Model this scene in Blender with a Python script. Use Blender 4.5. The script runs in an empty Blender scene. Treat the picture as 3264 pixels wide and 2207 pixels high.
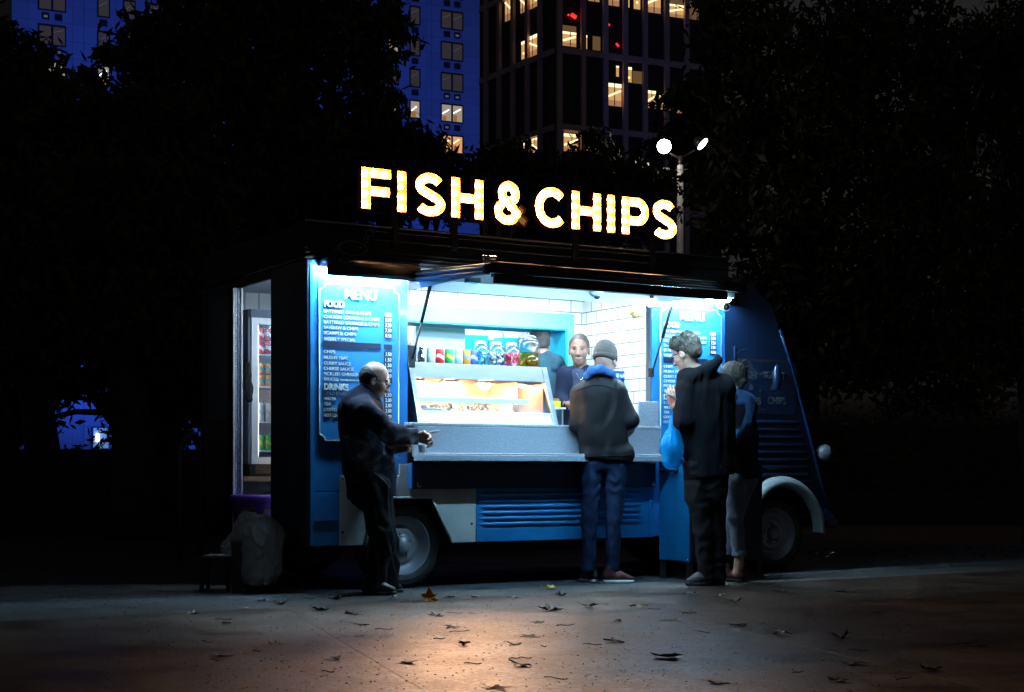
import bpy, math, random
import numpy as np
from mathutils import Vector, Matrix

random.seed(7)
RNG = np.random.default_rng(7)
R = math.radians
SC = bpy.context.scene

# ------------------------------------------------------------------ camera
FPX, HORIZON, EYE = 4800.0, 1495.0, 0.86
cam_data = bpy.data.cameras.new("camera")
cam = bpy.data.objects.new("camera", cam_data)
SC.collection.objects.link(cam)
cam.location = (0, 0, EYE)
cam.rotation_euler = (R(90), 0, 0)
cam_data.sensor_width = 36.0
cam_data.lens = 36.0 * FPX / 3264.0
cam_data.shift_x = 0.0
cam_data.shift_y = (HORIZON - 1103.5) / 3264.0
cam_data.clip_start = 0.05
cam_data.clip_end = 2000
SC.camera = cam

# ------------------------------------------------------------------ night sky
world = bpy.data.worlds.new("World")
SC.world = world
world.use_nodes = True
wn, wl = world.node_tree.nodes, world.node_tree.links
for n in list(wn):
    wn.remove(n)
w_out = wn.new('ShaderNodeOutputWorld')
w_bg = wn.new('ShaderNodeBackground')
w_sky = wn.new('ShaderNodeTexSky')
w_sky.sky_type = 'NISHITA'
w_sky.sun_disc = False
w_sky.sun_elevation = R(-1.4)
w_sky.sun_rotation = R(160)
w_hs = wn.new('ShaderNodeHueSaturation')
w_hs.inputs['Saturation'].default_value = 0.25
wl.new(w_sky.outputs[0], w_hs.inputs['Color'])
wl.new(w_hs.outputs[0], w_bg.inputs[0])
w_bg.inputs[1].default_value = 0.055
wl.new(w_bg.outputs[0], w_out.inputs[0])

SC.view_settings.view_transform = 'Standard'
SC.view_settings.look = 'None'
SC.view_settings.exposure = 0.0
SC.view_settings.gamma = 1.0
SC.cycles.max_bounces = 8
SC.cycles.transparent_max_bounces = 12
SC.cycles.sample_clamp_indirect = 4.0
SC.cycles.use_denoising = True
SC.cycles.caustics_reflective = False
SC.cycles.caustics_refractive = False

# ------------------------------------------------------------------ frames
ANG = R(31)
CA, SA = math.cos(ANG), math.sin(ANG)
P0 = (-1.406, 10.321)


def V(u, w, z):
    """van frame (along, inward, up) -> world"""
    return Vector((P0[0] + CA * u - SA * w, P0[1] + SA * u + CA * w, z))


def col(c):
    return (c[0], c[1], c[2], 1.0)


# ------------------------------------------------------------------ materials
MATS = {}


def mat(name, c, rough=0.5, metal=0.0, var=0.15, vscale=6.0, bump=0.0, bscale=60.0, spec=0.5,
        emit=None, estr=0.0, coat=0.0, trans=0.0, alpha=1.0, dirt=None, wrinkle=0.0, sheen=0.0, rvar=0.0, stretch=None, ior=1.45, sss=0):
    if name in MATS:
        return MATS[name]
    m = bpy.data.materials.new(name)
    m.use_nodes = True
    nt = m.node_tree
    b = nt.nodes['Principled BSDF']
    b.inputs['Roughness'].default_value = rough
    b.inputs['Metallic'].default_value = metal
    b.inputs['Specular IOR Level'].default_value = spec
    b.inputs['Coat Weight'].default_value = coat
    b.inputs['Coat Roughness'].default_value = 0.08
    b.inputs['Transmission Weight'].default_value = trans
    b.inputs['Alpha'].default_value = alpha
    b.inputs['Sheen Weight'].default_value = sheen
    b.inputs['IOR'].default_value = ior
    if sss:
        b.inputs['Subsurface Weight'].default_value = sss
        b.inputs['Subsurface Radius'].default_value = (0.012, 0.005, 0.003)
        b.inputs['Subsurface Scale'].default_value = 1.0
    if emit:
        b.inputs['Emission Color'].default_value = col(emit)
        b.inputs['Emission Strength'].default_value = estr
    tc = nt.nodes.new('ShaderNodeTexCoord')
    mp = nt.nodes.new('ShaderNodeMapping')
    nt.links.new(tc.outputs['Object'], mp.inputs[0])
    if stretch:
        mp.inputs['Scale'].default_value = stretch
    nz = nt.nodes.new('ShaderNodeTexNoise')
    nz.inputs['Scale'].default_value = vscale
    nz.inputs['Detail'].default_value = 5
    nt.links.new(mp.outputs[0], nz.inputs['Vector'])
    rp = nt.nodes.new('ShaderNodeValToRGB')
    lo = [x * (1 - var) for x in c] if dirt is None else dirt
    hi = [min(1, x * (1 + var)) for x in c]
    rp.color_ramp.elements[0].position = 0.32
    rp.color_ramp.elements[1].position = 0.68
    rp.color_ramp.elements[0].color = col(lo)
    rp.color_ramp.elements[1].color = col(hi)
    nt.links.new(nz.outputs[0], rp.inputs[0])
    nt.links.new(rp.outputs[0], b.inputs['Base Color'])
    if rvar:
        mr = nt.nodes.new('ShaderNodeMapRange')
        mr.inputs['To Min'].default_value = max(0.02, rough - rvar)
        mr.inputs['To Max'].default_value = min(1, rough + rvar)
        nt.links.new(nz.outputs[0], mr.inputs[0])
        nt.links.new(mr.outputs[0], b.inputs['Roughness'])
    if bump:
        n2 = nt.nodes.new('ShaderNodeTexNoise')
        n2.inputs['Scale'].default_value = bscale
        n2.inputs['Detail'].default_value = 3
        nt.links.new(mp.outputs[0], n2.inputs['Vector'])
        bp = nt.nodes.new('ShaderNodeBump')
        bp.inputs['Strength'].default_value = bump
        bp.inputs['Distance'].default_value = 0.01
        nt.links.new(n2.outputs[0], bp.inputs['Height'])
        nt.links.new(bp.outputs[0], b.inputs['Normal'])
        if wrinkle:
            n3 = nt.nodes.new('ShaderNodeTexNoise')
            n3.noise_type = 'RIDGED_MULTIFRACTAL'
            n3.inputs['Scale'].default_value = 7.5
            n3.inputs['Detail'].default_value = 4
            n3.inputs['Distortion'].default_value = 0.7
            m3 = nt.nodes.new('ShaderNodeMapping')
            m3.inputs['Scale'].default_value = (1, 1, 0.45)
            m3.inputs['Rotation'].default_value = (0.3, 0.4, 0)
            nt.links.new(tc.outputs['Object'], m3.inputs[0])
            nt.links.new(m3.outputs[0], n3.inputs['Vector'])
            b3 = nt.nodes.new('ShaderNodeBump')
            b3.inputs['Strength'].default_value = wrinkle
            b3.inputs['Distance'].default_value = 0.02
            nt.links.new(n3.outputs[0], b3.inputs['Height'])
            nt.links.new(bp.outputs[0], b3.inputs['Normal'])
            nt.links.new(b3.outputs[0], b.inputs['Normal'])
    MATS[name] = m
    return m


def thin_glass(name, tint=(0.93, 0.96, 0.97), refl=0.10):
    """thin clear sheet: mostly see-through with a mirror-like sheen"""
    m = bpy.data.materials.new(name)
    m.use_nodes = True
    nt = m.node_tree
    nt.nodes.remove(nt.nodes['Principled BSDF'])
    tp = nt.nodes.new('ShaderNodeBsdfTransparent')
    tp.inputs[0].default_value = col(tint)
    gl = nt.nodes.new('ShaderNodeBsdfGlossy')
    gl.inputs['Roughness'].default_value = 0.16
    lw = nt.nodes.new('ShaderNodeLayerWeight')
    lw.inputs[0].default_value = 0.25
    mr = nt.nodes.new('ShaderNodeMapRange')
    mr.inputs['To Min'].default_value = refl * 0.4
    mr.inputs['To Max'].default_value = min(1, refl * 6)
    nt.links.new(lw.outputs['Facing'], mr.inputs[0])
    mx = nt.nodes.new('ShaderNodeMixShader')
    nt.links.new(mr.outputs[0], mx.inputs[0])
    nt.links.new(tp.outputs[0], mx.inputs[1])
    nt.links.new(gl.outputs[0], mx.inputs[2])
    nt.links.new(mx.outputs[0], nt.nodes['Material Output'].inputs[0])
    MATS[name] = m
    return m


def emis(name, c, s, base=(0.8, 0.8, 0.8)):
    if name in MATS:
        return MATS[name]
    m = bpy.data.materials.new(name)
    m.use_nodes = True
    b = m.node_tree.nodes['Principled BSDF']
    b.inputs['Base Color'].default_value = col(base)
    b.inputs['Emission Color'].default_value = col(c)
    b.inputs['Emission Strength'].default_value = s
    b.inputs['Roughness'].default_value = 0.4
    MATS[name] = m
    return m


def tiles_mat(name, c, grout, tw, th, rough=0.18, offset=0.5, size=0.006, rotz=0.0, mode='xz', bumpd=0.4, var=0.08, rvar=0.0):
    """brick-pattern tiles; mode picks the plane of the object coordinates"""
    m = bpy.data.materials.new(name)
    m.use_nodes = True
    nt = m.node_tree
    b = nt.nodes['Principled BSDF']
    b.inputs['Roughness'].default_value = rough
    tc = nt.nodes.new('ShaderNodeTexCoord')
    sp = nt.nodes.new('ShaderNodeSeparateXYZ')
    cb = nt.nodes.new('ShaderNodeCombineXYZ')
    nt.links.new(tc.outputs['Object'], sp.inputs[0])
    a, bb = {'xz': (0, 2), 'yz': (1, 2), 'xy': (0, 1)}[mode]
    nt.links.new(sp.outputs[a], cb.inputs[0])
    nt.links.new(sp.outputs[bb], cb.inputs[1])
    mp = nt.nodes.new('ShaderNodeMapping')
    mp.inputs['Rotation'].default_value = (0, 0, rotz)
    nt.links.new(cb.outputs[0], mp.inputs[0])
    br = nt.nodes.new('ShaderNodeTexBrick')
    br.offset = offset
    br.inputs['Scale'].default_value = 1.0
    br.inputs['Brick Width'].default_value = tw
    br.inputs['Row Height'].default_value = th
    br.inputs['Mortar Size'].default_value = size
    br.inputs['Mortar Smooth'].default_value = 0.1
    br.inputs['Color1'].default_value = col([x * (1 - var) for x in c])
    br.inputs['Color2'].default_value = col([min(1, x * (1 + var)) for x in c])
    br.inputs['Mortar'].default_value = col(grout)
    nt.links.new(mp.outputs[0], br.inputs['Vector'])
    nt.links.new(br.outputs['Color'], b.inputs['Base Color'])
    bp = nt.nodes.new('ShaderNodeBump')
    bp.invert = True
    bp.inputs['Strength'].default_value = bumpd
    bp.inputs['Distance'].default_value = 0.01
    nt.links.new(br.outputs['Fac'], bp.inputs['Height'])
    nt.links.new(bp.outputs[0], b.inputs['Normal'])
    MATS[name] = m
    return m


# ------------------------------------------------------------------ mesh builder
class MB:
    def __init__(s):
        s.v, s.f, s.mi, s.sm = [], [], [], []

    def add(s, vs, fs, mi=0, smooth=False):
        o = len(s.v)
        s.v += [tuple(p) for p in vs]
        s.f += [tuple(i + o for i in f) for f in fs]
        s.mi += [mi] * len(fs)
        s.sm += [smooth] * len(fs)
        return s

    def box(s, x0, x1, y0, y1, z0, z1, mi=0):
        x0, x1 = min(x0, x1), max(x0, x1)
        y0, y1 = min(y0, y1), max(y0, y1)
        z0, z1 = min(z0, z1), max(z0, z1)
        vs = [(x0, y0, z0), (x1, y0, z0), (x1, y1, z0), (x0, y1, z0), (x0, y0, z1), (x1, y0, z1), (x1, y1, z1), (x0, y1, z1)]
        fs = [(0, 3, 2, 1), (4, 5, 6, 7), (0, 1, 5, 4), (1, 2, 6, 5), (2, 3, 7, 6), (3, 0, 4, 7)]
        return s.add(vs, fs, mi)

    def hexa(s, a, b, mi=0):
        """two quads (4 points each), a bottom, b top"""
        fs = [(0, 3, 2, 1), (4, 5, 6, 7), (0, 1, 5, 4), (1, 2, 6, 5), (2, 3, 7, 6), (3, 0, 4, 7)]
        return s.add(list(a) + list(b), fs, mi)

    def tube(s, path, r, n=10, mi=0, caps=True, smooth=True, flat=None):
        path = [Vector(p) for p in path]
        rs = r if isinstance(r, (list, tuple)) else [r] * len(path)
        vs, fs = [], []
        up = None
        for i, p in enumerate(path):
            if i == 0:
                d = path[1] - path[0]
            elif i == len(path) - 1:
                d = path[-1] - path[-2]
            else:
                d = (path[i + 1] - path[i - 1])
            d.normalize()
            if up is None:
                a = Vector((0, 0, 1)) if abs(d.z) < 0.9 else Vector((1, 0, 0))
            else:
                a = up
            x = d.cross(a)
            if x.length < 1e-6:
                x = d.cross(Vector((0, 1, 0)))
            x.normalize()
            y = x.cross(d)
            y.normalize()
            up = y
            for k in range(n):
                t = 2 * math.pi * k / n
                vs.append(p + (x * math.cos(t) + y * math.sin(t) * (flat or 1)) * rs[i])
        for i in range(len(path) - 1):
            for k in range(n):
                a, b = i * n + k, i * n + (k + 1) % n
                fs.append((a, b, b + n, a + n))
        s.add(vs, fs, mi, smooth)
        if caps:
            o = len(s.v) - len(vs)
            for ring, rev in ((0, True), (len(path) - 1, False)):
                idx = [o + ring * n + k for k in range(n)]
                if rev:
                    idx.reverse()
                s.f.append(tuple(idx))
                s.mi.append(mi)
                s.sm.append(False)
        return s

    def lathe(s, prof, c=(0, 0, 0), axis='z', n=32, mi=0, smooth=True, arc=None):
        """prof: list of (r, h)"""
        vs, fs = [], []
        m = len(prof)
        for k in range(n):
            t = 2 * math.pi * k / n
            ct, st = math.cos(t), math.sin(t)
            for (r, h) in prof:
                if axis == 'z':
                    vs.append((c[0] + r * ct, c[1] + r * st, c[2] + h))
                elif axis == 'y':
                    vs.append((c[0] + r * ct, c[1] + h, c[2] + r * st))
                else:
                    vs.append((c[0] + h, c[1] + r * ct, c[2] + r * st))
        for k in range(n):
            k2 = (k + 1) % n
            for i in range(m - 1):
                fs.append((k * m + i, k2 * m + i, k2 * m + i + 1, k * m + i + 1))
        return s.add(vs, fs, mi, smooth)

    def sphere(s, c, r, n=16, m=10, mi=0, sc=(1, 1, 1)):
        vs, fs = [], []
        for j in range(m + 1):
            ph = math.pi * j / m
            for k in range(n):
                t = 2 * math.pi * k / n
                vs.append((c[0] + r * sc[0] * math.sin(ph) * math.cos(t), c[1] + r * sc[1] * math.sin(ph) * math.sin(t), c[2] + r * sc[2] * math.cos(ph)))
        for j in range(m):
            for k in range(n):
                k2 = (k + 1) % n
                fs.append((j * n + k, (j + 1) * n + k, (j + 1) * n + k2, j * n + k2))
        return s.add(vs, fs, mi, True)

    def prism(s, poly, h0, h1, plane='xz', mi=0, smooth=False):
        """extrude a 2D polygon; plane xz -> extrude along y etc."""
        def P(a, b, h):
            return {'xz': (a, h, b), 'yz': (h, a, b), 'xy': (a, b, h)}[plane]
        n = len(poly)
        vs = [P(a, b, h0) for a, b in poly] + [P(a, b, h1) for a, b in poly]
        fs = [tuple(range(n)), tuple(reversed(range(n, 2 * n)))]
        s.add(vs, fs, mi, False)
        o = len(s.v) - 2 * n
        for i in range(n):
            j = (i + 1) % n
            s.f.append((o + i, o + i + n, o + j + n, o + j))
            s.mi.append(mi)
            s.sm.append(smooth)
        return s

    def ribbon(s, pts, th, h0, h1, hf, mi_side=0, mi_face=1, wid=None):
        """thick stroke in the xz plane: tray from y=h0 (front lip) to h1 (back), lit face at hf"""
        n = len(pts)
        L, Rr = [], []
        for i, p in enumerate(pts):
            a = pts[max(0, i - 1)]
            b = pts[min(n - 1, i + 1)]
            dx, dz = b[0] - a[0], b[1] - a[1]
            l = math.hypot(dx, dz) or 1
            nx, nz = -dz / l, dx / l
            L.append((p[0] + nx * th / 2, p[1] + nz * th / 2))
            Rr.append((p[0] - nx * th / 2, p[1] - nz * th / 2))
        ring = L + Rr[::-1]
        m = len(ring)
        k = 2 * n
        # lit face
        vs = [(x, hf, z) for x, z in L] + [(x, hf, z) for x, z in Rr]
        s.add(vs, [(i, i + 1, n + i + 1, n + i) for i in range(n - 1)], mi_face)
        vs = [(x, h1, z) for x, z in L] + [(x, h1, z) for x, z in Rr]
        s.add(vs, [(n + i, n + i + 1, i + 1, i) for i in range(n - 1)], mi_side)
        vs = [(x, h0, z) for x, z in ring] + [(x, h1, z) for x, z in ring]
        s.add(vs, [(i, i + m, (i + 1) % m + m, (i + 1) % m) for i in range(m)], mi_side)
        return s


def mesh_data(mb, name, mats, org=(0, 0, 0), normals=True):
    me = bpy.data.meshes.new(name)
    ox, oy, oz = org
    me.from_pydata([(x - ox, y - oy, z - oz) for x, y, z in mb.v], [], mb.f)
    mats = mats if isinstance(mats, (list, tuple)) else [mats]
    for m in mats:
        me.materials.append(m)
    me.polygons.foreach_set('material_index', mb.mi)
    me.polygons.foreach_set('use_smooth', mb.sm)
    me.update()
    return me


ORG = {}


def thing(name, label, cat, loc=(0, 0, 0), frame='world', group=None, kind=None):
    """an Empty at a thing's base; its parts are children"""
    o = bpy.data.objects.new(name, None)
    o.empty_display_size = 0.1
    SC.collection.objects.link(o)
    if frame == 'van':
        o.location = V(*loc)
        o.rotation_euler = (0, 0, ANG)
    else:
        o.location = loc
    ORG[o.name] = (tuple(loc), frame)
    tag(o, label, cat, group, kind)
    return o


def tag(o, label=None, cat=None, group=None, kind=None):
    if label:
        o['label'] = label
    if cat:
        o['category'] = cat
    if group:
        o['group'] = group
    if kind:
        o['kind'] = kind
    return o


def part(name, mb, mats, parent, bevel=0, label=None, seg=2):
    org, fr = ORG[parent.name]
    o = bpy.data.objects.new(name, mesh_data(mb, name, mats, org))
    SC.collection.objects.link(o)
    o.parent = parent
    ORG[o.name] = (org, fr)
    if bevel:
        add_bevel(o, bevel, seg)
    if label:
        o['label'] = label
    return o


def add_bevel(o, w, seg=2):
    b = o.modifiers.new('bevel', 'BEVEL')
    b.width = w
    b.segments = seg
    b.limit_method = 'ANGLE'
    b.angle_limit = R(40)
    b.harden_normals = False


def solo(name, mb, mats, label, cat, base=(0, 0, 0), frame='world', group=None, kind=None, bevel=0):
    """a thing that is one mesh"""
    o = bpy.data.objects.new(name, mesh_data(mb, name, mats, base))
    SC.collection.objects.link(o)
    if frame == 'van':
        o.location = V(*base)
        o.rotation_euler = (0, 0, ANG)
    else:
        o.location = base
    tag(o, label, cat, group, kind)
    ORG[o.name] = (tuple(base), frame)
    if bevel:
        add_bevel(o, bevel)
    return o


def text_poly(s, size, extrude=0.0, bold=0.0, align='LEFT'):
    """builtin font text -> (verts, faces) in x,y,z, baseline at y=0"""
    cu = bpy.data.curves.new('lettering', 'FONT')
    cu.body = s
    cu.size = size
    cu.extrude = extrude
    cu.offset = bold
    cu.align_x = align
    cu.resolution_u = 3
    o = bpy.data.objects.new('lettering', cu)
    SC.collection.objects.link(o)
    dg = bpy.context.evaluated_depsgraph_get()
    me = bpy.data.meshes.new_from_object(o.evaluated_get(dg))
    vs = [tuple(v.co) for v in me.vertices]
    fs = [tuple(p.vertices) for p in me.polygons]
    bpy.data.objects.remove(o)
    bpy.data.curves.remove(cu)
    bpy.data.meshes.remove(me)
    return vs, fs


TXT = {}


def put_text(mb, s, x, w, z, cap, width=None, depth=0.003, bold=0.02, mi=0, align='LEFT', fn=None):
    """stand text up in the xz plane facing -y; cap = capital height, width = total run"""
    key = (s, align, round(bold, 3))
    if key not in TXT:
        TXT[key] = text_poly(s, 1.0, 0.5, bold, align)
    vs, fs = TXT[key]
    if not vs:
        return
    k = cap / 0.70
    mx = max(v[0] for v in vs)
    mn = min(v[0] for v in vs)
    kx = k if width is None else width / (mx - mn)
    off = 0 if align != 'LEFT' else mn
    out = []
    for a, b, c in vs:
        p = (x + (a - off) * kx, w - c * depth * 2 * 0.5 - depth * 0.5, z + b * k)
        out.append(fn(p) if fn else p)
    mb.add(out, fs, mi)


# ------------------------------------------------------------------ organic surfaces
def _seg(P, a, b, r0, r1, fy=1.0):
    a = np.array(a, float)
    b = np.array(b, float)
    Q = P
    if fy != 1.0:
        Q = P.copy()
        Q[..., 1] = a[1] + (b[1] - a[1]) * 0.5 + (Q[..., 1] - (a[1] + b[1]) * 0.5) / fy
    ab = b - a
    L = float(ab @ ab) + 1e-12
    t = np.clip(((Q - a) @ ab) / L, 0, 1)
    d = np.linalg.norm(Q - (a + t[..., None] * ab), axis=-1)
    return (d - (r0 + (r1 - r0) * t)) * min(1.0, fy)


def _ell(P, c, r, rot=None):
    Q = P - np.array(c, float)
    if rot is not None:
        Q = Q @ rot
    r = np.array(r, float)
    k0 = np.linalg.norm(Q / r, axis=-1)
    k1 = np.linalg.norm(Q / (r * r), axis=-1) + 1e-9
    return k0 * (k0 - 1.0) / k1


def rot_y(a):
    c, s = math.cos(a), math.sin(a)
    return np.array([[c, 0, s], [0, 1, 0], [-s, 0, c]]).T


def fold_noise(P, f, seed, aniso=(1, 1, 0.45)):
    rg = np.random.default_rng(seed)
    Q = P * np.array(aniso) * f
    o = np.zeros(P.shape[:-1])
    wv = np.zeros(P.shape[:-1])
    for k in range(4):
        d = rg.normal(size=3)
        wv += np.sin(Q @ d * 0.55 + rg.uniform(0, 6)) * 0.9
    for k in range(5):
        d = rg.normal(size=3)
        d /= np.linalg.norm(d)
        s_ = np.sin(Q @ d * (0.5 + 0.2 * k) + wv * 0.8 + rg.uniform(0, 6))
        o += (np.abs(s_) * 2.2 - 1.25) / (1 + 0.35 * k)
    return o / 2.2


def organic(prims, vox=0.008, k=0.03, folds=0.0, ffreq=28, seed=1, clips=(), aniso=(1, 1, 0.45), fine=0.0):
    """smooth union of tapered capsules and ellipsoids -> surface-nets mesh (world coords)"""
    lo = np.full(3, 1e9)
    hi = np.full(3, -1e9)
    for p in prims:
        if p[0] == 'c':
            _, a, b, r0, r1 = p[:5]
            m = max(r0, r1)
            for q in (a, b):
                lo = np.minimum(lo, np.array(q) - m)
                hi = np.maximum(hi, np.array(q) + m)
        elif p[0] in ('e', '-e'):
            if p[0] == '-e':
                continue
            m = max(p[2])
            lo = np.minimum(lo, np.array(p[1]) - m)
            hi = np.maximum(hi, np.array(p[1]) + m)
    lo -= 3 * vox + folds
    hi += 3 * vox + folds
    n = np.ceil((hi - lo) / vox).astype(int) + 1
    ax = [lo[i] + np.arange(n[i]) * vox for i in range(3)]
    P = np.stack(np.meshgrid(*ax, indexing='ij'), -1)
    D = None
    for p in prims:
        if p[0] == 'c':
            d = _seg(P, p[1], p[2], p[3], p[4], p[5] if len(p) > 5 else 1.0)
            kk = k
        elif p[0] == 'e':
            d = _ell(P, p[1], p[2], p[3] if len(p) > 3 else None)
            kk = p[4] if len(p) > 4 else k
        else:
            d = _ell(P, p[1], p[2], p[3] if len(p) > 3 else None)
            D = np.maximum(D, -d)
            continue
        if D is None:
            D = d
        else:
            h = np.clip(0.5 + 0.5 * (D - d) / kk, 0, 1)
            D = D * (1 - h) + d * h - kk * h * (1 - h)
    if folds:
        D = D + folds * fold_noise(P, ffreq, seed, aniso)
    if fine:
        D = D + fine * fold_noise(P, ffreq * 3.1, seed + 5, (1, 1, 1))
    for (pt, nrm) in clips:
        nrm = np.array(nrm, float)
        nrm /= np.linalg.norm(nrm)
        D = np.maximum(D, (P - np.array(pt, float)) @ nrm)
    S = D < 0
    nx, ny, nz = S.shape
    c0 = np.zeros((nx - 1, ny - 1, nz - 1), int)
    for i in (0, 1):
        for j in (0, 1):
            for l in (0, 1):
                c0 += S[i:nx - 1 + i, j:ny - 1 + j, l:nz - 1 + l]
    act = (c0 > 0) & (c0 < 8)
    idx = -np.ones(act.shape, int)
    cells = np.argwhere(act)
    idx[act] = np.arange(len(cells))
    acc = np.zeros((len(cells), 3))
    cnt = np.zeros(len(cells))
    corners = [(i, j, l) for i in (0, 1) for j in (0, 1) for l in (0, 1)]
    for a in corners:
        for axn in range(3):
            if a[axn]:
                continue
            b = list(a)
            b[axn] = 1
            da = D[cells[:, 0] + a[0], cells[:, 1] + a[1], cells[:, 2] + a[2]]
            db = D[cells[:, 0] + b[0], cells[:, 1] + b[1], cells[:, 2] + b[2]]
            m = (da < 0) != (db < 0)
            t = np.where(m, da / np.where(m, da - db, 1), 0)
            p = np.array(a, float)[None] + t[:, None] * (np.array(b) - np.array(a))[None]
            acc[m] += p[m]
            cnt[m] += 1
    vs = lo + (cells + acc / np.maximum(cnt, 1)[:, None]) * vox
    faces = []
    for axn in range(3):
        o1, o2 = [(1, 2), (2, 0), (0, 1)][axn]
        sl_a = [slice(0, None)] * 3
        A = S
        sa = [slice(1, -1)] * 3
        sb = [slice(1, -1)] * 3
        sa[axn] = slice(0, -1)
        sb[axn] = slice(1, None)
        a = A[tuple(sa)]
        b = A[tuple(sb)]
        e = np.argwhere(a != b)
        if not len(e):
            continue
        flip = a[e[:, 0], e[:, 1], e[:, 2]]
        base = e.copy()
        for q in range(3):
            if q != axn:
                base[:, q] += 1
        def cell(d1, d2):
            c = base.copy()
            c[:, o1] -= d1
            c[:, o2] -= d2
            return idx[c[:, 0], c[:, 1], c[:, 2]]
        q = np.stack([cell(1, 1), cell(0, 1), cell(0, 0), cell(1, 0)], 1)
        q[~flip] = q[~flip][:, ::-1]
        faces.append(q)
    F = np.concatenate(faces)
    F = F[(F >= 0).all(1)]
    # one light smoothing pass
    for _ in range(1):
        s = np.zeros_like(vs)
        c = np.zeros(len(vs))
        for i in range(4):
            a, b = F[:, i], F[:, (i + 1) % 4]
            np.add.at(s, a, vs[b])
            np.add.at(c, a, 1)
            np.add.at(s, b, vs[a])
            np.add.at(c, b, 1)
        vs = vs * 0.5 + 0.5 * s / np.maximum(c, 1)[:, None]
    return vs, F


def np_mesh(name, chunks, mats, org=(0, 0, 0)):
    """chunks: list of (verts, faces, mat index)"""
    V_, F_, M_ = [], [], []
    o = 0
    for vs, fs, mi in chunks:
        V_.append(np.asarray(vs, float))
        F_.append(np.asarray(fs, int) + o)
        M_.append(np.full(len(fs), mi))
        o += len(vs)
    V_ = np.concatenate(V_) - np.array(org)
    F_ = np.concatenate(F_)
    M_ = np.concatenate(M_)
    me = bpy.data.meshes.new(name)
    nf, k = F_.shape
    me.vertices.add(len(V_))
    me.vertices.foreach_set('co', V_.astype(np.float32).ravel())
    me.loops.add(nf * k)
    me.loops.foreach_set('vertex_index', F_.astype(np.int32).ravel())
    me.polygons.add(nf)
    me.polygons.foreach_set('loop_start', np.arange(nf, dtype=np.int32) * k)
    me.polygons.foreach_set('material_index', M_.astype(np.int32))
    me.polygons.foreach_set('use_smooth', np.ones(nf, bool))
    for m in (mats if isinstance(mats, (list, tuple)) else [mats]):
        me.materials.append(m)
    me.update(calc_edges=True)
    me.validate()
    return me


def org_part(name, chunks, mats, parent, label=None):
    org, fr = ORG[parent.name]
    o = bpy.data.objects.new(name, np_mesh(name, chunks, mats, org))
    SC.collection.objects.link(o)
    o.parent = parent
    ORG[o.name] = (org, fr)
    if label:
        o['label'] = label
    return o


def S(x, y, w=0.0):
    """photo position -> (u, z) on the plane at depth w of the van frame"""
    X0 = P0[0] - SA * w
    Y0 = P0[1] + CA * w
    t = (x - 1632) / FPX
    u = (t * Y0 - X0) / (CA - SA * t)
    Y = Y0 + SA * u
    return u, EYE + (HORIZON - y) / FPX * Y


def GR(x, y):
    """photo position of a ground point -> world x, y"""
    Y = FPX * EYE / (y - HORIZON)
    return (x - 1632) / FPX * Y, Y


# ================================================================== materials
M_BLUE = mat('van_blue_paint', (0.022, 0.19, 0.54), rough=0.28, var=0.06, vscale=3, coat=0.3, rvar=0.08, bump=0.03, bscale=9)
M_BLUE2 = mat('van_blue_lower', (0.010, 0.18, 0.45), rough=0.32, var=0.16, vscale=4, coat=0.2, rvar=0.1, bump=0.04, bscale=9)
M_NAVY = mat('van_navy_paint', (0.012, 0.03, 0.07), rough=0.35, var=0.15, vscale=4, rvar=0.1)
M_DARK = mat('van_dark_trim', (0.030, 0.027, 0.026), rough=0.34, var=0.2, rvar=0.1, bump=0.05)
M_PALE = mat('van_pale_paint', (0.42, 0.47, 0.46), rough=0.4, var=0.07, vscale=5, rvar=0.1, dirt=(0.33, 0.37, 0.37))
M_BLACK = mat('black_rubber', (0.012, 0.012, 0.012), rough=0.7, var=0.3, bump=0.1)
M_STEEL = mat('brushed_steel', (0.36, 0.37, 0.42), rough=0.3, metal=1.0, var=0.025, vscale=9, stretch=(0.5, 1, 5), rvar=0.04)
M_CHROME = mat('chrome', (0.7, 0.7, 0.72), rough=0.12, metal=1.0, var=0.03)
M_RIM = mat('wheel_silver', (0.26, 0.28, 0.31), rough=0.42, metal=0.35, var=0.12, vscale=9, rvar=0.1)
M_TYRE = mat('tyre_rubber', (0.016, 0.016, 0.017), rough=0.62, var=0.3, bump=0.1)
M_GRAN = mat('speckled_laminate', (0.36, 0.40, 0.46), rough=0.35, var=0.28, vscale=160, coat=0.1)
M_WHITE = mat('white_panel', (0.78, 0.8, 0.8), rough=0.35, var=0.04)
M_TILE = tiles_mat('white_wall_tiles', (0.76, 0.78, 0.76), (0.13, 0.14, 0.14), 0.215, 0.098, rough=0.14, size=0.0040)
M_TILE_S = tiles_mat('white_wall_tiles_side', (0.76, 0.78, 0.76), (0.13, 0.14, 0.14), 0.150, 0.098, rough=0.14, size=0.0040, mode='yz')
M_MINT = mat('mint_frame_paint', (0.16, 0.62, 0.66), rough=0.4, var=0.03)
M_KBLUE = mat('kitchen_blue', (0.02, 0.42, 0.62), rough=0.4, var=0.05)
M_GREY = mat('grey_plastic', (0.22, 0.24, 0.26), rough=0.45, var=0.08)
M_WOOD = mat('shelf_wood', (0.38, 0.24, 0.13), rough=0.55, var=0.2, vscale=12, stretch=(1, 1, 8))
M_GLASS = thin_glass('clear_glass', (0.90, 0.94, 0.96), 0.12)
M_CLAD = tiles_mat('dark_cladding', (0.030, 0.028, 0.028), (0.012, 0.011, 0.011), 0.25, 0.083, rough=0.55, size=0.004, mode='yz')
E_TUBE = emis('cool_tube_light', (0.62, 0.86, 1.0), 190)
E_TUBE2 = emis('cool_bar_light', (0.50, 0.78, 1.0), 850)
E_INT = emis('ceiling_led', (0.80, 0.93, 1.0), 88)

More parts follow.
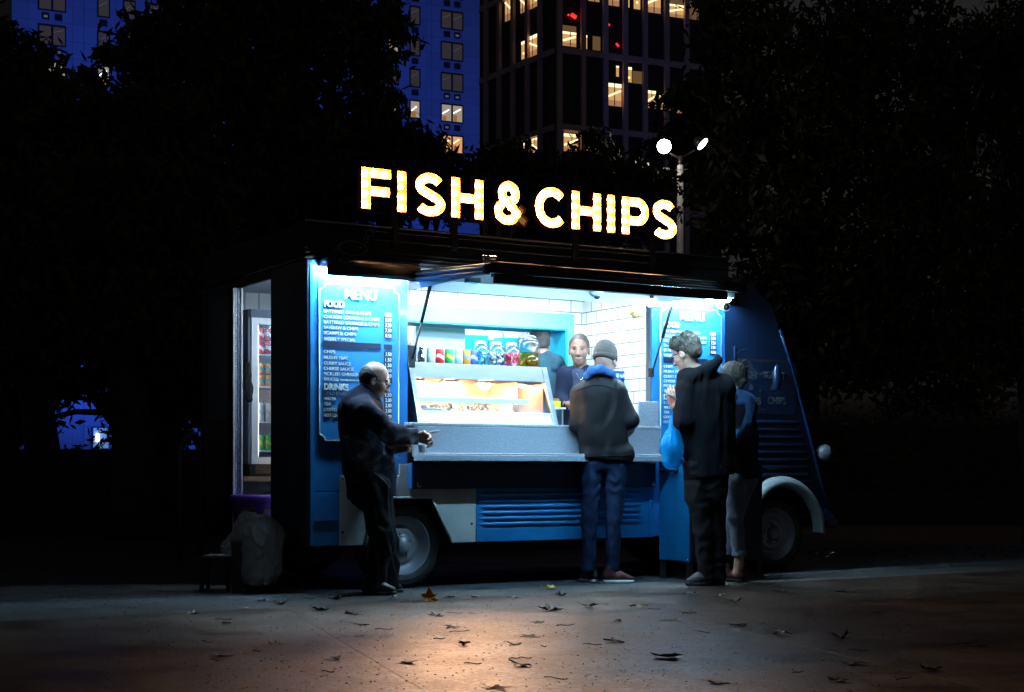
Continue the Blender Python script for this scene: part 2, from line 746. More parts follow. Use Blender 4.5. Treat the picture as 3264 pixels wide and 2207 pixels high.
# ================================================================== ground
M_PAVE = bpy.data.materials.new('smooth_paving')
M_PAVE.use_nodes = True


def pave_nodes(m, base_lo, base_hi, joints, tint=1.0, rough=(0.30, 0.62), relief=0.5):
    nt = m.node_tree
    N, L = nt.nodes, nt.links
    b = N['Principled BSDF']
    tc = N.new('ShaderNodeTexCoord')
    def noise(sc, det=5, rgh=0.55, vec=None, dist=0.0):
        n = N.new('ShaderNodeTexNoise')
        n.inputs['Scale'].default_value = sc
        n.inputs['Detail'].default_value = det
        n.inputs['Roughness'].default_value = rgh
        n.inputs['Distortion'].default_value = dist
        L.new(vec or tc.outputs['Object'], n.inputs['Vector'])
        return n
    def ramp(src, p0, c0, p1, c1):
        r = N.new('ShaderNodeValToRGB')
        r.color_ramp.elements[0].position = p0
        r.color_ramp.elements[1].position = p1
        r.color_ramp.elements[0].color = col(c0)
        r.color_ramp.elements[1].color = col(c1)
        L.new(src, r.inputs[0])
        return r
    def mix(f, a, c, mode='MIX'):
        x = N.new('ShaderNodeMix')
        x.data_type = 'RGBA'
        x.blend_type = mode
        if isinstance(f, float):
            x.inputs[0].default_value = f
        else:
            L.new(f, x.inputs[0])
        L.new(a, x.inputs[6])
        L.new(c, x.inputs[7])
        return x.outputs[2]
    big = noise(1.1, 6, 0.6)
    c1 = ramp(big.outputs[0], 0.3, base_lo, 0.72, base_hi)
    spk = noise(150, 2)
    c2 = ramp(spk.outputs[0], 0.38, (0.4, 0.4, 0.4), 0.62, (1.45, 1.45, 1.45))
    colr = mix(1.0, c1.outputs[0], c2.outputs[0], 'MULTIPLY')
    stain = noise(3.4, 7, 0.72, dist=0.4)
    c3 = ramp(stain.outputs[0], 0.42, (1, 1, 1), 0.62, (0.55, 0.52, 0.5))
    colr = mix(0.6, colr, c3.outputs[0], 'MULTIPLY')
    # joints
    mp = N.new('ShaderNodeMapping')
    mp.inputs['Rotation'].default_value = (0, 0, joints[0])
    mp.inputs['Location'].default_value = (joints[4], joints[5], 0)
    L.new(tc.outputs['Object'], mp.inputs[0])
    warp = noise(7, 3)
    ad = N.new('ShaderNodeVectorMath')
    ad.operation = 'MULTIPLY_ADD'
    L.new(warp.outputs['Color'], ad.inputs[0])
    ad.inputs[1].default_value = (joints[6],) * 3
    L.new(mp.outputs[0], ad.inputs[2])
    br = N.new('ShaderNodeTexBrick')
    br.offset = joints[7]
    br.inputs['Scale'].default_value = 1.0
    br.inputs['Brick Width'].default_value = joints[1]
    br.inputs['Row Height'].default_value = joints[2]
    br.inputs['Mortar Size'].default_value = joints[3]
    br.inputs['Mortar Smooth'].default_value = 0.2
    br.inputs['Color1'].default_value = (0.86, 0.86, 0.86, 1)
    br.inputs['Color2'].default_value = (1.08, 1.08, 1.08, 1)
    br.inputs['Mortar'].default_value = (0.22, 0.2, 0.19, 1)
    L.new(ad.outputs[0], br.inputs['Vector'])
    colr = mix(1.0, colr, br.outputs['Color'], 'MULTIPLY')
    L.new(colr, b.inputs['Base Color'])
    # damp patches
    wet = noise(2.2, 7, 0.7)
    wr = N.new('ShaderNodeMapRange')
    wr.inputs['From Min'].default_value = 0.38
    wr.inputs['From Max'].default_value = 0.62
    wr.inputs['To Min'].default_value = rough[0]
    wr.inputs['To Max'].default_value = rough[1]
    fine_ = noise(38, 5, 0.7)
    wa = N.new('ShaderNodeMath')
    wa.operation = 'MULTIPLY_ADD'
    L.new(fine_.outputs[0], wa.inputs[0])
    wa.inputs[1].default_value = 0.9
    wb = N.new('ShaderNodeMath')
    wb.operation = 'SUBTRACT'
    L.new(wet.outputs[0], wb.inputs[0])
    wb.inputs[1].default_value = 0.45
    L.new(wb.outputs[0], wa.inputs[2])
    L.new(wa.outputs[0], wr.inputs[0])
    L.new(wr.outputs[0], b.inputs['Roughness'])
    # surface relief
    st = N.new('ShaderNodeMapping')
    st.inputs['Scale'].default_value = (1.0, 1.0, 1.0)
    L.new(tc.outputs['Object'], st.inputs[0])
    h1 = noise(46, 4, 0.65, st.outputs[0])
    h2 = noise(190, 2, 0.5)
    a1 = N.new('ShaderNodeMath')
    a1.operation = 'MULTIPLY_ADD'
    L.new(h2.outputs[0], a1.inputs[0])
    a1.inputs[1].default_value = 0.45
    L.new(h1.outputs[0], a1.inputs[2])
    a2 = N.new('ShaderNodeMath')
    a2.operation = 'MULTIPLY_ADD'
    L.new(br.outputs['Fac'], a2.inputs[0])
    a2.inputs[1].default_value = -1.5
    L.new(a1.outputs[0], a2.inputs[2])
    bp = N.new('ShaderNodeBump')
    bp.inputs['Strength'].default_value = relief
    bp.inputs['Distance'].default_value = 0.006
    L.new(a2.outputs[0], bp.inputs['Height'])
    L.new(bp.outputs[0], b.inputs['Normal'])


pave_nodes(M_PAVE, (0.024, 0.017, 0.014), (0.05, 0.036, 0.028), (R(14), 2.1, 1.55, 0.011, 0.3, 0.45, 0.012, 0.0), rough=(0.28, 0.52), relief=0.62)
_pb = M_PAVE.node_tree.nodes['Principled BSDF']
_pb.inputs['Specular IOR Level'].default_value = 1.0
_pb.inputs['Coat Weight'].default_value = 0.25
_pb.inputs['Coat Roughness'].default_value = 0.45
_pb.inputs['Coat Tint'].default_value = (1.0, 0.8, 0.66, 1)
_pb.inputs['Specular Tint'].default_value = (1.0, 0.60, 0.38, 1)  # warm colour of the reflected light put into the tint
M_BRICKP = bpy.data.materials.new('small_block_paving')
M_BRICKP.use_nodes = True
pave_nodes(M_BRICKP, (0.07, 0.076, 0.084), (0.125, 0.135, 0.145), (R(0), 0.2, 0.1, 0.008, 0, 0, 0.004, 0.5), rough=(0.5, 0.8))
M_BRICKP.node_tree.nodes['Principled BSDF'].inputs['Specular IOR Level'].default_value = 0.2
M_EDGEP = bpy.data.materials.new('edging_slab')
M_EDGEP.use_nodes = True
pave_nodes(M_EDGEP, (0.062, 0.055, 0.05), (0.105, 0.095, 0.086), (R(0), 1.2, 5.0, 0.006, 0.2, 2.0, 0.003, 0.0), rough=(0.45, 0.7))
M_EDGEP.node_tree.nodes['Principled BSDF'].inputs['Specular IOR Level'].default_value = 0.3
M_ASPH = mat('dark_asphalt', (0.045, 0.04, 0.036), rough=0.75, var=0.35, vscale=2.5, bump=0.4, bscale=70)
M_SOIL = mat('leafy_soil', (0.12, 0.06, 0.035), rough=0.9, var=0.5, vscale=9, bump=1.0, bscale=40)

g = MB()
g.add([(-300, -30, 0), (300, -30, 0), (300, 400, 0), (-300, 400, 0)], [(0, 1, 2, 3)])
solo('ground', g, M_ASPH, None, None, kind='structure')
g = MB()
g.add([(-9, -6, .004), (11, -6, .004), (14, 4, .004), (3, -1.25, .004), (-9, -1.25, .004)], [(0, 1, 2, 4), (2, 3, 4)])
g = MB()
g.add([(-12, -16, .004), (16, -16, .004), (16, -0.86, .004), (-12, -0.86, .004)], [(0, 1, 2, 3)])
solo('plaza_paving', g, M_PAVE, None, None, frame='van', kind='structure')
g = MB()
g.add([(-12, -0.86, .004), (16, -0.86, .004), (16, -0.30, .004), (-12, -0.30, .004)], [(0, 1, 2, 3)])
solo('paving_edge_strip', g, M_EDGEP, None, None, frame='van', kind='structure')
g = MB()
g.add([(-12, -0.30, .004), (16, -0.30, .004), (16, 3.2, .004), (-12, 3.2, .004)], [(0, 1, 2, 3)])
solo('block_paving', g, M_BRICKP, None, None, frame='van', kind='structure')
g = MB()
g.add([(2.3, 17.2, .004), (30, 15.0, .004), (30, 22.5, .02), (2.3, 22.5, .02)], [(0, 1, 2, 3)])
solo('soil_bed', g, M_SOIL, None, None, kind='structure')

# ================================================================== van
VAN = thing('food_van', 'blue and white corrugated vintage food van serving from its open side hatch', 'food van', (2.0, 1.0, 0.004), 'van')

# ---- body shell
b = MB()
b.box(0.03, 0.44, 0.0, 0.028, 0.33, 0.70)
b.box(0.03, 0.775, 0.0, 0.028, 0.70, 2.30)                      # left pier front skin
b.box(0.745, 0.775, 0.028, 0.62, 0.70, 2.30)                    # jamb
b.box(0.03, 0.745, 0.60, 0.62, 0.70, 2.30)
part('pier_panel', b, M_BLUE, VAN, bevel=0.006)
b = MB()
b.box(2.925, 3.655, 0.0, 0.028, 0.33, 2.30)                     # right pier front skin
b.box(3.625, 3.655, 0.028, 1.96, 0.33, 2.30)
part('pier_panel', b, M_BLUE, VAN, bevel=0.006)
b = MB()
b.box(0.0, 0.029, 0.0, 0.66, 0.33, 2.30)
part('rear_corner_panel', b, M_NAVY, VAN, bevel=0.006)
b = MB()
b.box(0.022, 0.048, -0.006, -0.0005, 0.33, 2.27)
part('corner_bead', b, M_BLUE2, VAN, bevel=0.002)
b = MB()
b.box(3.600, 3.612, -0.006, -0.0005, 0.33, 2.27)
part('corner_bead', b, M_BLUE2, VAN, bevel=0.002)
b = MB()
b.box(0.05, 0.24, -0.004, -0.0005, 0.33, 0.50)
b.box(0.05, 0.24, -0.008, -0.0005, 0.50, 0.506)
part('lower_skirt', b, M_BLUE2, VAN, bevel=0.001)
# hinge brackets on pier
# rear wall, doors
b = MB()
b.box(0.0, 0.03, 1.40, 2.10, 0.33, 2.30)
b.box(0.0, 0.03, 0.66, 1.40, 2.235, 2.30)
b.box(0.0, 0.03, 0.66, 1.40, 0.30, 0.335)
b.box(-0.016, -0.0005, 1.42, 2.12, 0.36, 1.20)
b.box(-0.010, -0.0005, 1.42, 2.08, 1.22, 2.22)
part('rear_wall', b, M_CLAD, VAN, bevel=0.003)
rd = MB()
rd.box(-0.012, 0.0, 1.212, 1.385, 0.36, 2.22)
rd.box(-0.034, -0.0125, 1.222, 1.25, 0.36, 2.22, 1)
rd.box(-0.040, -0.0345, 1.222, 1.25, 0.36, 2.22, 2)
rd.box(-0.062, -0.0405, 1.222, 1.25, 0.36, 2.22, 1)
rd.box(-0.076, -0.0625, 1.212, 1.25, 0.36, 2.22)
rd.box(-0.30, -0.0765, 1.230, 1.26, 0.36, 1.20, 4)
rd.box(-0.27, -0.0765, 1.230, 1.26, 1.21, 2.22, 4)
for k in range(34):
    z = 0.41 + k * 0.0545
    rd.sphere((-0.023, 1.221, z), 0.006, 8, 6, 3)
    rd.sphere((-0.051, 1.221, z + 0.02), 0.006, 8, 6, 3)
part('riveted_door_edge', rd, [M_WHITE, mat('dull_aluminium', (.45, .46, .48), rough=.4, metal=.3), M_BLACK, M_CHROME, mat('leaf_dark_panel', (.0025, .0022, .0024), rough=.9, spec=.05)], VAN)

# ---- roof and fascia
b = MB()
b.box(-0.02, 3.70, 0.0, 2.02, 2.305, 2.56)
part('roof', b, mat('roof_black', (.006, .006, .007), rough=.6), VAN, bevel=0.02, seg=3)
b = MB()
for (z, r) in ((2.325, .010), (2.355, .007), (2.385, .007), (2.47, .007), (2.53, .006)):
    b.tube([(-0.02, -0.004, z), (3.70, -0.004, z)], r, 8)
b.tube([(-0.01, -0.002, 2.563), (3.69, -0.002, 2.563)], 0.011, 8, 1)
part('fascia_ridges', b, [M_DARK, M_STEEL], VAN)
# fish mark and bubbles painted on the fascia
M_FISH = mat('faint_gold_line', (0.30, 0.24, 0.14), rough=0.5)
fz = MB()
def ring2(cx, cz, r, th=0.0045, n=26, e=1.0):
    return fz.tube([(cx + r * math.cos(t) * e, -0.012, cz + r * math.sin(t)) for t in [2 * math.pi * i / n for i in range(n + 1)]], th, 5, caps=False)
ring2(0.47, 2.515, 0.028)
ring2(0.44, 2.462, 0.018)
fz.tube([(0.34 + 0.15 * math.cos(t) * .72, -0.012, 2.395 + 0.05 * math.sin(t)) for t in [2 * math.pi * i / 30 for i in range(31)]], 0.0045, 5, caps=False)
fz.tube([(0.235, -0.012, 2.395), (0.185, -0.012, 2.425), (0.185, -0.012, 2.365), (0.235, -0.012, 2.395)], 0.0045, 5)
ring2(0.40, 2.405, 0.006)
part('fish_emblem', fz, M_FISH, VAN)

# ---- canopy
b = MB()
UA, UB = 0.79, 2.925
def cz(w):      # underside height along the slope
    return 2.205 + (w) * (2.205 - 2.134) / 1.13 * -1 * -1
b.hexa([(UA, -1.13, 2.140), (UB, -1.13, 2.140), (UB, -0.002, 2.212), (UA, -0.002, 2.212)],
       [(UA, -1.13, 2.196), (UB, -1.13, 2.196), (UB, -0.002, 2.268), (UA, -0.002, 2.268)])
cn = part('canopy', b, M_DARK, VAN, bevel=0.004)
b = MB()
M_SOFF = mat('canopy_lining', (0.62, 0.66, 0.68), rough=0.12, var=0.03, coat=0.5)
b.hexa([(UA + .03, -1.10, 2.136), (UB - .03, -1.10, 2.136), (UB - .03, -0.03, 2.204), (UA + .03, -0.03, 2.204)],
       [(UA + .03, -1.10, 2.139), (UB - .03, -1.10, 2.139), (UB - .03, -0.03, 2.207), (UA + .03, -0.03, 2.207)])
part('lining', b, M_SOFF, cn)
b = MB()
for k, (dz, dw) in enumerate(((0.0, 0), (0.018, .002), (0.036, 0.0), (0.054, .002))):
    b.tube([(UA, -1.135 - dw, 2.142 + dz), (UB, -1.135 - dw, 2.142 + dz)], 0.010, 8)
b.box(UA - 0.012, UA, -1.14, 0.0, 2.130, 2.19)
part('front_rail', b, M_DARK, cn)
# blue steel side arm profile on the left end
b = MB()
b.hexa([(UA - .03, -1.12, 2.118), (UA + .012, -1.12, 2.118), (UA + .012, -0.03, 2.19), (UA - .03, -0.03, 2.19)],
       [(UA - .03, -1.12, 2.190), (UA + .012, -1.12, 2.190), (UA + .012, -0.03, 2.262), (UA - .03, -0.03, 2.262)])
b.tube([(UA - .034, -1.12, 2.135), (UA - .034, -0.03, 2.205)], .009, 8)
b.tube([(UA - .034, -1.12, 2.165), (UA - .034, -0.03, 2.235)], .009, 8)
part('side_channel', b, mat('blue_grey_metal', (0.10, 0.22, 0.36), rough=0.35, metal=.4), cn, bevel=0.003)
b = MB()
b.tube([(UA + .03, -1.04, 2.20), (UA + .03, -1.04, 2.24)], .02, 10)
b.tube([(UA - .0, -1.04, 2.243), (UA + .10, -1.04, 2.246)], .012, 8)
part('latch', b, M_CHROME, cn)
b = MB()
b.box(UA + .0, UA + .09, -.86, -.80, 2.10, 2.13)
part('catch_plate', b, M_CHROME, cn)
# light bars under the canopy
b = MB()
b.hexa([(UB - .10, -1.05, 2.095), (UB - .03, -1.05, 2.095), (UB - .03, -0.06, 2.150), (UB - .10, -0.06, 2.150)],
       [(UB - .10, -1.05, 2.135), (UB - .03, -1.05, 2.135), (UB - .03, -0.06, 2.203), (UB - .10, -0.06, 2.203)])
lb = part('light_bar', b, M_WHITE, cn, bevel=.006)
b = MB()
b.tube([(UB - .065, -1.03, 2.083), (UB - .065, -0.05, 2.138)], .012, 10)
part('tube', b, emis('end_bar_light', (0.45, 0.76, 1.0), 110), lb)
b = MB()
b.hexa([(UA + .05, -0.16, 2.178), (UB - .14, -0.16, 2.178), (UB - .14, -0.08, 2.183), (UA + .05, -0.08, 2.183)],
       [(UA + .05, -0.16, 2.195), (UB - .14, -0.16, 2.195), (UB - .14, -0.08, 2.20), (UA + .05, -0.08, 2.20)])
lb = part('light_bar', b, M_WHITE, cn, bevel=.004)
b = MB()
b.box(UA + .06, UB - .15, -.165, -.158, 2.12, 2.19, 1)  # added lip, keeps the tube's light from spreading outward
b.tube([(UA + .08, -0.12, 2.165), (UB - .2, -0.12, 2.165)], .014, 10)
part('tube', b, [E_TUBE, M_SOFF], lb)
b = MB()
b.box(UA + .05, UB - .14, -1.09, -1.065, 2.112, 2.135)
b.box(UA + .05, UB - .14, -1.105, -1.0905, 2.070, 2.135)
lb = part('light_bar', b, M_DARK, cn)
b = MB()
b.hexa([(UA + .3, -1.085, 2.088), (UB - .16, -1.085, 2.088), (UB - .16, -1.083, 2.086), (UA + .3, -1.083, 2.086)],
       [(UA + .3, -1.068, 2.108), (UB - .16, -1.068, 2.108), (UB - .16, -1.066, 2.106), (UA + .3, -1.066, 2.106)])
part('tube', b, emis('edge_led_strip', (0.36, 0.72, 1.0), 300), lb)
# gas struts
for (u, w1) in ((0.80, -0.305), (2.905, -0.30)):
    b = MB()
    p0, p1 = Vector((u, -0.02, 1.63 if u < 1 else 1.60)), Vector((u - .0, w1, 2.155))
    m = p0.lerp(p1, 0.5)
    b.tube([p0, m], 0.007, 8, 0)
    b.tube([m, p1], 0.013, 8, 0)
    b.box(u - .018, u + .018, w1 - .02, w1 + .02, 2.14, 2.18)
    b.box(u - .018, u + .018, -.03, -.001, 1.58, 1.65)
    part('gas_strut', b, M_BLACK, VAN)

# ---- lower body
gap = MB()
gap.box(1.14, 2.93, 0.02, 0.03, 0.33, 0.93)
gap.box(0.78, 1.14, 0.02, 0.03, 0.70, 0.93)
part('lower_backing', gap, M_NAVY, VAN)
b = MB()
b.box(0.775, 2.905, -0.075, -0.015, 0.716, 0.902)
b.box(0.775, 2.905, -0.078, -0.0755, 0.74, 0.744)
b.box(0.80, 2.88, -0.078, -0.0755, 0.875, 0.879)
fl = part('folded_hatch_flap', b, M_NAVY, VAN, bevel=0.004)
b = MB()
b.box(0.768, 0.7745, -0.073, -0.018, 0.72, 0.90)
part('flap_end', b, M_BLUE, fl)
b = MB()
for u in (0.80, 2.86):
    b.box(u, u + .035, -.09, -.079, .728, .742)
    b.sphere((u + .01, -.085, .755), .008, 8, 6)
part('flap_catch', b, M_CHROME, fl)
b = MB()
for (u, c) in ((0.9, 1), (1.12, 0), (1.3, 1), (1.62, 0), (1.9, 1), (2.3, 0), (2.55, 1), (2.8, 0)):
    b.box(u, u + .13, -.01, .018, .905, .922, c)
part('hinge_packing', b, [M_WOOD, M_GREY], VAN)
# pale wheel arch panel
poly = [(0.239, 0.326), (0.435, 0.326), (0.468, 0.47), (0.545, 0.655), (0.955, 0.655), (1.115, 0.345), (1.13, 0.326), (1.318, 0.326), (1.325, 0.333), (1.325, 0.80), (0.775, 0.80), (0.775, 0.895), (0.70, 0.895), (0.70, 0.814), (0.239, 0.814)]
b = MB()
b.prism(poly, -0.013, -0.0015, 'xz')
pa = part('wheel_arch_panel', b, M_PALE, VAN, bevel=0.004)
b = MB()
def lip(p, q, w=-0.03, t=0.018):
    b.tube([(p[0], -0.02, p[1]), (q[0], -0.02, q[1])], 0.009, 8)
for i in range(1, 6):
    lip(poly[i], poly[i + 1] if i < 6 else poly[6])
part('arch_lip', b, M_PALE, pa)
b = MB()
b.tube([(1.29, -0.016, .46), (1.29, -0.013, .46)], .010, 10)
b.tube([(0.262, -0.016, .42), (0.262, -0.013, .42)], .010, 10)
b.tube([(0.262, -0.016, .79), (0.262, -0.013, .79)], .007, 10)
part('fixing_screw', b, M_DARK, pa)
# corrugated panel
b = MB()
b.box(1.328, 2.925, -0.010, 0.0, 0.326, 0.80)
b.box(1.328, 2.925, -0.016, -0.0105, 0.326, 0.42)
for z in (0.455, 0.496, 0.538, 0.582, 0.627, 0.672):
    a0, a1 = 1.350, 2.830
    b.tube([(a0, -0.006, z), (a0 + .06, -0.012, z), (a1 - .06, -0.012, z), (a1, -0.006, z)], [.003, .0145, .0145, .003], 12, flat=1)
cp = part('corrugated_side_panel', b, M_BLUE2, VAN, bevel=0.002)
b = MB()
b.box(2.885, 2.925, -0.022, -0.0165, 0.326, 0.80)
b.tube([(2.905, -.03, .60), (2.905, -.022, .60)], .016, 12)
part('hinge_post', b, M_BLUE2, cp, bevel=.002)
# underbody
b = MB()
b.box(0.1, 3.0, 0.30, 1.9, 0.30, 0.36)
b.box(1.3, 3.9, 0.45, 0.55, 0.22, 0.30)
b.box(0.3, 4.6, 1.5, 1.6, 0.22, 0.30)
b.box(1.5, 1.9, 0.7, 1.2, 0.20, 0.30)
b.tube([(0.78, 0.2, .31), (0.78, 1.8, .31)], .035, 10)
part('chassis', b, M_BLACK, VAN)
b = MB()
b.box(0.42, 1.15, 0.26, 0.28, 0.35, 0.9)
b.prism([(0.46, .47), (0.55, .66), (0.955, .66), (1.12, .345), (1.14, .36), (0.97, .70), (0.53, .70), (0.44, .48)], 0.0, 0.26, 'xz')
part('wheel_well', b, M_BLACK, VAN)

# ---- wheels
def wheel(u, w, z, hub=True):
    t = MB()
    prof = [(0.205, 0.0), (0.235, -0.018), (0.262, -0.022), (0.285, -0.016), (0.302, 0.0), (0.310, 0.02), (0.312, 0.08), (0.310, 0.14), (0.300, 0.165), (0.20, 0.165)]
    t.lathe(prof, (u, w, z), 'y', 56)
    for r in (0.247, 0.274):
        t.lathe([(r, -0.0205), (r + .002, -0.0245), (r + .004, -0.0205)], (u, w, z), 'y', 56)
    for k in range(56):
        a = 2 * math.pi * k / 56
        for dy in (0.03, 0.11):
            c = Vector((u + .3115 * math.cos(a), w + dy, z + .3115 * math.sin(a)))
            t.sphere(c, .012, 6, 4, sc=(1, 1.6, 1))
    ty = part('wheel', t, M_TYRE, VAN)
    r_ = MB()
    prof = [(0.213, 0.0), (0.216, -0.012), (0.208, -0.016), (0.203, -0.004), (0.196, 0.016), (0.184, 0.022), (0.180, 0.034), (0.168, 0.040), (0.160, 0.052),
            (0.140, 0.050), (0.128, 0.030), (0.110, 0.024), (0.095, 0.032), (0.080, 0.030), (0.07, 0.02), (0.0, 0.02)]
    r_.lathe(prof, (u, w, z), 'y', 56)
    for k in range(5):
        a = 2 * math.pi * k / 5 + .35
        r_.tube([(u + .082 * math.cos(a), w + .03, z + .082 * math.sin(a)), (u + .082 * math.cos(a), w + .008, z + .082 * math.sin(a))], .011, 6)
    part('rim', r_, M_RIM, ty)
    h = MB()
    h.lathe([(0.066, 0.021), (0.062, -0.004), (0.045, -0.022), (0.02, -0.032), (0.0, -0.034)], (u, w, z), 'y', 32)
    part('hub_cap', h, M_RIM, ty)


wheel(0.775, 0.085, 0.312)
wheel(4.25, 0.085, 0.316)
wheel(0.775, 1.75, 0.312)
wheel(4.25, 1.75, 0.316)

# ---- cab
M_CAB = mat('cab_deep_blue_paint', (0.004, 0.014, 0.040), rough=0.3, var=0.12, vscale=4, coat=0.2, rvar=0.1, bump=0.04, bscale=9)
ub, zb = zip(*[S(x, y, 0.0) for x, y in ((2484, 1050), (2509, 1127), (2571, 1359), (2610, 1520), (2636, 1622), (2645, 1645), (2612, 1665))])
cabpoly = [(3.655, 0.44), (3.655, 2.30), (3.74, 2.42), (3.95, 2.36), (4.15, 2.20), (ub[0], zb[0]), (ub[1], zb[1]), (ub[2], zb[2]), (ub[3], zb[3]), (ub[5], zb[5]), (ub[6], zb[6])]
for k in range(0, 15):
    t = R(-12 + k * 13)
    cabpoly.append((4.235 + 0.39 * math.cos(t), 0.375 + 0.39 * math.sin(t)))
cabpoly = [p for p in cabpoly if p[0] > 3.654]
cabpoly += [(3.83, 0.44)]
b = MB()
b.prism(cabpoly, 0.0, 0.012, 'xz')
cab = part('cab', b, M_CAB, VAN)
b = MB()
b.prism(cabpoly, 1.95, 1.962, 'xz')
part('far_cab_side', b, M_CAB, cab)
b = MB()
prof = cabpoly[1:10]
vs, fs = [], []
for i, (u, z) in enumerate(prof):
    vs += [(u, 0.0, z), (u, 1.962, z)]
fs = [(2 * i, 2 * i + 1, 2 * i + 3, 2 * i + 2) for i in range(len(prof) - 1)]
b.add(vs, fs, 0, True)
part('cab_front', b, M_DARK, cab)
b = MB()
b.tube([(p[0], -0.004, p[1]) for p in prof[4:]], .014, 8, 0)
b.prism([(ub[4] - .03, zb[4]), (ub[5] + .04, zb[5] + .005), (ub[5] + .02, zb[5] - .03), (ub[6] - .01, zb[6] - .01)], -.02, .03, 'xz')
part('front_edge_bead', b, mat('edge_bead_blue', (.004, .024, .08), rough=.35), cab)
b = MB()
for k in range(9):
    z = 1.245 - k * 0.062
    uend = 4.46 + k * 0.020 - (0.0 if k < 6 else 0.02)
    b.tube([(3.70, -.002, z), (3.74, -.007, z), (uend - .06, -.007, z), (uend, -.002, z)], [.004, .017, .017, .004], 10)
for k in range(4):
    z = 0.70 - k * 0.055
    b.tube([(4.50 + k * .045, -.002, z + .05), (4.66 + k * .012, -.004, z + .05)], [.010, .006], 8)
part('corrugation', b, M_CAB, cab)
# fender arch
b = MB()
vs, fs = [], []
cen = (4.225, 0.365)
n = 26
for k in range(n + 1):
    t = R(-6 + k * 192 / n)
    wd = 1.0
    for (r, w) in ((0.345, -0.002), (0.352, -0.085), (0.375, -0.098), (0.405, -0.085), (0.432, -0.04), (0.44, -0.002)):
        vs.append((cen[0] + r * math.cos(t) * (1.0 + .06 * math.cos(t)), w, cen[1] + r * math.sin(t)))
for k in range(n):
    for j in range(5):
        a = k * 6 + j
        fs.append((a, a + 1, a + 7, a + 6))
b.add(vs, fs, 0, True)
part('front_wing', b, mat('wing_grey_paint', (.20, .235, .24), rough=.42, var=.12), VAN)
b = MB()
b.prism([(3.87, .35)] + [(4.235 + .352 * math.cos(R(180 - k * 12)), .375 + .352 * math.sin(R(180 - k * 12))) for k in range(16)] + [(4.58, .35)], 0.26, 0.27, 'xz')
part('wheel_well', b, M_BLACK, VAN)
# cab window with painted shutters
x0, z1 = S(2352, 1150)
x1, z0 = S(2532, 1322)
def rrect(x0, x1, z0, z1, r, n=5):
    p = []
    for (cx, cz_, a0) in ((x1 - r, z1 - r, 0), (x0 + r, z1 - r, 90), (x0 + r, z0 + r, 180), (x1 - r, z0 + r, 270)):
        for k in range(n + 1):
            t = R(a0 + 90 * k / n)
            p.append((cx + r * math.cos(t), cz_ + r * math.sin(t)))
    return p
b = MB()
b.prism(rrect(x0 - .02, x1 + .02, z0 - .02, z1 + .02, .07), -.008, -.0005, 'xz')
cw = part('cab_window', b, M_BLACK, cab)
b = MB()
b.prism(rrect(x0, x1, z0, z1, .055), -.013, -.0085, 'xz')
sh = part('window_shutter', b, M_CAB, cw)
b = MB()
us = S(2421, 1240)[0]
b.box(us - .002, us + .002, -.0145, -.0135, z0 + .01, z1 - .01, 0)
zl = S(2421, 1247)[1]
b.tube([(us - .015, -.022, zl), (us + .03, -.022, zl)], .006, 8, 1)
part('shutter_latch', b, [M_BLACK, M_CHROME], cw)
b = MB()
M_LETT = mat('dull_grey_lettering', (0.055, 0.068, 0.078), rough=0.6)
for (t, px, py) in (('FISH', 2362, 1206), ('&', 2384, 1243), ('CHIPS', 2362, 1288), ('SCAMPI', 2430, 1206), ('&', 2452, 1243), ('CHIPS', 2443, 1288)):
    u, z = S(px, py)
    put_text(b, t, u, -.0145, z, 0.058 if t != '&' else .05, {'FISH': .15, 'CHIPS': .20, 'SCAMPI': .22, '&': .05}[t] * (1.0), .001, 0.02)
part('shutter_lettering', b, M_LETT, cw)
# mirrors
mu, mz = S(2472, 1205, -0.12)
b = MB()
b.sphere((mu, -0.14, mz), 0.11, 20, 12, 0, (0.38, .30, 1.0))
b.tube([(mu + .03, -0.13, mz + .02), (mu + .14, -0.08, mz + .04), (mu + .16, 0.0, mz + .05)], .007, 8, 1)
part('wing_mirror', b, [M_CAB, M_DARK], cab)
fu, fz_ = S(2548, 1212, 0.9)
b = MB()
b.tube([(fu + .10 * math.cos(t), 1.2, fz_ + .105 * math.sin(t)) for t in [R(a) for a in range(-110, 120, 15)]], .010, 8)
part('far_mirror_frame', b, M_PALE, cab)
# headlight
hu, hz_ = S(2637, 1444, -0.02)
b = MB()
b.lathe([(0.0, -0.09), (0.035, -0.085), (0.058, -0.06), (0.070, -0.025), (0.073, 0.0), (0.060, 0.012), (0.0, 0.02)], (hu, -0.0, hz_), 'x', 24)
b.tube([(hu - .05, 0.02, hz_ - .02), (hu - .14, 0.12, hz_ - .02)], .016, 8)
part('headlight', b, mat('headlight_bowl', (.10, .12, .13), rough=.45), cab)
hu2, hz2 = S(2637, 1444, 1.7)
b = MB()
b.lathe([(0.0, -0.09), (0.058, -0.06), (0.073, 0.0), (0.0, 0.02)], (hu, 1.85, hz_), 'x', 20)
part('headlight', b, M_PALE, cab)
# grille trim and bumper
b = MB()
for k in range(4):
    t = .25 + .15 * k
    b.tube([(ub[2] + .03 + (ub[4] - ub[2]) * t, .25, zb[2] + (zb[4] - zb[2]) * t), (ub[2] + .03 + (ub[4] - ub[2]) * t, 1.7, zb[2] + (zb[4] - zb[2]) * t)], .012, 8)
b.tube([(ub[1] + .02, .08, zb[1] + .1), (ub[2] + .05, .06, zb[2]), (ub[4] + .03, .06, zb[4])], .006, 6)
part('grille_bar', b, M_CHROME, cab)
b = MB()
b.box(ub[5] - .05, ub[5] + .08, -.02, 1.98, .36, .45)
part('bumper', b, M_BLACK, cab, bevel=.02)
b = MB()
u_, z_ = S(2341, 1105)
b.box(u_ - .010, u_ + .010, -.012, -.0005, .94, z_)
part('door_pillar', b, M_CAB, cab, bevel=.003)

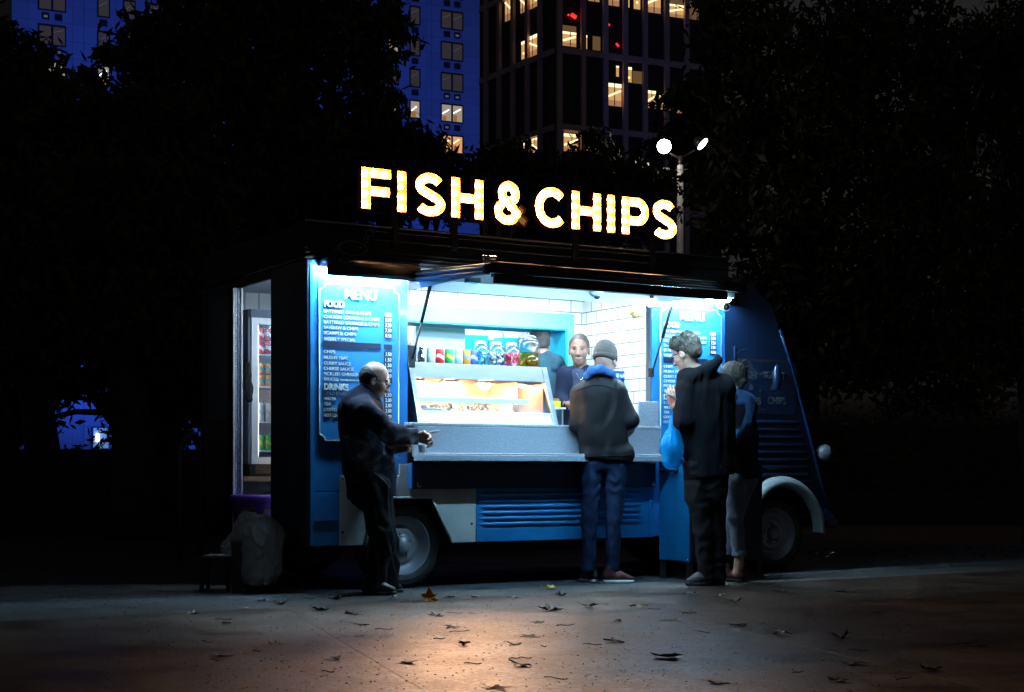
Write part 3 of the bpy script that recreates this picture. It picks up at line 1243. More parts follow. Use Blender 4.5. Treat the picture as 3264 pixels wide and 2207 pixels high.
# ---- hatch surround, counter
b = MB()
b.box(0.745, 2.955, -0.084, 0.42, 1.165, 1.188)
b.box(0.78, 2.94, -0.080, -0.055, 0.945, 1.1645)
b.box(0.78, 2.94, -0.236, -0.0805, 0.915, 0.960)
b.box(0.78, 2.94, -0.232, -0.0805, 0.960, 0.972)
b.box(2.75, 2.94, -0.066, -0.046, 1.1885, 1.385)
part('serving_counter', b, M_GRAN, VAN, bevel=0.004)
# interior walls
b = MB()
b.box(1.02, 2.78, 0.90, 0.915, 2.142, 2.305)          # above header
b.box(2.776, 2.97, 0.90, 0.915, 0.33, 2.305)
b.box(0.80, 1.02, 0.90, 0.915, 0.33, 2.305)
iw = part('tiled_partition', b, M_TILE, VAN)
b = MB()
b.box(2.872, 2.885, 0.03, 0.8995, 0.33, 2.305)
part('tiled_side_wall', b, M_TILE_S, VAN)
b = MB()
b.box(1.02, 2.775, 0.885, 1.17, 2.015, 2.141)
b.box(2.712, 2.775, 0.885, 1.17, 1.10, 2.0145)
part('hatch_frame', b, M_MINT, VAN)
b = MB()
b.box(2.700, 2.7115, 0.90, 1.169, 1.10, 2.0140)
b.box(1.02, 2.699, 0.90, 1.169, 2.003, 2.0145)
part('hatch_reveal', b, M_KBLUE, VAN)
b = MB()
b.box(0.0, 3.62, 1.96, 1.975, 0.33, 2.305)            # far side wall
for k in range(9):
    b.box(0.06 + k * .12, 0.064 + k * .12, 1.953, 1.9595, 0.8, 2.3, 1)
b.box(0.90, 0.915, 0.93, 1.9595, 0.33, 2.305)
b.box(3.60, 3.615, 0.03, 1.9595, 0.33, 2.305)
part('far_wall', b, [M_WHITE, M_GREY], VAN)
b = MB()
b.box(0.04, 3.60, 0.03, 1.95, 2.285, 2.3045)
part('ceiling', b, M_WHITE, VAN)
b = MB()
b.box(0.04, 3.60, 0.36, 1.95, 0.365, 0.38)
part('van_floor', b, M_GREY, VAN)
b = MB()
b.box(1.0, 2.6, 0.50, 0.58, 2.262, 2.2845)
cl = part('ceiling_light', b, M_WHITE, VAN)
b = MB()
b.box(1.01, 2.59, 0.51, 0.57, 2.258, 2.2615)
part('diffuser', b, E_INT, cl)
b = MB()
b.box(1.2, 2.7, 1.45, 1.53, 2.262, 2.2845)
cl = part('ceiling_light', b, M_WHITE, VAN)
b = MB()
b.box(1.21, 2.69, 1.46, 1.52, 2.258, 2.2615)
part('diffuser', b, E_INT, cl)
b = MB()
b.box(0.15, 0.72, 0.90, 0.95, 2.262, 2.2845)
cl = part('ceiling_light', b, M_WHITE, VAN)
b = MB()
b.box(0.16, 0.71, 0.905, 0.945, 2.258, 2.2615)
part('diffuser', b, emis('store_led', (0.8, 0.92, 1.0), 85), cl)
# kitchen fittings
b = MB()
a0 = S(1325, 1030, 1.35)[0]
a1 = S(1483, 1030, 1.35)[0]
b.box(a0, a1, 1.35, 1.40, 1.1, 2.10)
part('white_screen', b, M_WHITE, VAN, bevel=.004)
b = MB()
b.box(0.93, 0.96, 1.0, 1.8, 1.1, 2.1)
part('steel_side', b, M_STEEL, VAN)
b = MB()
for (xa, xb, zt) in ((1490, 1560, 1092), (1562, 1607, 1088), (1612, 1722, 1090)):
    ua, ub_ = S(xa, zt, 1.75)[0], S(xb, zt, 1.75)[0]
    zt_ = S(xa, zt, 1.75)[1]
    prof = [(1.94, zt_ + .14), (1.86, zt_ + .13), (1.79, zt_ + .09), (1.75, zt_ + .0), (1.94, zt_ - .01)]
    b.prism(prof, ua, ub_, 'yz')
part('extractor_hood', b, mat('hood_enamel', (0.62, 0.66, 0.68), rough=.25), VAN, bevel=.006)
b = MB()
for (xa, xb, yt) in ((1484, 1557, 1066), (1559, 1607, 1083), (1598, 1700, 1075)):
    ua, ub_ = S(xa, yt, 1.6)[0], S(xb, yt, 1.6)[0]
    b.box(ua, ub_, 1.6 + .01 * random.random(), 1.74, 1.2, S(xa, yt, 1.6)[1])
part('kitchen_splashback', b, M_KBLUE, VAN, bevel=.004)
b = MB()
b.box(1.0, 2.9, 1.18, 1.24, 0.38, 1.12)
part('fryer_range', b, M_STEEL, VAN)
b = MB()
b.box(0.25, 2.85, 0.35, 0.40, 0.38, 1.15)
part('counter_backing', b, M_NAVY, VAN)
# wood shelf in the rear bay
b = MB()
b.box(0.05, 0.88, 1.25, 1.95, 0.765, 0.80)
part('rear_shelf', b, M_WOOD, VAN)
# left side menu cowl
b = MB()
prof = [(-0.005, 2.275), (-0.05, 2.305), (-0.12, 2.30), (-0.155, 2.27), (-0.16, 2.215), (-0.153, 2.178), (-0.147, 2.215), (-0.13, 2.275), (-0.06, 2.285), (-0.005, 2.255)]
b.prism(prof, 0.085, 0.80, 'yz', smooth=True)
lb = part('light_cowl', b, M_DARK, VAN)
b = MB()
b.tube([(0.12, -0.095, 2.25), (0.765, -0.095, 2.25)], .017, 10)
part('tube', b, E_TUBE2, lb)
b = MB()
b.prism(prof, 2.74, 3.668, 'yz', smooth=True)
b.prism([(-0.003, 2.20), (-0.16, 2.225), (-0.16, 2.24), (-0.12, 2.30), (-0.05, 2.305), (-0.003, 2.275)], 3.668, 3.674, 'yz')  # end plate added to limit the tube's light on the cab
lb = part('light_cowl', b, M_DARK, VAN)
b = MB()
b.tube([(2.95, -0.095, 2.25), (3.62, -0.095, 2.25)], .017, 10)
part('tube', b, E_TUBE2, lb)


# ================================================================== roof sign
M_TRAY = mat('sign_yellow_tray', (0.50, 0.13, 0.006), rough=0.4, var=0.08)
M_FACE = emis('sign_warm_face', (1.0, 0.52, 0.11), 1.6, (0.30, 0.10, 0.01))
M_BULB = emis('sign_bulb', (1.0, 0.62, 0.30), 170)
M_DEAD = mat('glow_tinted_sign_plastic', (0.62, 0.38, 0.14), rough=0.4, emit=(1, .45, .12), estr=0.22)  # unlit tail plastic with a faint glow painted in
SIGN = thing('roof_sign', 'long glowing yellow bulb letter sign standing on the van roof reading FISH & CHIPS', 'illuminated sign', (0.4, -0.05, 2.565), 'van')
W0, ZB, CH, TH = -0.05, 2.672, 0.287, 0.068


def arc(cx, cz_, rx, rz, a0, a1, n=14):
    return [(cx + rx * math.cos(R(a0 + (a1 - a0) * i / n)), cz_ + rz * math.sin(R(a0 + (a1 - a0) * i / n))) for i in range(n + 1)]


_b = MB()
_b.sphere((0, 0, 0), 0.0215, 10, 6, 0, (1, .8, 1))
BULB = mesh_data(_b, 'bulb', [M_BULB])


def letter(u0, wd, strokes, dead=(), label=None):
    """strokes in letter space (x right, z up, height CH)"""
    b = MB()
    bl = []
    for i, st in enumerate(strokes):
        pts = [(u0 + x, ZB + z) for x, z in st]
        hf = W0 + 0.022 + i * 0.0016
        fm = 2 if i in dead else 1
        b.ribbon(pts, TH - 0.001 * i, W0 - 0.012 - i * .0012, W0 + 0.055 + i * .0012, hf, 0, fm)
        if i in dead:
            continue
        # bulbs along the stroke
        L_ = [0]
        for a, c in zip(pts, pts[1:]):
            L_.append(L_[-1] + math.hypot(c[0] - a[0], c[1] - a[1]))
        tot = L_[-1]
        nb = max(1, round((tot - 0.01) / 0.062))
        for k in range(nb):
            t = tot * (k + 0.5) / nb
            for j in range(len(L_) - 1):
                if L_[j] <= t <= L_[j + 1]:
                    f = (t - L_[j]) / max(1e-6, L_[j + 1] - L_[j])
                    x = pts[j][0] + f * (pts[j + 1][0] - pts[j][0])
                    z = pts[j][1] + f * (pts[j + 1][1] - pts[j][1])
                    bl.append((x, W0 + 0.008, z))
                    break
    lt = part('letter', b, [M_TRAY, M_FACE, M_DEAD], SIGN, label=label)
    org, fr = ORG[SIGN.name]
    for c in bl:
        o = bpy.data.objects.new('bulb', BULB)
        SC.collection.objects.link(o)
        o.parent = lt
        o.location = (c[0] - org[0], c[1] - org[1], c[2] - org[2])


h, t = CH, TH
def L_F(w):
    return [[(t / 2, 0), (t / 2, h)], [(t, h - t / 2), (w, h - t / 2)], [(t, h * .44), (w - .01, h * .44)]]
def L_I(w):
    return [[(t / 2, 0), (t / 2, h)]]
def L_H(w):
    return [[(t / 2, 0), (t / 2, h)], [(w - t / 2, 0), (w - t / 2, h)], [(t, h / 2), (w - t, h / 2)]]
def L_S(w):
    r = (w - t) / 2
    c = w / 2
    q = (h + .02 - t) / 4
    top = arc(c, h + .01 - t / 2 - q, r * .92, q, 28, 180, 12)
    mid = [(c - r * .72, h * .60), (c, h / 2), (c + r * .72, h * .40)]
    bot = arc(c, -.01 + t / 2 + q, r, q, 0, -152, 12)
    return [top + mid + bot]
def L_C(w):
    c = w * .54
    return [arc(c, h / 2, c - t / 2, h / 2 + .008 - t / 2, 42, 318, 26)]
def L_P(w):
    r = h * .30
    zc = h - t / 2 - (r - t / 2 + .012)
    top = h - t / 2
    lo = h * .34 + .01
    cz2 = (top + lo) / 2
    return [[(t / 2, 0), (t / 2, h)], [(t, top), (w - .09, top)] + arc(w - .09, cz2, .09 - t / 2 + .012, (top - lo) / 2, 84, -84, 10) + [(w - .09, lo), (t, lo)]]
def L_A(w):
    cx = w * .43
    up = arc(cx, h * .735, .058, .058, -60, 240, 16)
    lo = [(cx - .02, h * .56)] + arc(cx - .012, h * .285, .078, .066, 120, 330, 14) + [(w * .74, h * .36)]
    diag = [(cx - .035, h * .60), (cx + .045, h * .34)]
    tail = [(w * .70, h * .20), (w - .01, h * .02)]
    arm = [(w * .78, h * .30), (w * .86, h * .44)]
    return [up, lo, diag, tail, arm]


letter(0.384, .226, L_F(.226), label='wide glowing letter F at the left end of the sign')
letter(0.662, .07, L_I(.07), label='glowing letter I with one dead bulb near its middle')
letter(0.796, .250, L_S(.250))
letter(1.096, .262, L_H(.262))
letter(1.452, .290, L_A(.290), dead=(3, 4), label='glowing ampersand with a faint glow painted on its two unlit tail pieces')
letter(1.806, .270, L_C(.270))
letter(2.132, .262, L_H(.262))
letter(2.456, .07, L_I(.07))
letter(2.594, .238, L_P(.238))
letter(2.880, .240, L_S(.240))
b = MB()
b.tube([(0.685, W0 + .004, 2.845), (0.685, W0 + .0, 2.845)], .02, 12)
dd = MB()
dd.box(.664, .728, W0 + .004, W0 + .012, ZB + .135, ZB + .205, 0)
for k in range(7):
    a = k * .9
    dd.tube([(0.696 + .012 * math.cos(a), W0 - .012, ZB + .17 + .012 * math.sin(a)), (0.696 + .02 * math.cos(a + 1), W0 - .014, ZB + .17 + .02 * math.sin(a + 1))], .003, 5, 1)
part('dead_bulb', dd, [mat('dim_amber_glow', (0.5, 0.26, 0.02), rough=.4, emit=(1, .5, .05), estr=.5), M_BLACK], SIGN)  # dim amber glow painted onto a plate over the dead spot
b = MB()
b.box(0.36, 3.14, W0 + 0.058, W0 + .075, ZB - .012, ZB + .004)
b.box(0.36, 3.14, W0 + 0.058, W0 + .075, ZB + .20, ZB + .21)
part('rail', b, M_DARK, SIGN)
for u in (0.662, 1.135, 2.185, 2.905):
    b = MB()
    b.box(u - .022, u + .022, -.045, -.012, 2.44, 2.650)
    b.box(u - .032, u + .032, -.060, .03, 2.650, 2.660)
    b.box(u - .010, u + .010, -.02, .03, 2.56, 2.88)
    b.tube([(u - .03, -.04, 2.668), (u + .03, -.04, 2.668)], .007, 6)
    part('support_post', b, mat('painted_post', (0.05, 0.045, 0.045), rough=.4), SIGN, bevel=.003)

# ================================================================== menu boards
M_BOARD = mat('menu_blue', (0.022, 0.22, 0.56), rough=0.36, var=0.04, vscale=3)
M_LET = mat('menu_raised_letters', (0.52, 0.62, 0.62), rough=0.5, var=0.05)
M_PRICE = mat('price_plate', (0.012, 0.018, 0.05), rough=0.35)
M_PTXT = mat('price_digits', (0.75, 0.78, 0.78), rough=0.5)
LINES = [("BATTERED COD & CHIPS", 1.938, .36, '10.00'), ("CHICKEN GOUGONS & CHIPS", 1.900, .425, '8.50'), ("BATTERED SAUSAGE & CHIPS", 1.863, .425, '7.50'),
         ("SAVELOY & CHIPS", 1.826, .26, '7.50'), ("SCAMPI & CHIPS", 1.788, .245, '8.50'), ("WEEKLY SPECIAL", 1.747, .24, None),
         ("CHIPS", 1.659, .087, '3.50'), ("MUSHY PEAS", 1.619, .182, '1.50'), ("CURRY SAUCE", 1.580, .205, '1.50'), ("CHEESE SAUCE", 1.543, .225, '1.50'),
         ("PICKLED GHERKINS", 1.506, .285, '1.20'), ("SAUCES:", 1.470, .112, '.50'), ("COLD DRINKS", 1.371, .20, '1.50'), ("WATER", 1.335, .093, '2.00'),
         ("TEA", 1.297, .056, '2.00'), ("COFFEE", 1.259, .105, '2.00'), ("HOT CHOCOLATE", 1.220, .235, '2.00')]


def menu_board(u0, label, sign_u):
    m = thing('menu_board', label, 'menu board', (u0, -0.003, 1.04), 'van', 'pair of illuminated menu boards')
    b = MB()
    b.box(u0 + .004, u0 + .630, -.005, -.0012, 1.04, 2.150)
    part('board', b, M_BOARD, m)
    # notched double border
    x0, x1, z0, z1, r = u0 + .012, u0 + .622, 1.055, 2.140, .042
    pts = []
    def notch(cx, cz_, a0, a1):
        return [(cx + r * math.cos(R(a0 + (a1 - a0) * i / 6)), cz_ + r * math.sin(R(a0 + (a1 - a0) * i / 6))) for i in range(7)]
    pts += notch(x0, z0, 90, 0) + notch(x1, z0, 180, 90) + notch(x1, z1, 270, 180) + notch(x0, z1, 0, -90)
    pts.append(pts[0])
    b = MB()
    b.tube([(x, -.0065, z) for x, z in pts], .0048, 6, caps=False)
    b2 = MB()
    part('border', b, M_LET, m)
    tx = u0 + .045
    b = MB()
    put_text(b, 'MENU', u0 + .205, -.005, 2.042, .070, .240, .010, .004)
    part('heading_lettering', b, M_LET, m)
    b = MB()
    put_text(b, 'FOOD', tx, -.005, 1.980, .042, .155, .008, .035)
    put_text(b, 'DRINKS', tx, -.005, 1.407, .042, .185, .008, .035)
    for (s, z, wd, pr) in LINES:
        put_text(b, s, tx, -.005, z, .0215, wd, .0035, .012)
    put_text(b, 'TARTARE SAUCE CURRY KETCHUP', tx + .122, -.005, 1.472, .010, .24, .003, .02)
    part('lettering', b, M_LET, m)
    b = MB()
    b.box(tx - .004, tx + .435, -.009, -.0051, 1.699, 1.741)
    part('blank_special_plate', b, M_PRICE, m, label='blank dark plate under WEEKLY SPECIAL')
    b = MB()
    b.box(tx + .462, tx + .522, -.009, -.0051, 1.703, 1.739)
    part('price_plate', b, M_PRICE, m, label='blank price plate')
    for (s, z, wd, pr) in LINES:
        if not pr:
            continue
        b = MB()
        zc = z + .0115 + (-.001)
        b.box(tx + .462, tx + .522, -.009, -.0051, zc - .0175, zc + .0175)
        pp = part('price_plate', b, M_PRICE, m)
        b = MB()
        put_text(b, pr, tx + (.466 if len(pr) > 4 else .470), -.009, zc - .0125, .025, .052 if len(pr) > 4 else (.048 if len(pr) > 3 else .036), .002, .015)
        part('digits', b, M_PTXT, pp)


menu_board(0.078, 'blue menu board left of the serving hatch behind the smoking man', .1)
menu_board(2.988, 'blue menu board right of the hatch, partly hidden by the man with the phone', 3)

# ================================================================== side cabinet
cab2 = thing('side_cabinet', 'tall blue metal locker with a black handle on its lit side, standing against the van', 'cabinet', (3.32, -.25, 0), 'van')
b = MB()
b.box(2.965, 3.685, -.42, -.035, .150, .915)
part('casing', b, M_BLUE2, cab2, bevel=.004)
b = MB()
b.box(2.950, 3.695, -.435, -.03, .9155, .932)
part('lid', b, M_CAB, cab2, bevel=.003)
b = MB()
b.box(3.00, 3.65, -.428, -.4255, .19, .875)
b.box(2.967, 3.683, -.4250, -.4205, .152, .913)
dr = part('door', b, mat('cabinet_shaded_front', (.008, .016, .04), rough=.35), cab2, bevel=.003)  # shade on the cabinet front put into a darker paint
b = MB()
hb, hz0 = S(2115, 1505, -.1)
b.tube([(2.948, -.10, .845), (2.930, -.10, .845), (2.925, -.27, .850), (2.948, -.27, .850)], [.013, .013, .013, .016], 8)
b.sphere((2.950, -.27, .850), .022, 10, 8)
b.sphere((2.950, -.10, .845), .018, 10, 8)
part('handle', b, M_BLACK, cab2)
for (u, w) in ((2.985, -.06), (2.985, -.40), (3.665, -.06), (3.665, -.40)):
    b = MB()
    b.box(u - .018, u + .018, w - .018, w + .018, .004, .150)
    part('leg', b, M_DARK, cab2)
b = MB()
for k in (0.12, .35):
    b.sphere((2.9645, -.05 - k, .165), .006, 8, 6)
part('rivet', b, M_CHROME, cab2)

# ================================================================== hot food display case
CS = thing('hot_food_display_case', 'stainless steel heated display case with sloping glass glowing orange inside, standing on the counter', 'display case', (1.4, .2, 1.190), 'van')
TW, BW, ZT, ZM, Zb = .12, -.045, 1.632, 1.515, 1.1905      # top / bottom offsets
def wz(z):
    return BW + (TW - BW) * (z - Zb) / (ZT - Zb)
UL, UR = .862, 1.985
b = MB()
def slab(z0, z1, d=.012, u0=UL, u1=UR, off=0.0, mi=0):
    b.hexa([(u0, wz(z0) + off, z0), (u1, wz(z0) + off, z0), (u1, wz(z0) + off + d, z0), (u0, wz(z0) + off + d, z0)],
           [(u0, wz(z1) + off, z1), (u1, wz(z1) + off, z1), (u1, wz(z1) + off + d, z1), (u0, wz(z1) + off + d, z1)], mi)
slab(ZM, ZT, .02)
b.box(UL, UR, TW, .58, ZT - .012, ZT)
part('top_hood', b, M_STEEL, CS, bevel=.003)
b = MB()
slab(Zb, Zb + .075, .02)
slab(Zb + .075, Zb + .085, .03, off=-.006)
part('base', b, M_STEEL, CS, bevel=.002)
b = MB()
slab(Zb, ZT, .03, UL - .030, UL + .012, off=-.006)
b.prism([(wz(Zb), Zb), (.58, Zb), (.58, ZT), (wz(ZT), ZT)], UL - .030, UL - .024, 'yz')
part('side_frame', b, M_STEEL, CS, bevel=.002)
b = MB()
slab(Zb, ZT, .03, UR - .012, UR + .032, off=-.006)
b.prism([(wz(Zb), Zb), (.58, Zb), (.58, ZT), (wz(ZT), ZT)], UR + .026, UR + .032, 'yz')
part('side_frame', b, M_STEEL, CS, bevel=.002)
b = MB()
slab(Zb + .085, ZM, .003, off=.006)
part('glass_pane', b, M_GLASS, CS)
b = MB()
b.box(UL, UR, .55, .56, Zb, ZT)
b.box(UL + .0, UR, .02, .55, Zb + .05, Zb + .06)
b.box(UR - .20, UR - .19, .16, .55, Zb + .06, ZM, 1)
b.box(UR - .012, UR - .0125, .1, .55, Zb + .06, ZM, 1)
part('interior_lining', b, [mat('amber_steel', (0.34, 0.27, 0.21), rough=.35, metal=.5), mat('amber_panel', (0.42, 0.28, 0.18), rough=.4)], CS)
b = MB()
b.box(UL + .01, UR - .16, .10, .40, 1.345, 1.349, 0)
b.box(UL + .01, UR - .14, .088, .10, 1.343, 1.384, 1)
part('glass_shelf', b, [M_GLASS, mat('shelf_edge', (0.62, 0.82, 0.84), rough=.2, emit=(.75, .95, 1), estr=.5)], CS)
for u in (.98, 1.26, 1.56, 1.885):  # last, smaller lamp is added to brighten the dark right end
    b = MB()
    b.lathe([(0.02, .06), (.055, .03), (.085, .0), (.080, -.002)], (u, .27, 1.50), 'z', 20)
    hl = part('heat_lamp', b, M_STEEL, CS)
    b = MB()
    b.sphere((u, .27, 1.502), .046 if u < 1.8 else .02, 14, 10)
    part('bulb', b, emis('heat_bulb', (1.0, .50, .22), 1150), hl)
random.seed(3)
b = MB()
b.box(UL + .02, UL + .26, .06, .26, 1.262, 1.30)
b.box(UL + .29, UL + .87, .06, .40, 1.262, 1.280)
part('food_tray', b, M_STEEL, CS, bevel=.004)
b = MB()
for k in range(46):
    u = UL + .05 + random.random() * .78
    w = .10 + random.random() * .24
    b.tube([(u, w, 1.290 + random.random() * .03), (u + random.uniform(-.05, .05), w + random.uniform(-.03, .03), 1.30 + random.random() * .04)], .011, 6)
for k in range(9):
    u = UL + .10 + k * .09
    b.sphere((u, .22, 1.375), .045, 12, 8, 0, (1.2, .8, .5))
part('fried_food', b, mat('golden_batter', (0.42, 0.20, 0.06), rough=.6, var=.4, vscale=30, bump=.6, bscale=90), CS)

# ------------------------------------------------ goods on the display case
ZC = ZT + .001
can_specs = [(1373, (0.55, 0.68, 0.52), (0.75, 0.8, 0.75), 'pale green'), (1402, (0.70, 0.02, 0.03), (0.8, 0.75, 0.75), 'red'), (1431, (0.02, 0.42, 0.12), (0.65, 0.62, 0.05), 'green and yellow'),
             (1462, (0.35, 0.55, 0.80), (0.7, 0.78, 0.85), 'light blue'), (1487, (0.85, 0.28, 0.02), (0.15, 0.35, 0.5), 'orange'), (1511, (0.10, 0.16, 0.38), (0.6, 0.62, 0.7), 'dark blue')]


def make_can(nm, c1, c2, u, w, z, label, r=.033, hh=.115, group='drink cans on the display case'):
    t_ = thing('drink_can', label, 'drink can', (u, w, z), 'van', group)
    b = MB()
    b.lathe([(0, 0.002), (r * .78, 0), (r, .010), (r, hh * .30)], (u, w, z), 'z', 22, 0)
    b.lathe([(r, hh * .30), (r, hh * .62)], (u, w, z), 'z', 22, 0)
    b.lathe([(r, hh * .62), (r, hh - .012), (r * .82, hh - .002)], (u, w, z), 'z', 22, 0)
    # a swoosh patch facing out, no wording
    for k in range(22):
        a = 2 * math.pi * k / 22
        a2 = 2 * math.pi * (k + 1) / 22
        zz = lambda q: z + hh * (.46 + .10 * math.sin(q * 2))
        rr = r + .0006
        b.add([(u + rr * math.cos(a), w + rr * math.sin(a), zz(a) - .014), (u + rr * math.cos(a2), w + rr * math.sin(a2), zz(a2) - .014),
               (u + rr * math.cos(a2), w + rr * math.sin(a2), zz(a2) + .014), (u + rr * math.cos(a), w + rr * math.sin(a), zz(a) + .014)], [(0, 1, 2, 3)], 1, True)
    part('can_body', b, [mat('can_' + nm, c1, rough=.3, var=.03, metal=.2), mat('can_band_' + nm, c2, rough=.35, var=.03)], t_)
    b = MB()
    b.lathe([(r * .82, hh - .002), (r * .84, hh + .001), (r * .76, hh + .001), (r * .74, hh - .003), (0, hh - .003)], (u, w, z), 'z', 22)
    part('lid', b, M_STEEL, t_)


for (x, c1, c2, nm) in can_specs:
    u = S(x, 1150, .22)[0]
    make_can(nm, c1, c2, u, .22, ZC, '%s drink can in the row of cans on top of the display case' % nm, r=.031, hh=.112)


def round_jar(x, label, cc, seedn, r=.074):
    u = S(x, 1150, .22)[0]
    j = thing('sachet_jar', label, 'jar', (u, .22, ZC), 'van', 'round plastic jars of sachets')
    b = MB()
    b.lathe([(0, .002), (r * .62, 0), (r * .86, .02), (r, .06), (r * .98, .10), (r * .80, .145), (r * .52, .165), (r * .50, .162)], (u, .22, ZC), 'z', 28)
    part('jar_body', b, M_GLASS, j)
    b = MB()
    b.lathe([(r * .54, .160), (r * .55, .175), (r * .45, .183), (0, .184)], (u, .22, ZC), 'z', 24)
    part('lid', b, M_WHITE, j)
    b = MB()
    rg = random.Random(seedn)
    for k in range(70):
        a, rr = rg.random() * 6.28, (r - .017) * math.sqrt(rg.random())
        zz = ZC + .015 + rg.random() * .085
        c = Vector((u + rr * math.cos(a) * .92, .22 + rr * math.sin(a) * .92, zz))
        q = Matrix.Rotation(rg.random() * 6, 3, 'X') @ Matrix.Rotation(rg.random() * 6, 3, 'Y')
        s_ = .014
        pts = [c + q @ Vector((dx * s_, dy * s_ * .7, dz * .003)) for dz in (-1, 1) for dx, dy in ((-1, -1), (1, -1), (1, 1), (-1, 1))]
        b.hexa(pts[:4], pts[4:], 0 if rg.random() < .7 else 1)
    part('sachets', b, cc, j)


round_jar(1531, 'round clear jar of blue sauce sachets beside the cans', [mat('sachet_blue', (0.05, 0.38, 0.75), rough=.3), mat('sachet_sky', (.25, .6, .85), rough=.3)], 1)
round_jar(1581, 'round clear jar of white and navy sachets, middle one of the three', [mat('sachet_white', (.75, .75, .72), rough=.3), mat('sachet_navy', (.04, .07, .35), rough=.3)], 2)
round_jar(1630, 'round clear jar of red ketchup sachets next to the pickle jar', [mat('sachet_red', (.8, .05, .09), rough=.3), mat('sachet_pale', (.75, .65, .68), rough=.3)], 4)
u = S(1682, 1150, .26)[0]
j = thing('pickle_jar', 'tall lidded glass jar of gherkins in yellow vinegar on the display case', 'jar', (u, .26, ZC), 'van')
b = MB()
r = .094
b.lathe([(0, .003), (r * .95, 0), (r, .012), (r, .185), (r * .92, .205), (r * .70, .222), (r * .69, .218)], (u, .26, ZC), 'z', 36)
part('jar_body', b, M_GLASS, j)
b = MB()
b.lathe([(0, .006), (r * .93, .006), (r * .965, .014), (r * .965, .115), (0, .115)], (u, .26, ZC), 'z', 36)
part('vinegar', b, thin_glass('yellow_vinegar', (.95, .68, .04), .05), j)
b = MB()
b.lathe([(r * .80, .222), (r * .82, .232), (r * .55, .245), (r * .25, .250), (r * .14, .256), (r * .22, .268), (r * .2, .276), (0, .278)], (u, .26, ZC), 'z', 28)
part('lid', b, M_GLASS, j)
b = MB()
gk = [((-.04, -.062, .02), (.03, -.058, .028)), ((-.01, -.060, .050), (.05, -.050, .046)), ((-.075, -.045, .03), (-.03, -.06, .105)), ((.03, -.05, .02), (.07, -.03, .03)), ((-.05, -.02, .04), (.03, -.0, .05))]
for (p, q) in gk:
    P_, Q_ = Vector((u + p[0], .26 + p[1] * 1.12, ZC + p[2])), Vector((u + q[0], .26 + q[1] * 1.12, ZC + q[2]))
    b.tube([P_, P_.lerp(Q_, .12), P_.lerp(Q_, .5), P_.lerp(Q_, .88), Q_], [.004, .013, .016, .013, .004], 10)
part('gherkins', b, mat('gherkin_green', (.16, .11, .015), rough=.5, var=.3, vscale=60), j)
# steel pots on the left end of the case
u = .885
b = MB()
b.lathe([(0, .0), (.055, 0), (.058, .12), (.062, .122), (.056, .118), (.054, .004)], (u, .20, ZC), 'z', 28)
solo('utensil_pot', b, M_STEEL, 'wide steel pot holding wooden forks at the left end of the display case', 'pot', (u, .20, ZC), 'van')
b = MB()
rg = random.Random(5)
for k in range(18):
    a, rr = rg.random() * 6.28, .035 * rg.random()
    x_, y_ = u + rr * math.cos(a), .20 + rr * math.sin(a)
    b.tube([(x_, y_, ZC + .012), (x_ + rg.uniform(-.012, .012), y_ + rg.uniform(-.012, .012), ZC + .12 + .045 * rg.random())], .0035, 5)
solo('chip_forks', b, M_WOOD, 'bundle of small wooden chip forks standing in the wide steel pot', 'forks', (u, .20, ZC + .012), 'van')
u = S(1342, 1150, .2)[0]
b = MB()
b.lathe([(0, .0), (.026, 0), (.028, .02), (.026, .07), (.016, .095), (.016, .105), (.020, .108), (.012, .12), (0, .125)], (u, .2, ZC), 'z', 24)
solo('steel_shaker', b, M_CHROME, 'slim polished steel shaker between the pot and the cans', 'shaker', (u, .2, ZC), 'van')

# ------------------------------------------------ till, boxes, cameras
u0, zt = S(1957, 1183, .30)
u1, zb_ = S(2010, 1212, .30)
tl = thing('cash_register', 'black till with a glowing blue customer display on a post behind the counter', 'till', ((u0 + u1) / 2, .36, 1.19), 'van')
b = MB()
b.box(u0, u1 - .0, .30, .35, zb_, zt)
ds = part('customer_display', b, M_BLACK, tl, bevel=.004)
b = MB()
b.box(u0 + .008, u1 - .012, .2975, .2995, zb_ + .010, zt - .012)
part('screen', b, emis('blue_screen', (.0, .12, 1.0), 1.6, (.0, .02, .1)), ds)
b = MB()
for k, (a, c) in enumerate(((.10, .25), (.34, .40), (.44, .50), (.54, .72), (.78, .97))):
    L_ = (u1 - u0 - .02)
    b.box(u0 + .008 + a * L_, u0 + .008 + c * L_, .2955, .297, zb_ + .018 + .004 * (k % 2), zt - .022 - .006 * (k % 3))
part('readout', b, emis('cyan_readout', (.05, .6, 1.0), 2.2), ds)
b = MB()
b.prism([(u0 + .07, 1.19), (u1 - .0, 1.19), (u1 - .02, 1.30), (u1 - .005, zb_), (u0 + .06, zb_)], .31, .36, 'xz')
b.box(u0 - .1, u1 - .02, .36, .62, 1.19, 1.28)
part('stand', b, M_BLACK, tl, bevel=.004)
ux, zx = S(2000, 1250, .25)
b = MB()
b.box(ux, ux + .10, .22, .34, 1.1895, zx)
b.box(ux + .02, ux + .08, .24, .32, zx, zx + .01)
solo('receipt_printer', b, M_WHITE, 'small off white printer box on the counter in front of the tiled wall', 'printer', (ux, .28, 1.1895), 'van', bevel=.006)
u0, z1_ = S(1762, 1299, .22)
u1 = S(1800, 1299, .22)[0]
tb = thing('side_stand', 'little white metal stand beside the display case holding a yellow box', 'stand', ((u0 + u1) / 2, .26, 1.19), 'van')
b = MB()
b.box(u0, u1, .20, .34, z1_ - .012, z1_)
part('top', b, M_WHITE, tb, bevel=.002)
for (a, c) in ((.02, .215), (.085, .215), (.02, .325), (.085, .325)):
    b = MB()
    b.box(u0 + a - .005, u0 + a + .005, c - .005, c + .005, 1.1895, z1_ - .0125)
    part('leg', b, M_GREY, tb)
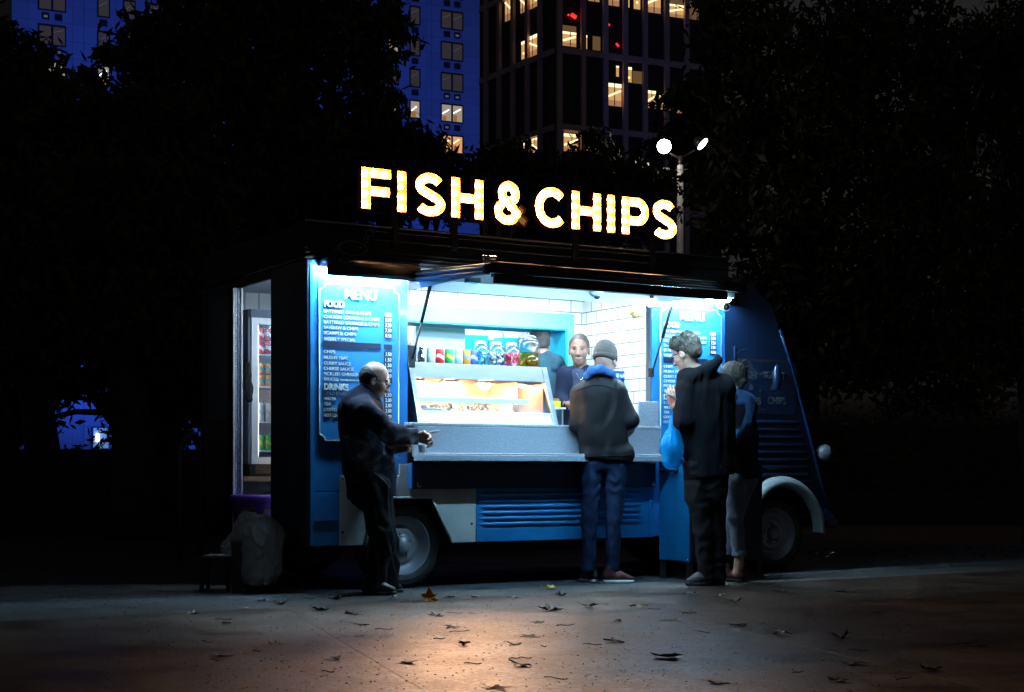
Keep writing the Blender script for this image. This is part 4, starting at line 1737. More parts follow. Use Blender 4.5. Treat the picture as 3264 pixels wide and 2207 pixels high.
b = MB()
b.box(u0 + .004, u0 + .070, .215, .28, z1_ + .0005, z1_ + .048)
yb = thing('yellow_box', 'small open yellow cardboard box on the white metal stand', 'box', (u0 + .03, .24, z1_ + .0005), 'van')
part('carton', b, mat('yellow_card', (.72, .50, .02), rough=.6), yb)
b = MB()
rg = random.Random(8)
for k in range(9):
    x_ = u0 + .008 + k * .0062
    b.box(x_, x_ + .004, .222, .275, z1_ + .03, z1_ + .055 + .018 * rg.random())
part('sachets', b, mat('brown_paper', (.42, .28, .14), rough=.8), yb)
u, z = S(1903, 950, .02)
dc = thing('dome_camera', 'white dome security camera under the canopy edge', 'security camera', (u, -.20, z + .02), 'van')
u, z = S(1903, 940, -.20)
b = MB()
b.lathe([(0, 0), (.052, 0), (.054, -.012), (.040, -.030), (.026, -.034)], (u, -.20, z + .022), 'z', 28)
part('housing', b, M_WHITE, dc)
b = MB()
b.sphere((u, -.20, z - .010), .025, 16, 10)
part('lens', b, mat('dark_lens', (.03, .05, .1), rough=.05), dc)
u, z = S(2297, 975, -.03)
bc = thing('bullet_camera', 'white round bullet security camera at the top right corner of the right menu board', 'security camera', (u, -.005, z + .03), 'van')
b = MB()
cdir = Vector((-.25, -1, -.25)).normalized()
c0 = Vector((u - .01, -.02, z + .01))
b.tube([c0, c0 + cdir * .02, c0 + cdir * .14, c0 + cdir * .15], [.030, .036, .036, .033], 24)
b.tube([(u, -.0015, z + .03), (u, -.06, z + .02)], [.032, .018], 16)
part('housing', b, M_WHITE, bc)
b = MB()
b.tube([c0 + cdir * .149, c0 + cdir * .153], .026, 24)
b.sphere(tuple(c0 + cdir * .152), .012, 12, 8)
part('lens', b, M_BLACK, bc)
# paper bag bunch hanging at the right jamb
ch = []
u, z = S(2026, 985, .06)
u, z = S(2020, 992, -.03)
c0 = Vector((u, -.03, z))
vs, fs = organic([('e', tuple(c0), (.040, .03, .042)), ('e', tuple(c0 + Vector((.018, 0, -.03))), (.03, .026, .03)), ('c', tuple(c0), tuple(c0 + Vector((-.01, 0, .06))), .022, .012)], .004, .015, folds=.006, ffreq=90, seed=4)
bg = bpy.data.objects.new('paper_bag', np_mesh('paper_bag', [(vs, fs, 0)], [mat('kraft_paper', (.24, .15, .065), rough=.8, var=.2)], tuple(c0)))
SC.collection.objects.link(bg)
bg.location = V(*c0)
bg.rotation_euler = (0, 0, ANG)
tag(bg, 'crumpled brown paper bag hanging at the right corner of the serving hatch', 'paper bag')
# notice on tiled side wall
b = MB()
b.box(2.868, 2.8712, .30, .42, 1.93, 2.05)
solo('wall_notice', b, mat('pale_green_card', (.45, .7, .62), rough=.5, var=.25, vscale=30), 'small pale green notice stuck on the white tiled side wall', 'notice', (2.87, .36, 1.93), 'van')
# coffee cup on the lower ledge
u, z = S(1346, 1437, -.16)
b = MB()
b.lathe([(0, .002), (.022, 0), (.030, .052), (.032, .054), (.029, .052), (.022, .004)], (u, -.16, .9725), 'z', 24)
solo('paper_cup', b, M_WHITE, 'small white cup on the lower counter ledge by the smoking man', 'cup', (u, -.16, .9725), 'van')

# ================================================================== rear bay goods
def RS(x, y, w):
    return S(x, y, w)
fu, fzt = S(793, 985, 1.55)
fw1 = fu + .55
fr = thing('drinks_fridge', 'upright glass door drinks fridge seen through the open rear door', 'fridge', (fu + .27, 1.7, .8005), 'van')
fzb = S(793, 1480, 1.55)[1]
b = MB()
b.box(fu, fu + .02, 1.56, 1.94, fzb, fzt)
b.box(fu, fw1, 1.56, 1.94, fzt - .01, fzt)
b.box(fu, fw1, 1.92, 1.94, fzb, fzt)
b.box(fu, fw1, 1.56, 1.94, fzb, fzb + .02)
part('cabinet', b, mat('fridge_grey', (.30, .36, .44), rough=.4), fr)
b = MB()
b.box(fu + .01, fw1, 1.535, 1.559, fzt - .065, fzt)
for k in range(4):
    b.box(fu + .03, fu + .10, 1.5335, 1.5345, fzt - .055 + k * .012, fzt - .050 + k * .012)
part('header', b, M_NAVY, fr)
fdu = S(822, 1200, 1.545)[0]
b = MB()
zz0, zz1 = fzb, fzt - .066
b.box(fu + .018, fdu, 1.535, 1.558, zz0, zz1)
b.box(fdu, fw1, 1.535, 1.558, zz0, zz0 + .055)
b.box(fdu, fw1, 1.535, 1.558, zz1 - .05, zz1)
dr = part('door_frame', b, M_WHITE, fr, bevel=.003)
b = MB()
b.box(fdu, fw1, 1.545, 1.548, zz0 + .055, zz1 - .05)
part('glass_pane', b, M_GLASS, dr)
b = MB()
b.box(fdu + .002, fw1, 1.90, 1.915, zz0 + .06, zz1 - .055)
part('back_panel', b, M_WHITE, fr)
b = MB()
b.box(fdu + .0, fdu + .012, 1.56, 1.57, zz0 + .06, zz1 - .055)
part('light_strip', b, emis('fridge_light', (.85, .95, 1), 5), fr)
shelf_z = [S(830, y, 1.6)[1] for y in (1436, 1345, 1232, 1130)]
b = MB()
for z in shelf_z:
    b.box(fu + .022, fw1, 1.57, 1.90, z - .010, z)
part('shelf', b, M_WHITE, fr)
FC = [(3, (.75, .02, .05), (.8, .7, .7), 'red', .105, 1), (2, (.85, .30, .04), (.12, .42, .42), 'orange', .09, 2), (1, (.55, .62, .66), (.35, .45, .5), 'silver', .15, 1), (0, (.05, .45, .10), (.7, .45, .03), 'green', .12, 1)]
for (i, c1, c2, nm, hh, stack) in FC:
    for q in range(2 if i == 3 else stack):
        for k in range(3):
            if i == 3 and q == 1:
                hq = hh
            make_can('fridge_' + nm, c1, c2, fdu + .045 + k * .066, 1.61, shelf_z[i] + .0005 + q * (hh + .003),
                     '%s drink can on the %s shelf of the fridge in the rear bay' % (nm, ('lowest', 'third', 'second', 'top')[i]), r=.031, hh=hh - .002,
                     group='%s cans on one fridge shelf' % nm)
cr = thing('vent_crate', 'black perforated plinth under the drinks fridge on the wooden shelf', 'crate', (fu + .2, 1.6, .8005), 'van')
b = MB()
b.box(fu - .0, fw1, 1.545, 1.90, .8005, fzb - .001)
bx = part('casing', b, M_BLACK, cr, bevel=.008)
b = MB()
for i in range(9):
    for k in range(6):
        b.box(fu + .055 + i * .014, fu + .063 + i * .014, 1.5425, 1.5445, .825 + k * .012, .832 + k * .012)
part('perforation', b, mat('warm_light_holes', (.35, .22, .12), rough=.5), bx)  # warm lights behind the grille put into the hole colour
# purple tub
u, z = S(812, 1690, 1.08)
z = .3805
tb = thing('chocolate_tub', 'purple catering tub with gold script lettering on the floor of the rear bay', 'tub', (u, 1.10, z), 'van')
ztop = S(812, 1578, 1.08)[1]
HH = ztop - z
b = MB()
b.lathe([(0, .002), (.135, 0), (.165, HH - .04), (.165, HH - .03)], (u, 1.10, z), 'z', 40)
part('tub_body', b, mat('purple_plastic', (.10, .022, .33), rough=.3, var=.05), tb)
b = MB()
b.lathe([(.172, HH - .045), (.178, HH - .03), (.176, HH - .002), (.160, HH), (0, HH - .004)], (u, 1.10, z), 'z', 40)
part('lid', b, mat('purple_lid', (.12, .04, .42), rough=.3, var=.05), tb)
b = MB()
def wrapf(a0):
    def fn(p):
        a = R(-90) + (p[0] - a0) / .157 + R(-34)
        rr = .1585 + (p[2] - (z + .15)) * .09
        return (u + rr * math.cos(a), 1.10 + rr * math.sin(a), p[2])
    return fn
put_text(b, 'Cadbury', 0.0, 0, z + .135, .050, .165, .002, .01, fn=lambda p: wrapf(.115)((p[0], p[1], p[2] + p[0] * .18)))
put_text(b, 'C', 0.0, 0, z + .105, .095, .075, .002, .02, fn=wrapf(-.105))
part('lettering', b, mat('gold_lettering', (.62, .40, .18), rough=.4), tb)
# black coat hanging at the fridge side
u, z = S(787, 1165, 1.42)
vs, fs = organic([('c', (u, 1.40, z + .0), (u, 1.40, z - .16), .022, .035), ('c', (u, 1.40, z - .16), (u + .01, 1.40, z - .26), .035, .03)], .006, .02, folds=.006, ffreq=60, seed=6)
o = bpy.data.objects.new('hanging_apron', np_mesh('hanging_apron', [(vs, fs, 0)], [mat('black_cloth', (.012, .012, .014), rough=.9)], (u, 1.40, z - .27)))
SC.collection.objects.link(o)
o.location = V(u, 1.40, z - .27)
o.rotation_euler = (0, 0, ANG)
tag(o, 'black cloth hanging beside the drinks fridge in the rear bay', 'cloth')


# ================================================================== people
def PX(Y0):
    """photo pixel + depth offset -> world point, for a figure standing at depth Y0"""
    def f(x, y, d=0.0):
        Y = Y0 + d
        return ((x - 1632) / FPX * Y, Y, EYE + (HORIZON - y) / FPX * Y)
    return f


def cloth(name, c, rough=.85, var=.18, **k):
    return mat(name, c, rough=rough, var=var, vscale=14, bump=.25, bscale=260, spec=.10, wrinkle=.55, **k)


M_SKIN = mat('skin_light', (.52, .30, .22), rough=.5, var=.08, vscale=20, sss=.15)
M_SKIN2 = mat('skin_ruddy', (.42, .23, .17), rough=.5, var=.12, vscale=20, sss=.1)
M_EYE = mat('dark_eye', (.03, .02, .015), rough=.1)
M_LIP = mat('lip', (.42, .14, .12), rough=.4)
M_SPEC = mat('spectacle_frame', (.02, .02, .02), rough=.3)


def hand(p, wrist, d, side, curl=.6, spread=1.0, size=1.0):
    """prims of a hand from the wrist along d; side = direction of the thumb"""
    w = Vector(wrist)
    d = Vector(d).normalized()
    s = Vector(side)
    s = (s - d * s.dot(d)).normalized()
    nrm = d.cross(s).normalized()
    pr = [('c', tuple(w - d * .03), tuple(w + d * .02), .026 * size, .026 * size)]
    for k in range(4):
        q = (k - 1.5) * .019 * spread * size
        b0 = w + d * .02 + s * (-q)
        kn = w + d * (.085 + (.004 if k in (1, 2) else -.004)) * size + s * (-q * 1.1)
        pr.append(('c', tuple(b0), tuple(kn), .0135 * size, .0115 * size))
        ln = (.030, .046, .050, .044)[3 - k] if False else (.044, .050, .046, .034)[k]
        a1 = curl * .8
        d1 = (d * math.cos(a1) + nrm * math.sin(a1)).normalized()
        d2 = (d * math.cos(a1 * 2.1) + nrm * math.sin(a1 * 2.1)).normalized()
        m = kn + d1 * ln * size
        e = m + d2 * ln * .8 * size
        pr.append(('c', tuple(kn), tuple(m), .0098 * size, .0088 * size))
        pr.append(('c', tuple(m), tuple(e), .0088 * size, .0072 * size))
    tb0 = w + d * .02 * size + s * .022 * size
    tb1 = tb0 + (d * .7 + s * .7 + nrm * .3).normalized() * .038 * size
    tb2 = tb1 + (d * .9 + s * .1 + nrm * .6).normalized() * .032 * size
    pr.append(('c', tuple(tb0), tuple(tb1), .014 * size, .0115 * size))
    pr.append(('c', tuple(tb1), tuple(tb2), .0105 * size, .0085 * size))
    return pr


def head_prims(c, f, up=(0, 0, 1), s=1.0):
    """skull, jaw, nose, ears, neck root, aimed along f"""
    c = Vector(c)
    f = Vector(f).normalized()
    up = Vector(up)
    up = (up - f * up.dot(f)).normalized()
    r = f.cross(up).normalized()
    M = np.array([[r.x, f.x, up.x], [r.y, f.y, up.y], [r.z, f.z, up.z]])
    def P(a, b_, z):
        return tuple(c + (r * a + f * b_ + up * z) * s)
    pr = [('e', P(0, -.008, .022), (.076 * s, .096 * s, .098 * s), M),
          ('e', P(0, .030, -.045), (.058 * s, .062 * s, .075 * s), M),
          ('e', P(0, .062, -.098), (.026 * s, .022 * s, .022 * s), M, .03),
          ('c', P(0, .088, .004), P(0, .110, -.036), .009 * s, .013 * s),
          ('e', P(.013, .100, -.040), (.009 * s, .011 * s, .008 * s), M, .01),
          ('e', P(-.013, .100, -.040), (.009 * s, .011 * s, .008 * s), M, .01),
          ('e', P(.0, .088, -.068), (.024 * s, .012 * s, .0065 * s), M, .008),
          ('e', P(.0, .084, -.080), (.019 * s, .012 * s, .0065 * s), M, .008),
          ('e', P(.032, .082, .024), (.020 * s, .010 * s, .007 * s), M, .015),
          ('e', P(-.032, .082, .024), (.020 * s, .010 * s, .007 * s), M, .015),
          ('e', P(.044, .062, -.028), (.020 * s, .020 * s, .020 * s), M, .03),
          ('e', P(-.044, .062, -.028), (.020 * s, .020 * s, .020 * s), M, .03),
          ('e', P(.077, -.004, -.018), (.010 * s, .020 * s, .031 * s), M, .008),
          ('e', P(-.077, -.004, -.018), (.010 * s, .020 * s, .031 * s), M, .008),
          ('-e', P(.087, .004, -.014), (.008 * s, .010 * s, .017 * s), M),
          ('-e', P(-.087, .004, -.014), (.008 * s, .010 * s, .017 * s), M)]
    return pr, P, M, (r, f, up)


def eyes(P, s=1.0):
    b = MB()
    for sx in (-1, 1):
        b.sphere(P(sx * .031, .0865, .002), .0078 * s, 12, 8, 0, (1.25, .7, .7))
    return b


def glasses(person, P, s=1.0):
    b = MB()
    for sx in (-1, 1):
        b.tube([P(sx * (.033 + .024 * math.cos(t)), .108 - .006 * abs(math.cos(t)), -.002 + .018 * math.sin(t)) for t in [2 * math.pi * i / 14 for i in range(15)]], .0022 * s, 6, caps=False)
        b.tube([P(sx * .057, .106, .004), P(sx * .076, .06, .004), P(sx * .080, .0, .0)], .0024 * s, 6)
    b.tube([P(-.010, .109, .0), P(.010, .109, .0)], .002 * s, 6)
    part('glasses', b, M_SPEC, person)


def shoe(b_chunks, heel, toe, mi_up, mi_sole, s=1.0):
    h_, t_ = Vector(heel), Vector(toe)
    d = t_ - h_
    n = Vector((-d.y, d.x, 0)).normalized()
    m = h_.lerp(t_, .55)
    z = .004
    up = organic([('c', (h_.x, h_.y, z + .052), (m.x, m.y, z + .05), .036 * s, .036 * s), ('c', (m.x, m.y, z + .048), (t_.x, t_.y, z + .034), .040 * s, .026 * s),
                  ('c', (h_.x, h_.y, z + .05), (h_.x + d.x * .12, h_.y + d.y * .12, z + .105), .036 * s, .040 * s)], .005, .03, clips=[((0, 0, z + .018), (0, 0, -1))], folds=.0015, ffreq=70, seed=3)
    so = organic([('c', (h_.x, h_.y, z + .012), (m.x, m.y, z + .012), .041 * s, .043 * s), ('c', (m.x, m.y, z + .012), (t_.x, t_.y, z + .014), .045 * s, .033 * s)], .005, .02,
                 clips=[((0, 0, z + .026), (0, 0, 1)), ((0, 0, z + .001), (0, 0, -1))])
    b_chunks.append((up[0], up[1], mi_up))
    b_chunks.append((so[0], so[1], mi_sole))


def strands(person, name, M_, n, seed, fn, r=.0022):
    b = MB()
    rg = random.Random(seed)
    for k in range(n):
        b.tube(fn(rg), [r, r * .8, r * .4], 4, caps=False)
    part(name, b, M_, person)


# ------------------------------------------------------------------ smoking man, far left
def man_left():
    q = PX(10.32)
    P_ = thing('person', 'balding man in dark fleece and black trousers holding out a cigarette', 'person', q(1205, 1893)[:2] + (0,))
    f = Vector((1, .12, -.38))
    hp, P, M, fr = head_prims(q(1193, 1212), f, s=1.02)
    neck = [('c', q(1178, 1232), q(1150, 1290), .060, .068)]
    ch = [organic(hp + neck, .0045, .022) + (0,)]
    wr = q(1334, 1391, -.17)
    hd = Vector(q(1358, 1384, -.17)) - Vector(wr)
    ch.append(organic(hand(None, wr, Vector(hd) + Vector((0, -.02, -.03)), (0, -.35, .75), 1.05), .0035, .008) + (0,))
    w2 = q(1256, 1420, -.06)
    ch.append(organic(hand(None, w2, Vector((1, -.2, .1)), (0, -.3, 1), .7), .0035, .008) + (0,))
    eb = eyes(P, 1.02)
    org_part('body', ch, [M_SKIN2], P_)
    part('eyes', eb, M_EYE, P_)
    glasses(P_, P, 1.02)
    # hair: horseshoe round the back and sides
    hv, hf = organic([('e', P(0, -.012, .016), (.083, .103, .096), M)], .0045, .01, folds=.002, ffreq=120, seed=9, fine=.0012,
                     clips=[(P(0, -.02, .045), tuple(fr[2] * 1.0 + fr[1] * .55)), (P(0, .020, 0), tuple(fr[1])), (P(0, 0, -.062), tuple(-fr[2] * .9 + fr[1] * .6))])
    org_part('hair', [(hv, hf, 0)], [mat('dark_grey_hair', (.03, .028, .03), rough=.7, var=.4, vscale=80)], P_)
    fleece = [('c', q(1152, 1300, -.13), q(1152, 1300, .13), .088, .088), ('c', q(1150, 1305), q(1178, 1475), .148, .168, .95), ('c', q(1140, 1320), q(1165, 1470), .12, .155),
              ('c', q(1178, 1475), q(1182, 1568), .172, .170, .95), ('c', q(1160, 1265), q(1158, 1280), .088, .10),
              ('c', q(1170, 1312, -.20), q(1245, 1384, -.235), .083, .070), ('c', q(1245, 1384, -.235), q(1332, 1392, -.17), .068, .050),
              ('c', q(1170, 1312, .20), q(1215, 1410, .20), .08, .066), ('c', q(1215, 1410, .20), q(1255, 1420, -.02), .062, .045)]
    fv, ff = organic(fleece, .0075, .04, folds=.008, ffreq=24, seed=11, clips=[(q(1190, 1588), (.06, 0, -1)), (q(1334, 1391, -.17), (1, 0, .02))], fine=.0015)
    org_part('fleece_jacket', [(fv, ff, 0)], [cloth('navy_fleece', (.010, .012, .024))], P_)
    c_ = MB()
    nb = [Vector(q(1166, 1262)) + Vector((.088 * math.cos(t), .085 * math.sin(t), .030 * math.cos(t) * -1)) for t in [2 * math.pi * k / 20 for k in range(21)]]
    c_.tube(nb, .017, 8, caps=False)
    part('collar', c_, cloth('navy_fleece', (.010, .012, .024)), P_)
    tr = [('c', q(1180, 1560, -.08), q(1180, 1560, .08), .15, .15), ('c', q(1192, 1590, -.09), q(1218, 1712, -.10), .105, .082), ('c', q(1218, 1712, -.10), q(1195, 1868, -.09), .080, .072),
          ('c', q(1200, 1590, .09), q(1232, 1725, .06), .110, .086), ('c', q(1232, 1725, .06), q(1240, 1868, .05), .080, .072)]
    tv, tf = organic(tr, .0075, .03, folds=.012, ffreq=34, seed=12, clips=[(q(1200, 1880), (0, 0, -1))], aniso=(1, 1, .7))
    org_part('trousers', [(tv, tf, 0)], [cloth('black_trousers', (.010, .010, .011), rough=.7)], P_)
    sc_ = []
    x, y, _ = q(1172, 1893, -.09)
    shoe(sc_, (x, y, 0), (x + .17, y - .03, 0), 0, 1, 1.05)
    x, y, _ = q(1228, 1893, .05)
    shoe(sc_, (x - .03, y, 0), (x + .09, y + .05, 0), 0, 1, 1.0)
    org_part('shoes', sc_, [mat('black_leather', (.012, .012, .012), rough=.35), M_BLACK], P_)
    # things he holds
    a, c = Vector(q(1371, 1380, -.18)), Vector(q(1399, 1374, -.20))
    b = MB()
    b.tube([a, c], .0065, 10)
    b.tube([c, c + (c - a).normalized() * .006], .0052, 10, 1)
    o = solo('cigarette', b, [mat('cigarette_paper', (.75, .75, .72), rough=.7), emis('cigarette_ember', (1, .35, .1), .5, (.4, .4, .4))], 'lit white cigarette held out in the right hand of the smoking man', 'cigarette', tuple(a))
    w0 = q(1281, 1432, -.07)
    b = MB()
    b.hexa([(w0[0] - .05, w0[1] - .03, w0[2] - .035), (w0[0] + .05, w0[1] - .02, w0[2] - .015), (w0[0] + .05, w0[1] + .01, w0[2] - .012), (w0[0] - .05, w0[1] + .0, w0[2] - .032)],
           [(w0[0] - .055, w0[1] - .03, w0[2] + .0), (w0[0] + .045, w0[1] - .02, w0[2] + .02), (w0[0] + .045, w0[1] + .01, w0[2] + .022), (w0[0] - .055, w0[1] + .0, w0[2] + .003)])
    solo('wallet', b, mat('brown_leather', (.03, .015, .010), rough=.5), 'dark brown wallet in the other hand of the smoking man', 'wallet', w0, bevel=.004)


# ------------------------------------------------------------------ man in the beanie
def man_middle():
    q = PX(11.31)
    P_ = thing('person', 'man in brown beanie, black jacket, jeans and dark red trainers facing the counter', 'person', q(1925, 1858)[:2] + (0,))
    f = Vector((.42, .9, -.22))
    hp, P, M, fr = head_prims(q(1930, 1146), f, s=1.0)
    ch = [organic(hp + [('c', q(1928, 1172), q(1915, 1225), .058, .066)], .0045, .022) + (0,)]
    w1 = q(1996, 1380, .17)
    ch.append(organic(hand(None, w1, Vector((-.1, .9, .2)), (-.6, .2, .8), .6), .0035, .008) + (0,))
    w2 = q(1880, 1380, .26)
    ch.append(organic(hand(None, w2, Vector((.3, .9, .2)), (.6, .2, .8), .6), .0035, .008) + (0,))
    org_part('body', ch, [M_SKIN], P_)
    part('eyes', eyes(P), M_EYE, P_)
    hat = [('e', P(0, -.014, .034), (.090, .106, .104), M), ('e', P(0, -.02, .085), (.066, .076, .060), M)]
    hv, hf = organic(hat, .0045, .03, folds=.0022, ffreq=45, seed=21, clips=[(P(0, 0, -.022), tuple(-fr[2] * 1.0 + fr[1] * -.15))], aniso=(1, 1, .4))
    cv, cf = organic([('e', P(0, -.014, .012), (.0945, .1105, .050), M)], .0045, .02, folds=.0015, ffreq=60, seed=22, clips=[(P(0, 0, -.024), tuple(-fr[2] * 1.0 + fr[1] * -.15)), (P(0, 0, .026), tuple(fr[2]))])
    org_part('beanie', [(hv, hf, 0), (cv, cf, 0)], [mat('brown_grey_knit', (.10, .078, .068), rough=.95, var=.15, vscale=60, bump=.8, bscale=220)], P_)
    hood = [('c', q(1872, 1200, -.06), q(1886, 1184, -.09), .030, .035), ('c', q(1886, 1184, -.09), q(1916, 1177, -.105), .035, .034), ('c', q(1916, 1177, -.105), q(1944, 1190, -.07), .034, .030),
            ('c', q(1944, 1190, -.07), q(1960, 1212, .02), .030, .024), ('c', q(1872, 1200, -.06), q(1880, 1205, .03), .028, .025)]
    hv, hf = organic(hood, .005, .02, folds=.006, ffreq=52, seed=23)
    org_part('blue_hood', [(hv, hf, 0)], [cloth('denim_blue_cotton', (.035, .10, .26))], P_)
    jk = [('c', q(1856, 1256), q(1968, 1250), .080, .080), ('c', q(1912, 1216), q(1912, 1238), .075, .105, .8), ('c', q(1875, 1252), q(1950, 1248), .098, .098), ('c', q(1912, 1265), q(1922, 1380), .178, .170, .68), ('c', q(1870, 1270), q(1890, 1400), .10, .11), ('c', q(1950, 1275), q(1955, 1400), .09, .11),
          ('c', q(1912, 1390), q(1935, 1452), .150, .160, .78), ('c', q(1888, 1450), q(1982, 1450), .100, .098, 1.1),
          ('c', q(1847, 1264), q(1838, 1352, .01), .070, .062), ('c', q(1838, 1352, .01), q(1878, 1378, .24), .058, .045),
          ('c', q(1974, 1262), q(2007, 1340, -.02), .074, .062), ('c', q(2010, 1340, -.02), q(1998, 1378, .16), .062, .045)]
    jv, jf = organic(jk, .0075, .026, folds=.007, ffreq=26, seed=24, clips=[(q(1935, 1466), (-.08, 0, -1))], aniso=(1, 1, .30), fine=.0008)
    jm = mat('black_softshell', (.013, .012, .013), rough=.5, var=.12, vscale=10, bump=.2, bscale=300, wrinkle=.5, spec=.12)
    org_part('jacket', [(jv, jf, 0)], [jm], P_)

    def seam_line(pix, nm):
        pts = []
        for (x_, y_) in pix:
            t_ = q(x_, y_)
            m_ = (np.abs(jv[:, 0] - t_[0]) < .010) & (np.abs(jv[:, 2] - t_[2]) < .010)
            if m_.any():
                pts.append((t_[0], jv[m_][:, 1].min() - .001, t_[2]))
        b_ = MB()
        b_.tube(pts, .0032, 6)
        part(nm, b_, mat('seam_thread', (.004, .004, .005), rough=.9), P_)
    seam_line([(1832 + i * 10, 1248 - 17 * math.sin(math.pi * i / 14)) for i in range(15)], 'yoke_seam')
    seam_line([(1853 + i * 10.5, 1457 - .35 * i) for i in range(16)], 'hem_seam')
    tr = [('c', q(1895, 1478), q(1962, 1478), .092, .092, 1.0), ('c', q(1890, 1490), q(1879, 1652, -.01), .084, .060), ('c', q(1879, 1652, -.01), q(1876, 1812, .02), .060, .054),
          ('c', q(1962, 1490), q(1957, 1652, -.02), .088, .062), ('c', q(1957, 1652, -.02), q(1951, 1812, .0), .060, .056)]
    tv, tf = organic(tr, .007, .02, folds=.0065, ffreq=40, seed=25, clips=[(q(1920, 1826), (0, 0, -1))], aniso=(1, 1, .8))
    org_part('jeans', [(tv, tf, 0)], [cloth('dark_blue_denim', (.011, .022, .055), rough=.75, var=.35)], P_)
    sc_ = []
    x, y, _ = q(1888, 1852, .02)
    shoe(sc_, (x + .0, y + .02, 0), (x - .06, y + .15, 0), 0, 2, .95)
    x, y, _ = q(1938, 1858, -.02)
    shoe(sc_, (x - .005, y, 0), (x + .165, y - .02, 0), 1, 2, .92)
    org_part('trainers', sc_, [mat('black_mesh', (.02, .02, .022), rough=.7), mat('dark_red_suede', (.05, .006, .008), rough=.75, var=.3, bump=.5), mat('white_sole', (.55, .58, .60), rough=.5)], P_)


# ------------------------------------------------------------------ man with the phone
def man_right():
    q = PX(11.07)
    P_ = thing('person', 'fair haired man in long black hooded coat looking down at a phone', 'person', q(2250, 1866)[:2] + (0,))
    f = Vector((-.80, .55, -.42))
    hp, P, M, fr = head_prims(q(2186, 1126), f, s=1.04)
    ch = [organic(hp + [('c', q(2196, 1150), q(2225, 1215), .060, .070)], .0045, .022) + (0,)]
    w1 = q(2158, 1300, -.03)
    ch.append(organic(hand(None, w1, Vector((-.35, .05, .75)), (.6, -.4, .3), .35), .0035, .008) + (0,))
    org_part('body', ch, [M_SKIN], P_)
    part('eyes', eyes(P), M_EYE, P_)
    glasses(P_, P, 1.04)
    hair = [('e', P(0, -.022, .042), (.098, .112, .098), M), ('e', P(0, .040, .090), (.070, .058, .045), M), ('e', P(0, .078, .062), (.050, .028, .030), M), ('e', P(0, -.070, -.01), (.078, .052, .07), M)]
    rg = random.Random(4)
    for k in range(46):
        a, e = rg.uniform(0, 6.28), rg.uniform(.15, 1.5)
        hair.append(('e', P(.088 * math.cos(a) * math.cos(e * .7), -.012 + .102 * math.sin(a) * math.cos(e * .7), .035 + .10 * math.sin(e * .85)), (.022, .022, .016), M, .008))
    hv, hf = organic(hair, .0045, .018, folds=.0045, ffreq=110, seed=31, fine=.0028, clips=[(P(0, .045, .035), tuple(fr[1] * .75 - fr[2] * .75)), (P(0, -.03, -.055), tuple(-fr[2] + fr[1] * .5))])
    hm = mat('fair_curly_hair', (.085, .062, .042), rough=.6, var=.5, vscale=90, bump=1.0, bscale=260)
    org_part('hair', [(hv, hf, 0)], [hm], P_)
    def curl(rg):
        a, e = rg.uniform(0, 6.28), rg.uniform(.0, 1.5)
        x_, y_, z_ = .092 * math.cos(a) * math.cos(e * .8), -.012 + .106 * math.sin(a) * math.cos(e * .8), .035 + .098 * math.sin(e)
        if y_ > .05 and z_ < .06:
            y_ -= .08
        p0 = Vector(P(x_, y_, z_))
        d = (p0 - Vector(P(0, -.01, .0))).normalized()
        j = Vector((rg.gauss(0, 1), rg.gauss(0, 1), rg.gauss(0, .7))) * .014
        return [p0 - d * .004, p0 + d * .012 + j * .6, p0 + d * .018 + j * 1.5 + Vector((0, 0, -.008))]
    strands(P_, 'stray_curls', hm, 260, 6, curl)
    ct = [('c', q(2200, 1205), q(2230, 1215), .10, .10), ('c', q(2205, 1240), q(2300, 1240), .105, .105), ('c', q(2190, 1250), q(2205, 1420), .09, .10), ('c', q(2252, 1250), q(2252, 1590), .175, .165, .78),
          ('c', q(2298, 1255), q(2298, 1540), .092, .092), ('c', q(2318, 1290), q(2322, 1400), .060, .055), ('c', q(2228, 1540), q(2282, 1540), .100, .100),
          ('c', q(2192, 1245, -.05), q(2176, 1345, -.10), .085, .068), ('c', q(2176, 1345, -.10), q(2161, 1308, -.03), .062, .045),
          ('c', q(2206, 1205, -.08), q(2260, 1176, -.09), .052, .055), ('c', q(2260, 1176, -.09), q(2288, 1150, -.06), .050, .030), ('c', q(2288, 1150, -.06), q(2284, 1134, -.05), .028, .014),
          ('c', q(2210, 1200, .08), q(2262, 1180, .08), .05, .05)]
    cv, cf = organic(ct, .0075, .032, folds=.008, ffreq=24, seed=32, clips=[(q(2250, 1522), (.12, 0, -1))], aniso=(1, 1, .35))
    org_part('hooded_coat', [(cv, cf, 0)], [cloth('black_wool', (.008, .008, .010), rough=.9)], P_)
    tr = [('c', q(2226, 1490), q(2276, 1490), .112, .112), ('c', q(2226, 1490), q(2224, 1580), .112, .10), ('c', q(2276, 1490), q(2276, 1580), .112, .10), ('c', q(2226, 1560), q(2276, 1560), .098, .098), ('c', q(2226, 1580), q(2240, 1690, -.02), .100, .072), ('c', q(2240, 1690, -.02), q(2252, 1835, -.02), .070, .062),
          ('c', q(2275, 1580, .04), q(2280, 1700, .04), .092, .078), ('c', q(2280, 1700, .04), q(2284, 1850, .03), .080, .072)]
    tv, tf = organic(tr, .0085, .02, folds=.006, ffreq=32, seed=33, clips=[(q(2250, 1850), (0, 0, -1))], aniso=(.8, 1, 1.1))
    org_part('trousers', [(tv, tf, 0)], [cloth('charcoal_trousers', (.013, .012, .013), rough=.8)], P_)
    sc_ = []
    x, y, _ = q(2252, 1862, -.02)
    shoe(sc_, (x + .0, y, 0), (x - .125, y - .03, 0), 0, 1, 1.05)
    x, y, _ = q(2285, 1862, .03)
    shoe(sc_, (x + .02, y, 0), (x - .12, y + .08, 0), 0, 1, 1.05)
